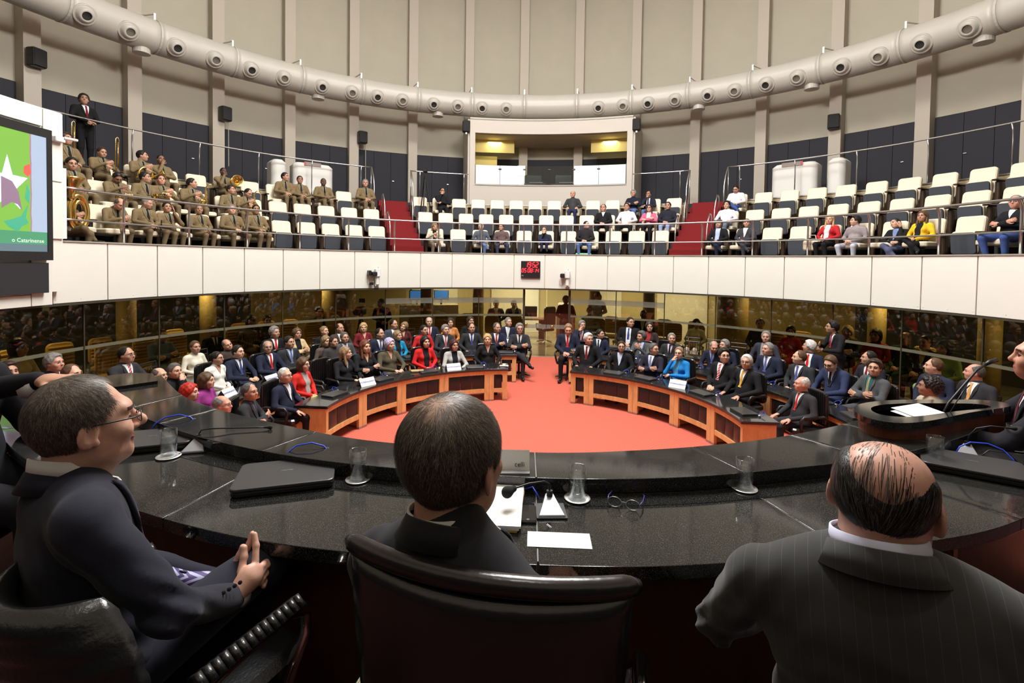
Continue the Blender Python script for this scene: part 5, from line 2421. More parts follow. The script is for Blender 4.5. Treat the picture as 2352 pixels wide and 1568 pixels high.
# baked seating: bearing, radius, head height, apparent turn, label, looks
CHAMBER = [
    (-94.8, 7.26, 1.24, 0.3, 'dark haired young man in black suit at the rim beyond the raised arm', dict(hc='b',sk='m',top=(.012,.012,.014),shirt=(.75,.75,.76),hair='thick')),
    (-90.1, 7.18, 1.24, 0.5, 'silver haired man in navy suit and red tie behind the grey ledge', dict(hc='g',sk='r',top=(.018,.022,.045),shirt=(.75,.75,.76),tie=(.55,.02,.02),hair='thick')),
    (-96.3, 6.29, 1.24, 0.5, 'man whose forehead just shows above the foreground head', dict(hc='n',sk='f',top=(.030,.031,.036),shirt=(.75,.75,.76),hair='reced')),
    (-84.2, 6.67, 1.24, 0.55, 'man with glasses, charcoal suit and red striped tie against the dark glass', dict(hc='k',sk='m',top=(.030,.031,.036),shirt=(.75,.75,.76),tie=M_TIE_REDSTRIPE,specs=True,hair='reced',arms='desk')),
    (-89.4, 5.6, 1.07, 0.55, 'bald round-faced man in black at the end of the stone ledge', dict(hc='s',sk='f',top=(.012,.012,.014),hair='bald',w=1.14)),
    (-87.4, 5.5, 1.1, 0.45, 'man in black resting his chin on his hand behind a name card', dict(hc='s',sk='f',top=(.012,.012,.014),hair='short',arms='chin',w=1.1)),
    (-71.3, 6.9, 1.11, 0.3, 'woman with hair in a bun wearing a cream jacket', dict(hc='n',sk='m',fem=True,top=(.72,.68,.55),hair='pony',arms='lap')),
    (-76.4, 5.7, 1.08, 0.6, 'dark haired woman with glasses in a white jacket', dict(hc='k',sk='m',fem=True,top=(.78,.77,.72),hair='pony',specs=True,shirt='skin',vtype='vneck')),
    (-92.3, 4.71, 1.07, 0.7, 'woman with a brown bob in a magenta coat', dict(hc='n',sk='f',fem=True,top=(.26,.035,.20),hair='bob',w=1.1)),
    (-100.2, 4.59, 1.07, 0.7, 'woman with bright red short hair just above the stone ledge', dict(hc='r',sk='f',fem=True,top=(.03,.03,.035),hair='mid')),
    (-109.5, 3.97, 1.07, 0.7, 'bald man with glasses half hidden by the stone ledge', dict(hc='g',sk='r',top=(.030,.031,.036),hair='bald',specs=True)),
    (-100.6, 3.82, 1.07, 0.55, 'man with folded arms in dark grey suit low beside the desk end', dict(hc='s',sk='m',top=(.030,.031,.036),shirt=(.10,.11,.16),hair='reced',arms='cross',tie=(.04,.04,.05))),
    (-71.9, 5.7, 1.12, 0.55, 'young dark haired man in navy suit and blue tie', dict(hc='k',sk='f',top=(.018,.022,.045),shirt=(.75,.75,.76),tie=(.05,.08,.22),hair='short',arms='desk')),
    (-65.8, 6.8, 1.08, 0.3, 'bald man in brown leaning back sideways behind the navy suited man', dict(hc='s',sk='r',top=(.055,.042,.036),hair='bald',roll=.35,lean=-.12)),
    (-65.9, 5.6, 1.13, 0.15, 'bald man with glasses, navy suit and bright red tie', dict(hc='g',sk='m',top=(.018,.022,.045),shirt=(.75,.75,.76),tie=(.55,.02,.02),hair='bald',specs=True,arms='desk')),
    (-56.9, 6.9, 1.19, 0.5, 'curly grey haired man in black suit with red tie, back row', dict(hc='g',sk='m',top=(.012,.012,.014),shirt=(.75,.75,.76),tie=(.55,.02,.02),hair='thick')),
    (-60.5, 5.7, 1.14, 0.45, 'bearded dark haired man in grey suit with pale blue tie', dict(hc='k',sk='m',top=(.030,.031,.036),shirt=(.45,.52,.75),tie=(.12,.16,.30),hair='short')),
    (-52.8, 6.8, 1.12, 0.3, 'woman with short brown curls in a beige jacket', dict(hc='n',sk='m',fem=True,top=(.62,.47,.27),shirt=(.012,.012,.014),vtype='open',hair='mid',arms='cross')),
    (-86.3, 3.76, 1.07, 0.6, 'elderly white haired man in navy suit at the near desk end', dict(hc='w',sk='f',top=(.018,.022,.045),shirt=(.75,.75,.76),hair='reced',specs=True,arms='thigh',w=1.12,bottom=(.012,.012,.014))),
    (-74.9, 3.98, 1.07, 0.6, 'older woman with auburn bob and glasses in a red coat', dict(hc='n',sk='f',fem=True,top=(.60,.028,.022),shirt=(.40,.36,.34),vtype='open',hair='bob',specs=True)),
    (-46.9, 6.9, 1.1, 0.5, 'woman with tied fair hair in dark clothes, back row', dict(hc='h',sk='f',fem=True,top=(.012,.012,.014),hair='pony')),
    (-52.4, 5.62, 1.07, 0.4, 'blonde woman in a brown coat with a bow', dict(hc='h',sk='f',fem=True,top=(.105,.078,.060),hair='bob',shirt=(.06,.04,.032),vtype='vneck')),
    (-51.5, 5.45, 1.07, 0.4, 'man mostly hidden between the blonde woman and the grey suit', dict(hc='b',sk='m',top=(.05,.045,.045),hair='short')),
    (-43.6, 6.9, 1.14, 0.4, 'balding man in a grey brown suit leaning on his desk', dict(hc='b',sk='m',top=(.055,.045,.045),shirt=(.75,.75,.76),hair='bald',lean=-.1,arms='thigh')),
    (-48.0, 5.6, 1.11, 0.3, 'man in mid grey suit with bright pale blue tie', dict(hc='s',sk='m',top=(.075,.078,.085),shirt=(.75,.75,.76),tie=(.22,.34,.80),hair='short')),
    (-38.4, 6.9, 1.11, 0.1, 'woman with short blonde hair in a burgundy blouse', dict(hc='y',sk='f',fem=True,top=(.17,.016,.022),hair='bob',shirt='skin',vtype='vneck')),
    (-60.4, 4.0, 1.1, 0.8, 'woman with long fair hair in black jacket, front row', dict(hc='h',sk='f',fem=True,top=(.012,.012,.014),hair='long',shirt=(.30,.28,.26),vtype='vneck',arms='desk')),
    (-53.7, 4.0, 1.16, 0.4, 'woman with long auburn hair and folded arms in black lace', dict(hc='a',sk='f',fem=True,top=(.012,.012,.014),hair='long',arms='cross',shirt='skin',vtype='vneck')),
    (-39.7, 5.5, 1.14, 0.5, 'mustached dark haired man in navy suit, middle row', dict(hc='k',sk='m',top=(.018,.022,.045),shirt=(.75,.75,.76),tie=(.09,.09,.15),hair='reced')),
    (-45.8, 4.0, 1.14, 0.5, 'woman with lavender hair in a patterned olive blouse', dict(hc='l',sk='f',fem=True,top=(.085,.072,.046),hair='mid',shirt='skin',vtype='vneck',arms='desk',w=1.1)),
    (-31.8, 6.9, 1.15, 0.4, 'dark haired man in blue grey suit turned to his neighbour', dict(hc='k',sk='m',top=(.055,.065,.09),shirt=(.75,.75,.76),hair='reced')),
    (-29.9, 6.8, 1.1, -0.2, 'woman with frosted short hair in a sequined burgundy top', dict(hc='h',sk='f',fem=True,top=(.085,.018,.020),hair='mid',roll=-.36,shirt='skin',vtype='vneck')),
    (-35.4, 5.44, 1.07, 0.5, 'fair haired woman in a turquoise jacket, middle row', dict(hc='h',sk='f',fem=True,top=(.015,.25,.46),hair='bob',shirt=(.012,.012,.014),vtype='open')),
    (-28.0, 5.6, 1.14, 0.4, 'woman with tied black hair in a red jacket, middle row', dict(hc='k',sk='m',fem=True,top=(.50,.022,.024),hair='pony')),
    (-23.7, 6.9, 1.18, 0.05, 'bald smiling man in navy suit and red tie, back row', dict(hc='g',sk='f',top=(.018,.022,.045),shirt=(.75,.75,.76),tie=(.55,.02,.02),hair='bald',w=1.06)),
    (-34.1, 4.0, 1.12, 0.35, 'woman with black hair in a red jacket, front row', dict(hc='k',sk='f',fem=True,top=(.60,.020,.022),shirt=(.012,.012,.014),vtype='open',hair='bob',arms='lap')),
    (-22.4, 5.6, 1.13, 0.3, 'grey haired man in dark suit with dusty pink tie', dict(hc='g',sk='f',top=(.030,.031,.036),shirt=(.75,.75,.76),tie=(.42,.10,.12),hair='thick',arms='desk')),
    (-18.8, 6.9, 1.14, 0.1, 'woman with brown hair in an orange flowered blouse', dict(hc='b',sk='f',fem=True,top=(.52,.20,.06),hair='bob',shirt='skin',vtype='vneck')),
    (-26.2, 3.65, 1.07, 0.3, 'woman with dark red bob in a silver jacket', dict(hc='m',sk='m',fem=True,top=(.42,.41,.40),shirt=(.012,.012,.014),vtype='open',hair='bob',arms='desk')),
    (-14.2, 6.9, 1.18, 0.3, 'woman with long brown hair in black, back row', dict(hc='b',sk='m',fem=True,top=(.012,.012,.014),hair='long')),
    (-15.5, 5.6, 1.16, 0.2, 'balding man in charcoal suit with navy tie', dict(hc='b',sk='m',top=(.030,.031,.036),shirt=(.75,.75,.76),tie=(.03,.05,.22),hair='reced',arms='thigh')),
    (-13.7, 4.0, 1.11, 0, 'woman with short blonde hair in a black cardigan', dict(hc='y',sk='f',fem=True,top=(.012,.012,.014),hair='bob',shirt='skin',vtype='vneck',arms='thigh')),
    (-9.0, 5.5, 1.17, 0.35, 'man with folded arms in navy suit and dark red tie', dict(hc='s',sk='m',top=(.018,.022,.045),shirt=(.75,.75,.76),tie=(.30,.03,.03),hair='reced',arms='cross')),
    (-5.3, 6.8, 1.16, 0.3, 'man with grey beard in navy suit by the aisle', dict(hc='g',sk='f',top=(.018,.022,.045),shirt=(.75,.75,.76),tie=(.6,.6,.6),hair='short')),
    (-2.9, 5.2, 1.19, 0.1, 'grey haired man with crossed legs and folded arms at the aisle', dict(hc='g',sk='m',top=(.030,.031,.036),shirt=(.75,.75,.76),tie=(.03,.03,.05),hair='thick',arms='cross',legs='legx',specs=True)),
    (10.5, 5.2, 1.24, 0, 'man with sandy hair looking down, red tie, at the aisle', dict(hc='h',sk='r',top=(.018,.022,.045),shirt=(.75,.75,.76),tie=(.55,.02,.02),hair='short',arms='lap',pitch=-.4,bottom=(.012,.012,.014))),
    (12.2, 6.8, 1.13, 0.2, 'grey haired man with pink tie resting chin on hand', dict(hc='g',sk='m',top=(.018,.022,.045),shirt=(.75,.75,.76),tie=(.60,.20,.22),hair='thick',arms='chin')),
    (18.6, 4.0, 1.18, 0.3, 'white haired man with mustache and dark red tie, front row', dict(hc='w',sk='m',top=(.012,.012,.014),shirt=(.75,.75,.76),tie=(.16,.012,.018),hair='thick',arms='thigh')),
    (18.1, 5.6, 1.08, 0.6, 'dark haired man in a navy dress uniform', dict(hc='k',sk='m',top=(.018,.022,.045),shirt=(.75,.75,.76),hair='short',arms='lap',tie=(.012,.012,.014))),
    (29.3, 4.0, 1.08, 0, 'man with glasses and open pale blue shirt, front row', dict(hc='b',sk='m',top=(.012,.012,.014),shirt=(.62,.68,.86),hair='short',specs=True,arms='thigh')),
    (22.6, 7.14, 1.24, 0.3, 'heavy man in black suit with blue tie, back row', dict(hc='k',sk='m',top=(.012,.012,.014),shirt=(.75,.75,.76),tie=(.03,.06,.24),vtype='open',hair='short',w=1.2)),
    (29.3, 5.5, 1.11, -0.5, 'grey curly haired man clasping his hands in a grey suit', dict(hc='s',sk='m',top=(.075,.078,.085),shirt=(.45,.52,.75),hair='curly',arms='clasp')),
    (27.6, 6.8, 1.2, 0.1, 'woman with dark short hair and glasses in a brown jacket over red', dict(hc='b',sk='f',fem=True,top=(.040,.026,.026),shirt=(.32,.03,.03),vtype='open',hair='mid',specs=True)),
    (39.2, 4.0, 1.11, 0.5, 'man with glasses and folded arms in a navy suit, front row', dict(hc='s',sk='m',top=(.022,.02,.035),shirt=(.75,.75,.76),tie=(.18,.22,.42),hair='short',arms='cross',specs=True)),
    (36.6, 5.5, 1.14, 0.1, 'grey haired man in dark suit before a ribbed chair', dict(hc='g',sk='m',top=(.030,.031,.036),shirt=(.62,.5,.6),tie=(.012,.012,.014),hair='short',arms='lap')),
    (47.6, 4.0, 1.11, -0.2, 'fair haired woman in a bright blue jacket with hand on mouth', dict(hc='h',sk='f',fem=True,top=(.015,.20,.55),shirt=(.10,.36,.60),vtype='open',hair='pony',specs=True,arms='chin')),
    (46.6, 5.5, 1.1, 0.2, 'bald man bending forward in navy suit with blue shirt', dict(hc='g',sk='r',top=(.018,.022,.045),shirt=(.45,.52,.75),tie=(.10,.10,.30),hair='bald',lean=.25,pitch=-.35,arms='desk')),
    (47.5, 5.9, 1.08, -0.5, 'grey haired man behind the bending bald man', dict(hc='g',sk='r',top=(.018,.022,.045),hair='thick',shirt=(.75,.75,.76))),
    (60.1, 4.1, 1.2, 0.15, 'dark haired man with glasses and red striped tie, front row', dict(hc='k',sk='f',top=(.012,.012,.014),shirt=(.75,.75,.76),tie=M_TIE_REDSTRIPE,hair='thick',specs=True,arms='lap')),
    (51.5, 6.85, 1.24, -0.1, 'grey haired man in blue grey suit over a knitted vest', dict(hc='g',sk='m',top=(.035,.037,.055),shirt=(.26,.25,.24),vtype='open',hair='short',arms='thigh')),
    (67.3, 4.1, 1.18, -0.2, 'grey haired man with glasses and yellow tie, front row', dict(hc='w',sk='m',top=(.012,.012,.014),shirt=(.75,.75,.76),tie=(.65,.36,.05),hair='short',specs=True,arms='thigh',w=1.08)),
    (58.8, 5.6, 1.19, -0.5, 'short haired man in navy suit and blue tie, middle row', dict(hc='g',sk='r',top=(.018,.022,.045),shirt=(.75,.75,.76),tie=(.10,.12,.34),hair='short')),
    (67.3, 5.4, 1.18, -0.8, 'brown haired man in grey suit seen in profile', dict(hc='n',sk='f',top=(.030,.031,.036),shirt=(.75,.75,.76),tie=(.08,.10,.30),hair='reced',arms='lap')),
    (83.5, 4.19, 1.07, -0.8, 'bald elderly man with red tie at the near end of the desk', dict(hc='w',sk='r',top=(.030,.031,.036),shirt=(.75,.75,.76),tie=(.55,.02,.02),hair='bald',arms='thigh',w=1.15)),
    (60.5, 6.7, 1.19, -1.1, 'white haired man turning away, navy suit and red tie', dict(hc='w',sk='m',top=(.018,.022,.045),shirt=(.75,.75,.76),tie=(.55,.02,.02),hair='thick',vtype='open')),
    (73.2, 5.5, 1.23, -0.3, 'brown haired man with glasses reading in a blue suit', dict(hc='n',sk='f',top=(.030,.040,.095),shirt=(.75,.75,.76),tie=(.012,.012,.014),hair='short',specs=True,pitch=-.45,arms='desk',lean=.15)),
    (71.3, 6.6, 1.19, -0.9, 'dark haired man in profile with burgundy tie, back row', dict(hc='k',sk='m',top=(.02,.018,.028),shirt=(.75,.75,.76),tie=(.20,.02,.03),hair='reced')),
    (79.7, 5.66, 1.24, -0.1, 'dark haired man with folded arms in grey suit and teal shirt', dict(hc='b',sk='m',top=(.075,.078,.085),shirt=(.02,.12,.12),tie=(.30,.26,.16),hair='thick',arms='cross')),
    (79.8, 6.8, 1.24, -0.9, 'brown haired man in navy suit beyond the lectern', dict(hc='n',sk='f',top=(.018,.022,.045),shirt=(.75,.75,.76),tie=(.12,.03,.03),hair='reced',w=1.1)),
    (92.6, 5.49, 1.24, -1, 'person with black curly hair behind the lectern', dict(hc='k',sk='k',top=(.45,.38,.28),hair='curly')),
    (83.6, 7.02, 1.24, -0.9, 'bald man with orange tie beyond the lectern', dict(hc='s',sk='r',top=(.030,.031,.036),shirt=(.75,.75,.76),tie=(.68,.36,.12),hair='bald',w=1.12)),
]
BALCONY = [
    (3, -73.8, 5.28, 0.4, 'uniformed bandsman by the screen, top row', dict(hair='thick',hc='b',sk='m',arms='lap',legs='sit',top=(.205,.150,.078),bottom=(.17,.125,.07),shirt=(.20,.19,.13),tie=(.012,.012,.014),badge=BADGE)),
    (2, -76.5, 4.65, 0.2, 'bandsman with eyes lowered beside the white post, middle row', dict(hair='short',hc='k',sk='m',arms='lap',legs='sit',top=(.205,.150,.078),bottom=(.17,.125,.07),shirt=(.20,.19,.13),tie=(.012,.012,.014),badge=BADGE,pitch=-.2)),
    (3, -70.1, 5.15, 0.3, 'bandsman holding a trombone, top row', dict(hair='short',hc='b',sk='m',arms='play',legs='sit',top=(.205,.150,.078),bottom=(.17,.125,.07),shirt=(.20,.19,.13),tie=(.012,.012,.014),badge=BADGE,pitch=-.3)),
    (2, -71.5, 4.55, 0.3, 'bandsman bowing his head over a horn, middle row', dict(hair='short',hc='k',sk='k',arms='play',legs='sit',top=(.205,.150,.078),bottom=(.17,.125,.07),shirt=(.20,.19,.13),tie=(.012,.012,.014),badge=BADGE,pitch=-.7)),
    (3, -65.5, 5.23, 0.8, 'bandsman with a baritone horn on his lap, top row', dict(hair='short',hc='k',sk='m',arms='play',legs='sit',top=(.205,.150,.078),bottom=(.17,.125,.07),shirt=(.20,.19,.13),tie=(.012,.012,.014),badge=BADGE)),
    (3, -63.1, 5.21, 0.2, 'bandsman with cropped hair resting his chin, top row', dict(hair='shaved',hc='k',sk='k',arms='chin',legs='sit',top=(.205,.150,.078),bottom=(.17,.125,.07),shirt=(.20,.19,.13),tie=(.012,.012,.014),badge=BADGE)),
    (2, -68.0, 4.6, 0.7, 'bandsman looking aside, third from the screen, middle row', dict(hair='short',hc='k',sk='m',arms='lap',legs='sit',top=(.205,.150,.078),bottom=(.17,.125,.07),shirt=(.20,.19,.13),tie=(.012,.012,.014),badge=BADGE)),
    (2, -65.8, 4.6, 0.2, 'smiling bandsman with a cornet, middle row', dict(hair='short',hc='b',sk='r',arms='play',legs='sit',top=(.205,.150,.078),bottom=(.17,.125,.07),shirt=(.20,.19,.13),tie=(.012,.012,.014),badge=BADGE)),
    (2, -61.8, 4.62, 0.8, 'bandsman with an upright saxophone, middle row', dict(hair='short',hc='k',sk='m',arms='play',legs='sit',top=(.205,.150,.078),bottom=(.17,.125,.07),shirt=(.20,.19,.13),tie=(.012,.012,.014),badge=BADGE)),
    (3, -54.8, 5.15, 0.3, 'bandsman with a round horn before him, top row', dict(hair='shaved',hc='k',sk='d',arms='chin',legs='sit',top=(.205,.150,.078),bottom=(.17,.125,.07),shirt=(.20,.19,.13),tie=(.012,.012,.014),badge=BADGE)),
    (2, -56.1, 4.58, 0.6, 'bandsman glancing at his neighbour, middle row', dict(hair='short',hc='k',sk='m',arms='lap',legs='sit',top=(.205,.150,.078),bottom=(.17,.125,.07),shirt=(.20,.19,.13),tie=(.012,.012,.014),badge=BADGE)),
    (2, -53.7, 4.57, 0.5, 'bandsman bending over his saxophone, middle row', dict(hair='reced',hc='k',sk='m',arms='play',legs='sit',top=(.205,.150,.078),bottom=(.17,.125,.07),shirt=(.20,.19,.13),tie=(.012,.012,.014),badge=BADGE,pitch=-.5)),
    (1, -75.1, 3.91, 0.4, 'bald bandsman looking down at his telephone, front row', dict(hair='bald',hc='s',sk='r',arms='play',legs='sit',top=(.205,.150,.078),bottom=(.17,.125,.07),shirt=(.20,.19,.13),tie=(.012,.012,.014),badge=BADGE,pitch=-.6,lean=.2)),
    (1, -71.5, 3.96, 0.7, 'grey cropped bandsman with hands between his knees, front row', dict(hair='shaved',hc='g',sk='m',arms='lap',legs='wide',top=(.205,.150,.078),bottom=(.17,.125,.07),shirt=(.20,.19,.13),tie=(.012,.012,.014),badge=BADGE,pitch=-.2)),
    (1, -68.4, 3.91, 0.2, 'bandsman leaning his cheek on his hand, front row', dict(hair='short',hc='k',sk='m',arms='cheek',legs='sit',top=(.205,.150,.078),bottom=(.17,.125,.07),shirt=(.20,.19,.13),tie=(.012,.012,.014),badge=BADGE)),
    (1, -63.7, 3.93, 0.1, 'bandsman with shaved head and folded hands, front row', dict(hair='shaved',hc='s',sk='t',arms='lap',legs='sit',top=(.205,.150,.078),bottom=(.17,.125,.07),shirt=(.20,.19,.13),tie=(.012,.012,.014),badge=BADGE)),
    (1, -58.7, 4.0, 0.2, 'grey haired stout bandsman, front row', dict(hair='short',hc='g',sk='f',arms='lap',legs='wide',top=(.205,.150,.078),bottom=(.17,.125,.07),shirt=(.20,.19,.13),tie=(.012,.012,.014),badge=BADGE,w=1.1)),
    (1, -54.7, 4.05, 0.1, 'bandsman at the end of the front row', dict(hair='short',hc='k',sk='t',arms='lap',legs='sit',top=(.205,.150,.078),bottom=(.17,.125,.07),shirt=(.20,.19,.13),tie=(.012,.012,.014),badge=BADGE)),
    (1, -81.2, 3.83, 0.5, 'bandsman behind the tuba, front row', dict(hair='short',hc='k',sk='m',arms='play',legs='legx',top=(.205,.150,.078),bottom=(.17,.125,.07),shirt=(.20,.19,.13),tie=(.012,.012,.014),badge=BADGE)),
    (3, -45.6, 5.24, 0.6, 'bandsman turning to talk, right half of the top row', dict(hair='short',hc='k',sk='m',arms='lap',legs='sit',top=(.205,.150,.078),bottom=(.17,.125,.07),shirt=(.20,.19,.13),tie=(.012,.012,.014),badge=BADGE)),
    (3, -43.1, 5.2, 0.1, 'smiling bandsman, second from the talking one', dict(hair='short',hc='k',sk='t',arms='lap',legs='sit',top=(.205,.150,.078),bottom=(.17,.125,.07),shirt=(.20,.19,.13),tie=(.012,.012,.014),badge=BADGE)),
    (3, -39.2, 5.21, 0.1, 'broad bandsman with shaved head before the white cabinet', dict(hair='shaved',hc='k',sk='d',arms='lap',legs='sit',top=(.205,.150,.078),bottom=(.17,.125,.07),shirt=(.20,.19,.13),tie=(.012,.012,.014),badge=BADGE,w=1.1)),
    (3, -31.9, 5.3, 0.1, 'grey haired bandsman sitting alone beside the stairs', dict(hair='short',hc='g',sk='m',arms='lap',legs='sit',top=(.205,.150,.078),bottom=(.17,.125,.07),shirt=(.20,.19,.13),tie=(.012,.012,.014),badge=BADGE)),
    (3, -17.6, 5.22, 0.0, 'man in black shirt resting chin on hand beside the tripod', dict(hair='short',hc='k',sk='m',arms='chin',top=(.012,.012,.014),specs=True)),
    (1, -20.8, 3.91, 0.0, 'woman with long hair in a cream jacket looking at her phone', dict(hair='long',hc='h',sk='f',fem=True,top=(.62,.57,.44),bottom=(.20,.15,.11),shirt=(.012,.012,.014),vtype='open',pitch=-.4,arms='play')),
    (1, -10.8, 3.93, 0.0, 'white haired man in jeans with his head tipped back', dict(hair='short',hc='w',sk='r',top=(.10,.115,.14),bottom=(.14,.20,.36),shirt=(.06,.07,.09),vtype='open',pitch=.4,legs='legx',arms='thigh')),
    (1, -6.4, 3.93, -0.3, 'man in a plum jumper with a lanyard', dict(hair='short',hc='b',sk='m',top=(.13,.085,.085),bottom=(.05,.06,.10),legs='wide')),
    (1, 2.8, 3.86, 0, 'youth in navy clothes curled up on his seat', dict(hair='short',hc='n',sk='f',top=(.025,.03,.05),bottom=(.022,.024,.08),arms='chin',legs='up')),
    (3, 8.0, 5.21, 0.0, 'bald man in a grey jacket sitting alone below the booth', dict(hair='bald',hc='g',sk='r',top=(.045,.045,.048),bottom=(.025,.03,.075),shirt=(.05,.05,.055),vtype='open',arms='thigh')),
    (1, 11.5, 4.03, 0.45, 'man in a black hooded top and faded jeans', dict(hair='shaved',hc='k',sk='f',top=(.022,.02,.022),bottom=(.12,.19,.40),legs='wide')),
    (2, 14.5, 4.63, 0.0, 'man in a black jumper with white collar', dict(hair='reced',hc='b',sk='r',top=(.012,.012,.014),shirt=(.75,.75,.76),vtype='vneck',arms='lap',legs='wide')),
    (2, 19.1, 4.65, 0.0, 'man in a white shirt and black trousers, middle section', dict(hair='short',hc='k',sk='m',top=(.72,.72,.78),bottom=(.012,.012,.014),arms='thigh',legs='wide')),
    (3, 19.5, 5.19, 0.0, 'grey haired man with folded arms and jeans, top row', dict(hair='thick',hc='g',sk='m',top=(.015,.017,.03),bottom=(.10,.16,.32),arms='cross')),
    (3, 22.3, 5.14, 0.0, 'bald man in dark jacket over white shirt, top row', dict(hair='bald',hc='k',sk='t',top=(.018,.02,.035),shirt=(.66,.66,.82),vtype='open',bottom=(.10,.16,.32),arms='chin',tie=(.012,.012,.014))),
    (2, 23.4, 4.59, 0.0, 'woman in a bright pink jacket', dict(hair='long',hc='b',sk='f',fem=True,top=(.80,.13,.25),shirt=(.7,.62,.55),vtype='open',bottom=(.012,.012,.014),specs=True,arms='cross')),
    (2, 26.9, 4.64, 0.0, 'bearded man in a navy jacket and pale jeans', dict(hair='short',hc='k',sk='m',top=(.018,.02,.03),bottom=(.30,.36,.55),arms='lap')),
    (1, 37.9, 3.98, -0.2, 'man in dark jacket and pale blue shirt beside the stairs', dict(hair='thick',hc='s',sk='m',top=(.012,.012,.014),shirt=(.45,.52,.75),vtype='open',bottom=(.018,.022,.045),legs='legx')),
    (3, 37.4, 5.17, 0.0, 'man in white shirt with sunglasses on his head', dict(hair='short',hc='k',sk='m',top=(.78,.72,.75),bottom=(.05,.09,.26),pitch=-.5,legs='legx')),
    (2, 37.4, 4.58, 0.0, 'man in a pale shirt sitting at the stair end, middle row', dict(hair='thick',hc='k',sk='f',top=(.80,.74,.80),bottom=(.14,.17,.24),arms='thigh')),
    (1, 42.8, 3.97, -0.1, 'man in a grey suit with open collar, front row', dict(hair='reced',hc='b',sk='m',top=(.05,.05,.06),shirt=(.75,.75,.76),legs='legx')),
    (1, 56.3, 3.95, -0.2, 'blonde woman in a red jacket over white blouse', dict(hair='long',hc='y',sk='f',fem=True,top=(.50,.022,.030),shirt=(.75,.75,.76),vtype='open',bottom=(.012,.012,.014))),
    (1, 60.2, 3.89, -0.8, 'young man in a checked shirt and pale trousers', dict(hair='thick',hc='k',sk='f',top=(.30,.26,.27),bottom=(.52,.53,.62),legs='wide')),
    (1, 65.9, 3.79, -0.5, 'man dozing with his head on his hand', dict(hair='short',hc='k',sk='f',top=(.012,.012,.014),shirt=(.2,.28,.5),bottom=(.09,.10,.18),arms='cheek',legs='legx',roll=.36)),
    (1, 69.0, 3.89, -0.3, 'woman in a yellow patterned jacket', dict(hair='long',hc='n',sk='m',fem=True,top=(.85,.55,.03),shirt=(.012,.012,.014),vtype='open',bottom=(.012,.012,.014),legs='legx')),
    (1, 79.4, 4.0, -0.25, 'man with glasses in black jacket and blue jeans', dict(hair='reced',hc='g',sk='r',top=(.012,.012,.014),shirt=(.75,.75,.76),vtype='vneck',bottom=(.05,.09,.27),specs=True,arms='cross',legs='wide')),
]
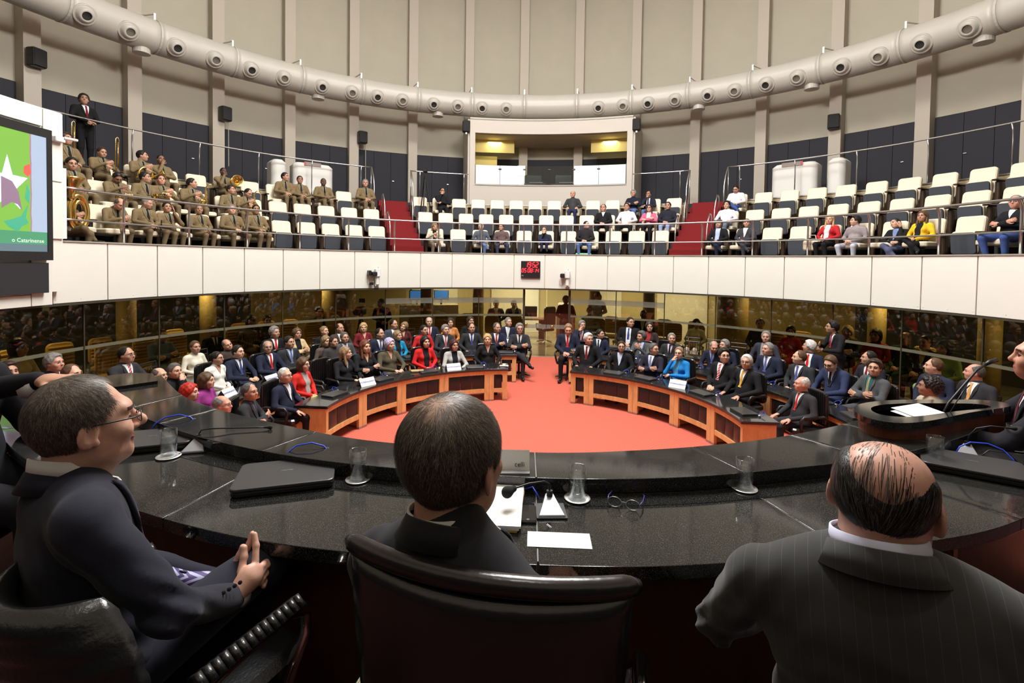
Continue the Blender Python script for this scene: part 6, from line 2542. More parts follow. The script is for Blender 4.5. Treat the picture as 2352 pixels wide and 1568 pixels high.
GALLERY = [
    (True, -30.5, 8.8, 1.56, -.7, 'camera operator in black behind the glass, left of the doors', dict(hair='short',hc='k',sk='t',top=(.012,.012,.014))),
    (False, -41.3, 9.3, 1.32, .2, 'man in open black jacket reading behind the glass', dict(hair='thick',hc='k',sk='m',top=(.012,.012,.014),shirt=(.6,.6,.65),vtype='open')),
    (False, -85.5, 8.5, 1.32, .5, 'woman in beige behind the glass at the far left', dict(hair='bob',hc='k',sk='m',fem=True,top=(.52,.42,.22))),
    (False, -69.1, 8.35, 1.19, .4, 'man in a slate blue shirt behind the glass', dict(hair='short',hc='b',sk='m',top=(.10,.13,.19),arms='cross')),
    (False, -60.8, 8.5, 1.13, .4, 'man in black suit and tie behind the glass, left', dict(hair='short',hc='k',sk='t',top=(.012,.012,.014),shirt=(.5,.5,.5),tie=(.02,.02,.03))),
    (False, -54.4, 8.7, 1.27, .3, 'woman with long dark hair behind the glass, left', dict(hair='long',hc='k',sk='t',fem=True,top=(.03,.025,.025))),
    (False, -52.2, 8.5, 1.26, .2, 'woman with tied hair in front of a mustard chair', dict(hair='pony',hc='k',sk='m',fem=True,top=(.04,.03,.03))),
    (True, 13.3, 9.6, 1.75, 1.0, 'man in checked shirt standing in the lit gallery', dict(hair='short',hc='b',sk='f',top=(.38,.38,.40))),
    (False, 12.3, 9.0, 1.32, 0, 'man in a pale shirt seated behind the glass right of the doors', dict(hair='short',hc='k',sk='m',top=(.55,.56,.58),arms='chin')),
    (False, 23.4, 8.6, 1.32, 0, 'man in dark suit seated before pale chairs behind the glass', dict(hair='shaved',hc='k',sk='d',top=(.02,.02,.022),shirt=(.5,.5,.5))),
    (True, 7.5, 8.6, 1.67, 0, 'person in black standing behind the right glass door', dict(hair='thick',hc='k',sk='d',top=(.012,.011,.011))),
    (False, 34.0, 8.35, 1.19, .1, 'woman in a cream suit behind the glass, right of the doors', dict(hair='mid',hc='k',sk='m',fem=True,top=(.55,.50,.38),bottom=(.5,.46,.36))),
    (False, 44.8, 8.6, 1.32, 0, 'man in navy behind the glass near the round pillar', dict(hair='short',hc='b',sk='m',top=(.03,.03,.04))),
    (False, 57.4, 8.9, 1.32, -.1, 'fair haired person in black with folded arms behind the glass', dict(hair='mid',hc='y',sk='m',top=(.02,.02,.02),shirt=(.5,.36,.1),vtype='vneck',arms='cross')),
    (False, 61.3, 8.9, 1.32, -.2, 'woman in red behind the glass at the right', dict(hair='bob',hc='b',sk='m',fem=True,top=(.36,.03,.03))),
    (False, 64.7, 9.0, 1.32, -.3, 'bald man in dark green behind the glass at the right', dict(hair='bald',hc='s',sk='t',top=(.02,.06,.03))),
    (False, 67.9, 8.8, 1.32, -.3, 'man in black with a yellow scarf behind the glass', dict(hair='short',hc='k',sk='t',top=(.03,.02,.02),shirt=(.45,.38,.05))),
    (False, 50.1, 8.5, 1.22, 0, 'woman in dark red behind the glass beside the standing man', dict(hair='bob',hc='k',sk='t',fem=True,top=(.30,.015,.02))),
    (False, -6.6, 10.8, 1.32, .1, 'man in dark suit at an office desk behind the glass', dict(hair='reced',hc='b',sk='m',top=(.03,.03,.035),shirt=(.6,.6,.6))),
    (False, -3.2, 10.8, 1.32, .1, 'man in dark suit leaning on his hand behind the glass', dict(hair='short',hc='b',sk='m',top=(.03,.03,.035),shirt=(.6,.6,.6),arms='cheek')),
    (False, 71.8, 8.4, 1.32, -.4, 'woman in light green behind the glass at the right', dict(hair='bob',hc='k',sk='t',fem=True,top=(.22,.34,.12))),
]


def wrap(a):
    return (a + PI) % (2 * PI) - PI


def gaze(pos, rotz, look, lim=1.15):
    """head turn so that the face shows the given turn (0 towards the dais, +-1 a full profile)"""
    dx, dy = EYE.x - pos[0], EYE.y - pos[1]
    want = math.atan2(-dx, dy) + look * PI / 2
    return max(-lim, min(lim, wrap(want - rotz)))


def words_cut(s, n):
    return ' '.join(s.replace(',', '').split()[:n])


for (a, r, z, look, label, kw) in CHAMBER:
    p = pol(r, a, z)
    rz = face_in(a)
    kw = dict(kw)
    o = person(label, 'people seated in the chamber', p, 0.0, rz, yaw=gaze(p, rz, look), **kw)
    loc = Vector((o.location.x, o.location.y, 0))
    if r < 6.25:
        place_chair('s', loc, rz, 'black swivel chair of the ' + words_cut(label, 10), 'swivel chairs at the chamber desks')
    else:
        place_chair('b', loc, rz, 'black ballroom chair of the ' + words_cut(label, 10), 'ballroom chairs before the glass wall')
for a, r, lab in ((-66.5, 7.35, 'empty black ballroom chair left of the bun-haired woman'), (-76.5, 7.0, 'empty black ballroom chair near the screen side of the glass wall'), (-35.0, 7.4, 'empty black ballroom chair left of the man in blue grey'),
                  (-26.6, 7.4, 'empty black ballroom chair right of the sequined woman'), (35.5, 7.35, 'empty black ballroom chair beside the ribbed chair, back row'), (39.5, 7.4, 'empty black ballroom chair before the cream suited woman'),
                  (44.5, 7.3, 'empty black ballroom chair left of the man in blue grey suit'), (66.5, 7.3, 'empty black ballroom chair behind the man reading'), (77.0, 7.2, 'empty black ballroom chair behind the man in grey suit'),
                  (16.2, 6.85, 'empty black ballroom chair right of the man with pink tie')):
    place_chair('b', pol(r, a, 0), face_in(a) + .2, lab, 'ballroom chairs before the glass wall')
for a, r, lab in ((-63.0, 4.2, 'empty ribbed black swivel chair left of the fair haired woman'), (33.5, 5.9, 'ribbed black swivel chair behind the grey haired man')):
    place_chair('s', pol(r, a, 0), face_in(a), lab, 'swivel chairs at the chamber desks')

for (row, a, z, look, label, kw) in BALCONY:
    p = pol({1: 8.3, 2: 9.2, 3: 10.1}[row], a, z)
    rz = face_in(a)
    kw = dict(kw)
    kw.setdefault('lean', -.10)
    if row == 1:
        kw['legs'] = {'sit': 'tuck', 'wide': 'widetuck', 'legx': 'legxtuck'}.get(kw.get('legs', 'sit'), kw.get('legs'))
    person(label, 'bandsmen on the balcony' if 'bandsman' in label else 'spectators on the balcony', p, ROWF[row], rz, yaw=gaze(p, rz, look if look else .15 * (1 if a < 0 else -1)), **kw)

for (st, a, r, z, look, label, kw) in GALLERY:
    p = pol(r, a, z)
    rz = face_in(a)
    if st:
        kw.setdefault('arms', 'lap')
    person(label, 'people in the gallery behind the glass', p, 0.0, rz, stand=st, yaw=gaze(p, rz, look), **kw)

# standing figures
_p = pol(7.15, 61.9, 1.60)
person('standing dark haired man bending towards the white haired man', 'people in the chamber', _p, 0.0, face_in(61.9) - .5, arms='play', stand=True, lean=.2,
       yaw=gaze(_p, face_in(61.9) - .5, -.8), hair='thick', hc='k', sk='t', top=(.014, .014, .018), shirt=(.75, .75, .76), tie=(.45, .03, .06))
_p = pol(10.98, -69.3, 6.43)
person('man in black suit and dark red tie standing behind the band', 'people on the walkway', _p, FW, face_in(-69.3), arms='lap', stand=True,
       yaw=gaze(_p, face_in(-69.3), .1), hair='thick', hc='k', sk='t', top=(.008, .008, .009), shirt=(.7, .7, .72), tie=(.14, .008, .014))
# studio camera beside the operator in black
t = thing('studio_camera', 'black studio camera on a tripod behind the glass', 'camera', pol(8.6, -35.0, 0))
for k in range(3):
    q = MB()
    an = k * 2.094
    q.tube([(.04 * math.cos(an), .04 * math.sin(an), 1.15), (.32 * math.cos(an), .32 * math.sin(an), 0)], .02, 6)
    q.build('leg', M_BLACK, t)
q = MB()
q.rbox((0, 0, 1.38), (.2, .4, .24), .04, axis=1)
q.build('body', M_BLACK, t)
q = MB()
q.tube([(0, -.2, 1.38), (0, -.42, 1.38)], [.07, .09], 12)
q.build('lens', M_BLACK, t)
q = MB()
q.box((.02, .05, 1.68), (.18, .03, .12))
q.build('viewfinder', M_BLACK, t)
q = MB()
q.tube([(0, 0, 1.12), (0, 0, 1.28)], .06, 10)
q.build('pan_head', M_BLACK, t)
# ------------------------------------------------------------------ dais and its granite desk
DZ0 = 1.24
H1, H2 = 1.99, 2.05
NEAR = [(-3.25, -4.25), (-2.71, -4.79), (-2.17, -5.16), (-1.56, -5.46), (-.84, -5.69), (0, -5.76), (.6, -5.715), (1.33, -5.55), (1.78, -5.38), (2.35, -5.03), (2.95, -4.55)]
LNEAR = [(-2.75, -4.05), (-2.2, -4.58), (-1.85, -4.81), (-1.4, -5.03), (-.8, -5.21), (0, -5.30), (.58, -5.26), (1.1, -5.13), (1.5, -5.0), (1.95, -4.8), (2.45, -4.5)]
LFAR = [(-2.6, -3.82), (-2.1, -4.3), (-1.72, -4.55), (-1.25, -4.77), (-.72, -4.96), (0, -5.04), (.5, -4.98), (.95, -4.86), (1.3, -4.72), (1.68, -4.52), (2.2, -4.2)]


def crom(P, t):
    n = len(P) - 1
    x = min(max(t, 0), 1) * n
    i = min(int(x), n - 1)
    f = x - i
    p = [Vector(P[max(0, min(n, i + k))]) for k in (-1, 0, 1, 2)]
    return .5 * ((2 * p[1]) + (p[2] - p[0]) * f + (2 * p[0] - 5 * p[1] + 4 * p[2] - p[3]) * f * f + (3 * p[1] - p[0] - 3 * p[2] + p[3]) * f ** 3)


def mixp(A, B, k):
    return [tuple(Vector(a).lerp(Vector(b_), k)) for a, b_ in zip(A, B)]


def strip(A, B, t0, t1, z0, z1, n=16):
    q = MB()
    pa = [crom(A, t0 + (t1 - t0) * i / n) for i in range(n + 1)]
    pb = [crom(B, t0 + (t1 - t0) * i / n) for i in range(n + 1)]
    vs, fs = [], []
    for a, b_ in zip(pa, pb):
        vs += [(a.x, a.y, z0), (b_.x, b_.y, z0), (b_.x, b_.y, z1), (a.x, a.y, z1)]
    for i in range(n):
        for k in range(4):
            fs.append((4 * i + k, 4 * i + (k + 1) % 4, 4 * i + 4 + (k + 1) % 4, 4 * i + 4 + k))
    fs += [(3, 2, 1, 0), (4 * n, 4 * n + 1, 4 * n + 2, 4 * n + 3)]
    return q.add(vs, fs)


fd = MB()
_poly = [tuple(crom(mixp(LFAR, LNEAR, .2), i / 30)) for i in range(31)]
fd.prism([(-5.5, -9.6), (5.5, -9.6), (5.5, -5.2), (3.3, -4.9)] + _poly[::-1] + [(-3.4, -4.6), (-5.5, -4.9)], 0.0, DZ0)
struct(fd.build('floor_dais', mat('dais_carpet', (.055, .012, .010), .95, noise=.2, nscale=150)), 'dark carpeted raised platform behind the granite desk', 'floor')

dk = thing('dais_desk', 'long curved black granite desk on the dais', 'desk', (0, 0, 0))
MID = mixp(LNEAR, NEAR, .20)
JT = [0, .10, .20, .345, .505, .655, .80, .90, 1.0]
g = .00025
M_FILL = mat('joint_filler', (.17, .17, .165), .6)
M_HONED = mat('honed_granite', (.15, .145, .125), .34, noise=.25, nscale=260)
for t0, t1 in zip(JT[:-1], JT[1:]):
    strip(NEAR, mixp(MID, NEAR, .003), t0 + g, t1 - g, H1 - .045, H1).build('front_slab', M_GRANITE, dk, bevel=.003)
    strip(mixp(MID, LNEAR, .008), LNEAR, t0 + g, t1 - g, H1 - .045, H1).build('back_slab', M_GRANITE, dk)
    strip(LNEAR, LFAR, t0 + g, t1 - g, H1 + .004, H2).build('ledge_slab', M_GRANITE, dk, bevel=.003)
strip(mixp(NEAR, MID, .06), mixp(LFAR, LNEAR, .05), 0, 1, H1 - .04, H1 - .0025, 60).build('joint_filler', M_FILL, dk)
strip(mixp(LNEAR, LFAR, .05), mixp(LFAR, LNEAR, .05), 0, 1, H1, H2 - .0025, 60).build('joint_filler', M_FILL, dk)
strip(mixp(NEAR, LNEAR, .42), mixp(NEAR, LNEAR, .47), 0, 1, DZ0, H1 - .04, 60).build('modesty_panel', wood('panel_wood', (.05, .014, .007), (.08, .023, .010), 3.0, .5), dk)
strip(mixp(LFAR, LNEAR, .10), mixp(LFAR, LNEAR, .20), 0, 1, 0, H1, 60).build('front_panel', M_REDWOOD, dk)
for t0 in (.2, .5, .8):
    a_, b_ = crom(mixp(NEAR, LNEAR, .30), t0), crom(LFAR, t0)
    q = MB()
    dv = (b_ - a_)
    q.box(((a_.x + b_.x) / 2, (a_.y + b_.y) / 2, (DZ0 + H1) / 2 - .02), (dv.length * .9, .05, H1 - DZ0 - .05), Matrix.Rotation(math.atan2(dv.y, dv.x), 3, 'Z'))
    q.build('desk_support', M_REDWOOD, dk)

# lecterns at both ends of the desk
ROS = [(1.68, -4.70), (1.69, -4.60), (1.75, -4.50), (1.86, -4.42), (2.02, -4.36), (2.2, -4.33), (2.42, -4.31), (2.58, -4.30), (2.66, -4.34), (2.64, -4.41), (2.5, -4.48), (2.3, -4.56), (2.1, -4.66), (1.95, -4.73), (1.82, -4.77), (1.73, -4.76)]


def lectern(label, sx, ztop):
    t = thing('lectern', label, 'lectern')
    cx, cy = 2.08, -4.53
    n0 = len(ROS)
    rs = []
    for i in range(n0):
        p = [Vector(ROS[(i + k) % n0]) for k in (-1, 0, 1, 2)]
        for f in (0, .25, .5, .75):
            v = .5 * ((2 * p[1]) + (p[2] - p[0]) * f + (2 * p[0] - 5 * p[1] + 4 * p[2] - p[3]) * f * f + (3 * p[1] - p[0] - 3 * p[2] + p[3]) * f ** 3)
            rs.append((v.x * 1.0, v.y))
    out = [(sx * x, y) for x, y in rs]
    inn = [(sx * (cx + (x - cx) * .74), cy + .005 + (y - cy) * .60) for x, y in rs]
    n = len(out)
    q = MB()
    vs = [(x, y, ztop) for x, y in out] + [(x, y, ztop) for x, y in inn] + [(x, y, ztop - .032) for x, y in out] + [(x, y, ztop - .032) for x, y in inn]
    fs = []
    for i in range(n):
        j = (i + 1) % n
        fs += [(i, j, n + j, n + i), (2 * n + i, 2 * n + j, j, i), (3 * n + i, n + i, n + j, 3 * n + j), (2 * n + i, 3 * n + i, 3 * n + j, 2 * n + j)]
    q.add(vs, fs)
    q.build('granite_rim', M_GRANITE, t)
    q = MB()
    q.prism([(x, y) for x, y in (inn if sx > 0 else inn[::-1])], ztop - .060, ztop - .032)
    q.build('recessed_shelf', mat('shelf_dark', (.03, .025, .022), .3), t)
    q = MB()
    sh = [(sx * (cx + (x - cx) * .93), cy + (y - cy) * .90) for x, y in rs]
    q.prism(sh if sx > 0 else sh[::-1], .84, ztop - .032)
    q.build('drum', M_REDWOOD, t)
    return t


lectern('curved granite-topped lectern where the speaker stands', 1, H2 + .09)
q = MB()
q.prism([(-2.95, -4.05), (-2.64, -4.30), (-2.44, -4.06), (-2.63, -3.86), (-2.8, -3.86)], 0.0, H2 + .02)
tag(q.build('stone_block', M_GRANITE), 'polished granite block ending the desk at the left', 'stone block')
q = MB()
q.box((2.55, -3.9, .42), (1.6, 1.6, .84))
struct(q.build('floor_step', mat('dais_carpet', (.055, .012, .010), .95)), 'lower carpeted step where the speaker stands', 'floor')

# ------------------------------------------------------------------ things on the dais desk


def on_desk(name, label, cat, x, y, rz=0.0, z=H1, group=None):
    return thing(name, label, cat, (x, y, z), rz, group)


M_GLASS = glass_pane('drinking_glass', (.96, .97, .97), 1.5, .02)
M_WATER = glass_pane('water', (.93, .95, .97), 1.33, .02)
M_SAUCER = mat('silver_saucer', (.85, .85, .84), .35, .7)
for x, y, z, lab in ((-1.61, -5.07, H1, 'glass of water beside the laptop at the left'), (-.69, -5.24, H1, 'glass of water right of the grey laptop'), (.19, -5.34, H1, 'glass of water near the folded eyeglasses'),
                     (.87, -5.21, H1, 'glass of water standing alone right of centre'), (1.87, -4.88, H1, 'glass of water behind the balding head'), (2.42, -4.67, H1, 'glass of water at the far right by the lectern')):
    t = on_desk('water_glass', lab, 'glass', x, y, 0, z, 'glasses of water on the dais desk')
    q = MB()
    q.lathe([(.030, .006), (.033, .008), (.034, .125), (.0325, .1255), (.031, .124), (.030, .014), (.001, .012)], n=32)
    q.build('tumbler', M_GLASS, t, smooth=True)
    q = MB()
    q.lathe([(.001, .0118), (.0303, .0138), (.0313, .088), (.001, .088)], n=32)
    q.build('water', M_WATER, t, smooth=False)
    q = MB()
    q.lathe([(.020, 0), (.040, .001), (.050, .005), (.049, .007), (.036, .0045), (.001, .0045)], n=28)
    q.build('coaster', M_SAUCER, t, smooth=True)


def big_laptop(label, x, y, rz, mark):
    t = on_desk('laptop', label, 'laptop', x, y, rz)
    q = MB()
    q.rbox((0, 0, .013), (.365, .25, .020), .025, axis=2)
    q.build('base', M_BLACK, t)
    q = MB()
    q.rbox((0, 0, .030), (.37, .255, .014), .025, axis=2, seg=5)
    q.build('lid', mat('lid_grey', (.060, .060, .064), .35, .4), t, bevel=.004)
    text_mesh('maker_name', mark, .016, mat('silver_print', (.55, .55, .55), .3, .8), t, Matrix.Translation((0, .01, .0375)) @ Matrix.Rotation(PI if mark[0] == 'i' else 0, 4, 'Z'))
    q = MB()
    q.tube([(-.04, .125, .020), (-.02, .15, .055), (.02, .165, .080), (.08, .17, .085), (.13, .16, .070), (.16, .14, .040), (.165, .125, .020)], .0032, 6)
    q.build('network_cable', M_BLUEWIRE, t, smooth=True)
    q = MB()
    q.tube([(.04, .125, .02), (.08, .15, .06), (.15, .16, .06), (.19, .14, .01)], .0028, 6)
    q.build('power_cable', M_BLACK, t, smooth=True)
    for sx in (-1, 1):
        q = MB()
        q.box((sx * .15, -.1, .0015), (.03, .02, .003))
        q.build('rubber_foot', M_BLACK, t)
    return t


big_laptop('closed grey laptop at the left beside the water glass', -1.80, -4.93, .42, 'itautec')
big_laptop('closed grey laptop between the left and centre men', -.975, -5.26, .34, 'itautec')
big_laptop('closed black laptop on the right wing of the desk', 1.98, -4.945, -.55, 'itautec')


def desk_mic(label, x, y, rz, pts, ball):
    t = on_desk('desk_microphone', label, 'microphone', x, y, rz)
    q = MB()
    # wedge base: wide front edge, narrow raised back
    vs = [(-.050, -.045, .0), (.050, -.045, .0), (.024, .055, .0), (-.024, .055, .0), (-.048, -.043, .012), (.048, -.043, .012), (.014, .050, .050), (-.014, .050, .050)]
    q.add(vs, [(3, 2, 1, 0), (4, 5, 6, 7), (0, 1, 5, 4), (1, 2, 6, 5), (2, 3, 7, 6), (3, 0, 4, 7)])
    q.build('base', mat('mic_silver', (.32, .33, .36), .35, .6), t, bevel=.004)
    q = MB()
    q.box((0, .005, .003), (.108, .108, .006))
    q.build('base_pad', M_BLACK, t)
    q = MB()
    q.tube([(0, .040, .045), (0, .042, .062)], .012, 10)
    q.build('socket', M_BLACK, t)
    q = MB()
    q.tube(pts, .0035, 8)
    q.build('gooseneck', M_BLACK, t, smooth=True)
    q = MB()
    e = Vector(pts[-1])
    d = (e - Vector(pts[-2])).normalized()
    S = Sdf().ell(e, (ball, ball, ball), 0, .01)
    S.cap(e, e - d * .03, ball * .75, ball * .55, 0, .01)
    V, Q, _ = sdf_mesh(S, .003, .01)
    me = np_mesh('foam_head', V, Q)
    link('foam_head', me, mat('foam_black', (.012, .012, .014), .95), t)
    return t


desk_mic('gooseneck desk microphone before the centre man', .085, -5.45, .08, [(0, .042, .06), (-.002, .046, .085), (-.02, .045, .094), (-.08, .03, .092), (-.13, .008, .086), (-.158, -.010, .080)], .020)
desk_mic('gooseneck desk microphone beside the left laptop', -1.545, -4.985, .3, [(0, .042, .06), (.01, .048, .078), (.05, .05, .082), (.14, .06, .075), (.25, .05, .072), (.31, .045, .070)], .008)
desk_mic('gooseneck desk microphone behind the right laptop', 2.10, -4.78, -.7, [(0, .042, .06), (.005, .046, .09), (.03, .05, .13), (.08, .06, .15), (.16, .07, .155)], .008)
# papers, phone, card, clip, eyeglasses, nameplate
t = on_desk('paper_stack', 'thick stack of white papers before the centre man', 'papers', -.128, -5.435, -.05)
for k in range(3):
    q = MB()
    q.box((.002 * k, -.004 * k, .006 + .008 * k), (.215, .305, .0075), Matrix.Rotation(.03 * (k - 1), 3, 'Z'))
    q.build('sheaf', M_PAPER if k else mat('yellow_folder', (.62, .40, .10), .7), t)
q = MB()
q.box((.06, .15, .025), (.03, .008, .004))
q.build('binder_clip', M_STEEL, t)
t = on_desk('mobile_phone', 'black mobile phone lying beside the papers', 'phone', .003, -5.475, .02)
q = MB()
q.rbox((0, 0, .005), (.060, .116, .010), .010, axis=2)
q.build('case', mat('phone_edge', (.1, .1, .1), .25, .8), t)
q = MB()
q.rbox((0, .0, .0105), (.056, .112, .0016), .009, axis=2)
q.build('front_glass', mat('phone_glass', (.012, .012, .013), .06), t)
q = MB()
q.lathe([(.005, 0), (.0055, .0006), (.004, .0008)], (0, -.047, .0112), 12)
q.build('home_button', mat('button_grey', (.04, .04, .04), .4), t)
q = MB()
q.box((0, 0, .001), (.205, .088, .001))
o = q.build('note_card', M_PAPER)
o.location = (.105, -5.625, H1)
o.rotation_euler = (0, 0, -.01)
tag(o, 'blank white card at the edge of the desk', 'card')
q = MB()
q.tube([(-.014, .003, .001), (.012, .003, .001), (.014, 0, .001), (.012, -.003, .001), (-.010, -.003, .001), (-.011, .001, .001), (.008, .001, .001)], .0007, 5)
o = q.build('paper_clip', M_WHITE)
o.location = (.075, -5.54, H1)
o.rotation_euler = (0, 0, -1.0)
tag(o, 'white paper clip on the granite by the microphone', 'paper clip')
t = on_desk('eyeglasses', 'open reading glasses with blue arms lying on the granite', 'eyeglasses', .36, -5.385, -.35)
for s in (-1, 1):
    q = MB()
    q.tube([(s * .033 + .025 * math.cos(x), -.02 + .003 * math.sin(x), .020 + .017 * math.sin(x)) for x in np.linspace(0, 2 * PI, 21)[:-1]], .0014, 5, closed=True)
    q.build('rim', M_STEEL, t, smooth=True)
    q = MB()
    q.tube([(s * .058, -.018, .024), (s * .063, .02, .022), (s * .060, .09, .012), (s * .052, .115, .004)], .0022, 6)
    q.build('temple_arm', mat('blue_frame', (.05, .06, .25), .3), t, smooth=True)
    q = MB()
    q.lathe([(.001, 0), (.023, 0), (.023, .0012), (.001, .0012)], (s * .033, -.02, .020), 18, Matrix.Rotation(PI / 2, 3, 'X'))
    q.build('lens', M_CLEAR, t)
q = MB()
q.tube([(-.009, -.02, .024), (0, -.023, .027), (.009, -.02, .024)], .0014, 5)
q.build('bridge', M_STEEL, t)
t = on_desk('name_plate', 'silver name plate on the ledge before the centre man', 'name plate', -.118, -5.235, .02, H2)
q = MB()
q.box((0, 0, .038), (.25, .004, .082), Matrix.Rotation(-.35, 3, 'X'))
q.build('plate', mat('plate_silver', (.80, .79, .76), .5, .0), t)
q = MB()
q.box((0, -.02, .003), (.25, .05, .006))
q.build('foot', M_STEEL, t)
text_mesh('lettering', 'celli', .026, mat('engraved_dark', (.08, .08, .08), .5), t, Matrix.Translation((.085, -.0095, .026)) @ Matrix.Rotation(PI / 2 - .35, 4, 'X'))
q = MB()
q.tube([(-.02, -5.30, H1 + .01), (.02, -5.315, H1 + .03), (.045, -5.35, H1 + .006)], .003, 6)
o = q.build('cable_loop', M_BLUEWIRE, smooth=True)
tag(o, 'blue cable loop behind the paper stack', 'cable')
# papers and microphone on the lectern
t = on_desk('speech_papers', 'loose white speech papers in the lectern well', 'papers', 2.03, -4.555, .45, H2 + .060)
for k, (dx, dy, r_) in enumerate(((0, 0, .0), (.035, .01, -.12))):
    q = MB()
    q.box((dx, dy, .012 + .012 * k), (.20, .14, .002), Matrix.Rotation(r_, 3, 'Z') @ Matrix.Rotation(.10, 3, 'X') @ Matrix.Rotation(-.05 * k, 3, 'Y'))
    q.build('sheet', M_PAPER, t)
t = thing('lectern_microphone', 'long gooseneck microphone rising to the speaker', 'microphone', (2.16, -4.55, H2 + .058))
q = MB()
q.tube([(0, 0, 0), (.05, .02, .07), (.15, .05, .16), (.24, .08, .235), (.30, .10, .262)], .006, 8)
q.build('gooseneck', M_BLACK, t, smooth=True)
q = MB()
q.tube([(.30, .10, .262), (.335, .112, .275), (.38, .125, .285)], [.008, .013, .012], 10)
q.build('capsule', M_BLACK, t, smooth=True)
q = MB()
q.tube([(.02, -.02, .02), (.13, .03, .13), (.18, .05, .16)], .003, 6)
q.build('second_stem', M_BLACK, t, smooth=True)
q = MB()
q.lathe([(.03, 0), (.03, .012), (.012, .02)], n=14)
q.build('socket', M_BLACK, t)
t = on_desk('mobile_phone', 'phone lying at the far right of the desk', 'phone', 2.20, -4.98, .5)
q = MB()
q.rbox((0, 0, .005), (.062, .12, .010), .010, axis=2)
q.build('case', M_CHROME, t)
q = MB()
q.rbox((0, 0, .0105), (.057, .115, .0016), .009, axis=2)
q.build('front_glass', mat('phone_glass', (.012, .012, .013), .06), t)

# ------------------------------------------------------------------ the three men at the desk


def fine_head(long=1.0, wide=1.0, nose=1.0, chin=1.0, jowl=0.0, thick=1.0):
    S = Sdf()
    S.ell((0, -.014, .026), (.077 * wide, .098, .099), SK_, .02)
    for s in (-1, 1):
        S.ell((s * .024 * wide, -.030, .050), (.056 * wide, .074, .066), SK_, .03)
    S.ell((0, .026, -.034), (.062 * wide, .070, .078), SK_, .04)
    S.ell((0, .050, -.082), (.036 * wide, .040 * chin, .034), SK_, .035)
    S.ell((0, .084, -.095), (.018, .012, .013), SK_, .02)
    S.ell((0, .074, .036), (.050 * wide, .025, .020), SK_, .025)
    for s in (-1, 1):
        S.ell((s * .032, .104, .010), (.019, .018, .013), SK_, .012, sub=True)
        S.ell((s * .042, .064, -.022), (.024, .026, .024), SK_, .025)
        S.ell((s * .032, .080, .010), (.0135, .0125, .0115), SK_, .003)
        S.ell((s * .050 * wide, .018, -.070), (.016 + jowl, .036, .026 + jowl), SK_, .03)
        # ear: shell with a hollow
        RE = np.array(Matrix.Rotation(s * .42, 3, 'Z') @ Matrix.Rotation(-.18, 3, 'X'))
        S.ell((s * (.087 * wide), -.012, -.004), (.0085, .025, .037), SK_, .006, RE)
        S.ell((s * (.096 * wide), -.006, -.001), (.007, .013, .022), SK_, .005, RE, sub=True)
        S.ell((s * (.081 * wide), .004, -.030), (.006, .009, .011), SK_, .005)
        S.ell((s * .013, .104, -.024), (.010, .010, .008), SK_, .008)
        S.ell((s * .023, .092, -.050), (.004, .006, .016), SK_, .010, sub=True)
    S.cap((0, .090, .022), (0, .096 + .014 * nose, -.012), .008, .010 * nose, SK_, .010)
    S.ell((0, .106 + .010 * nose, -.018), (.012, .012, .010), SK_, .008)
    S.ell((0, .094, -.051), (.024, .011, .0065), SK_, .006)
    S.ell((0, .091, -.063), (.021, .011, .0070), SK_, .006)
    S.ell((0, .108, -.057), (.022, .008, .0018), SK_, .004, sub=True)
    S.cap((0, -.030, -.05), (0, -.050, -.20), .056 * wide * thick, .066 * wide * thick, SK_, .03)
    S.cap((0, .02, -.10), (0, -.02, -.20), .040 * wide, .050, SK_, .03)
    return S


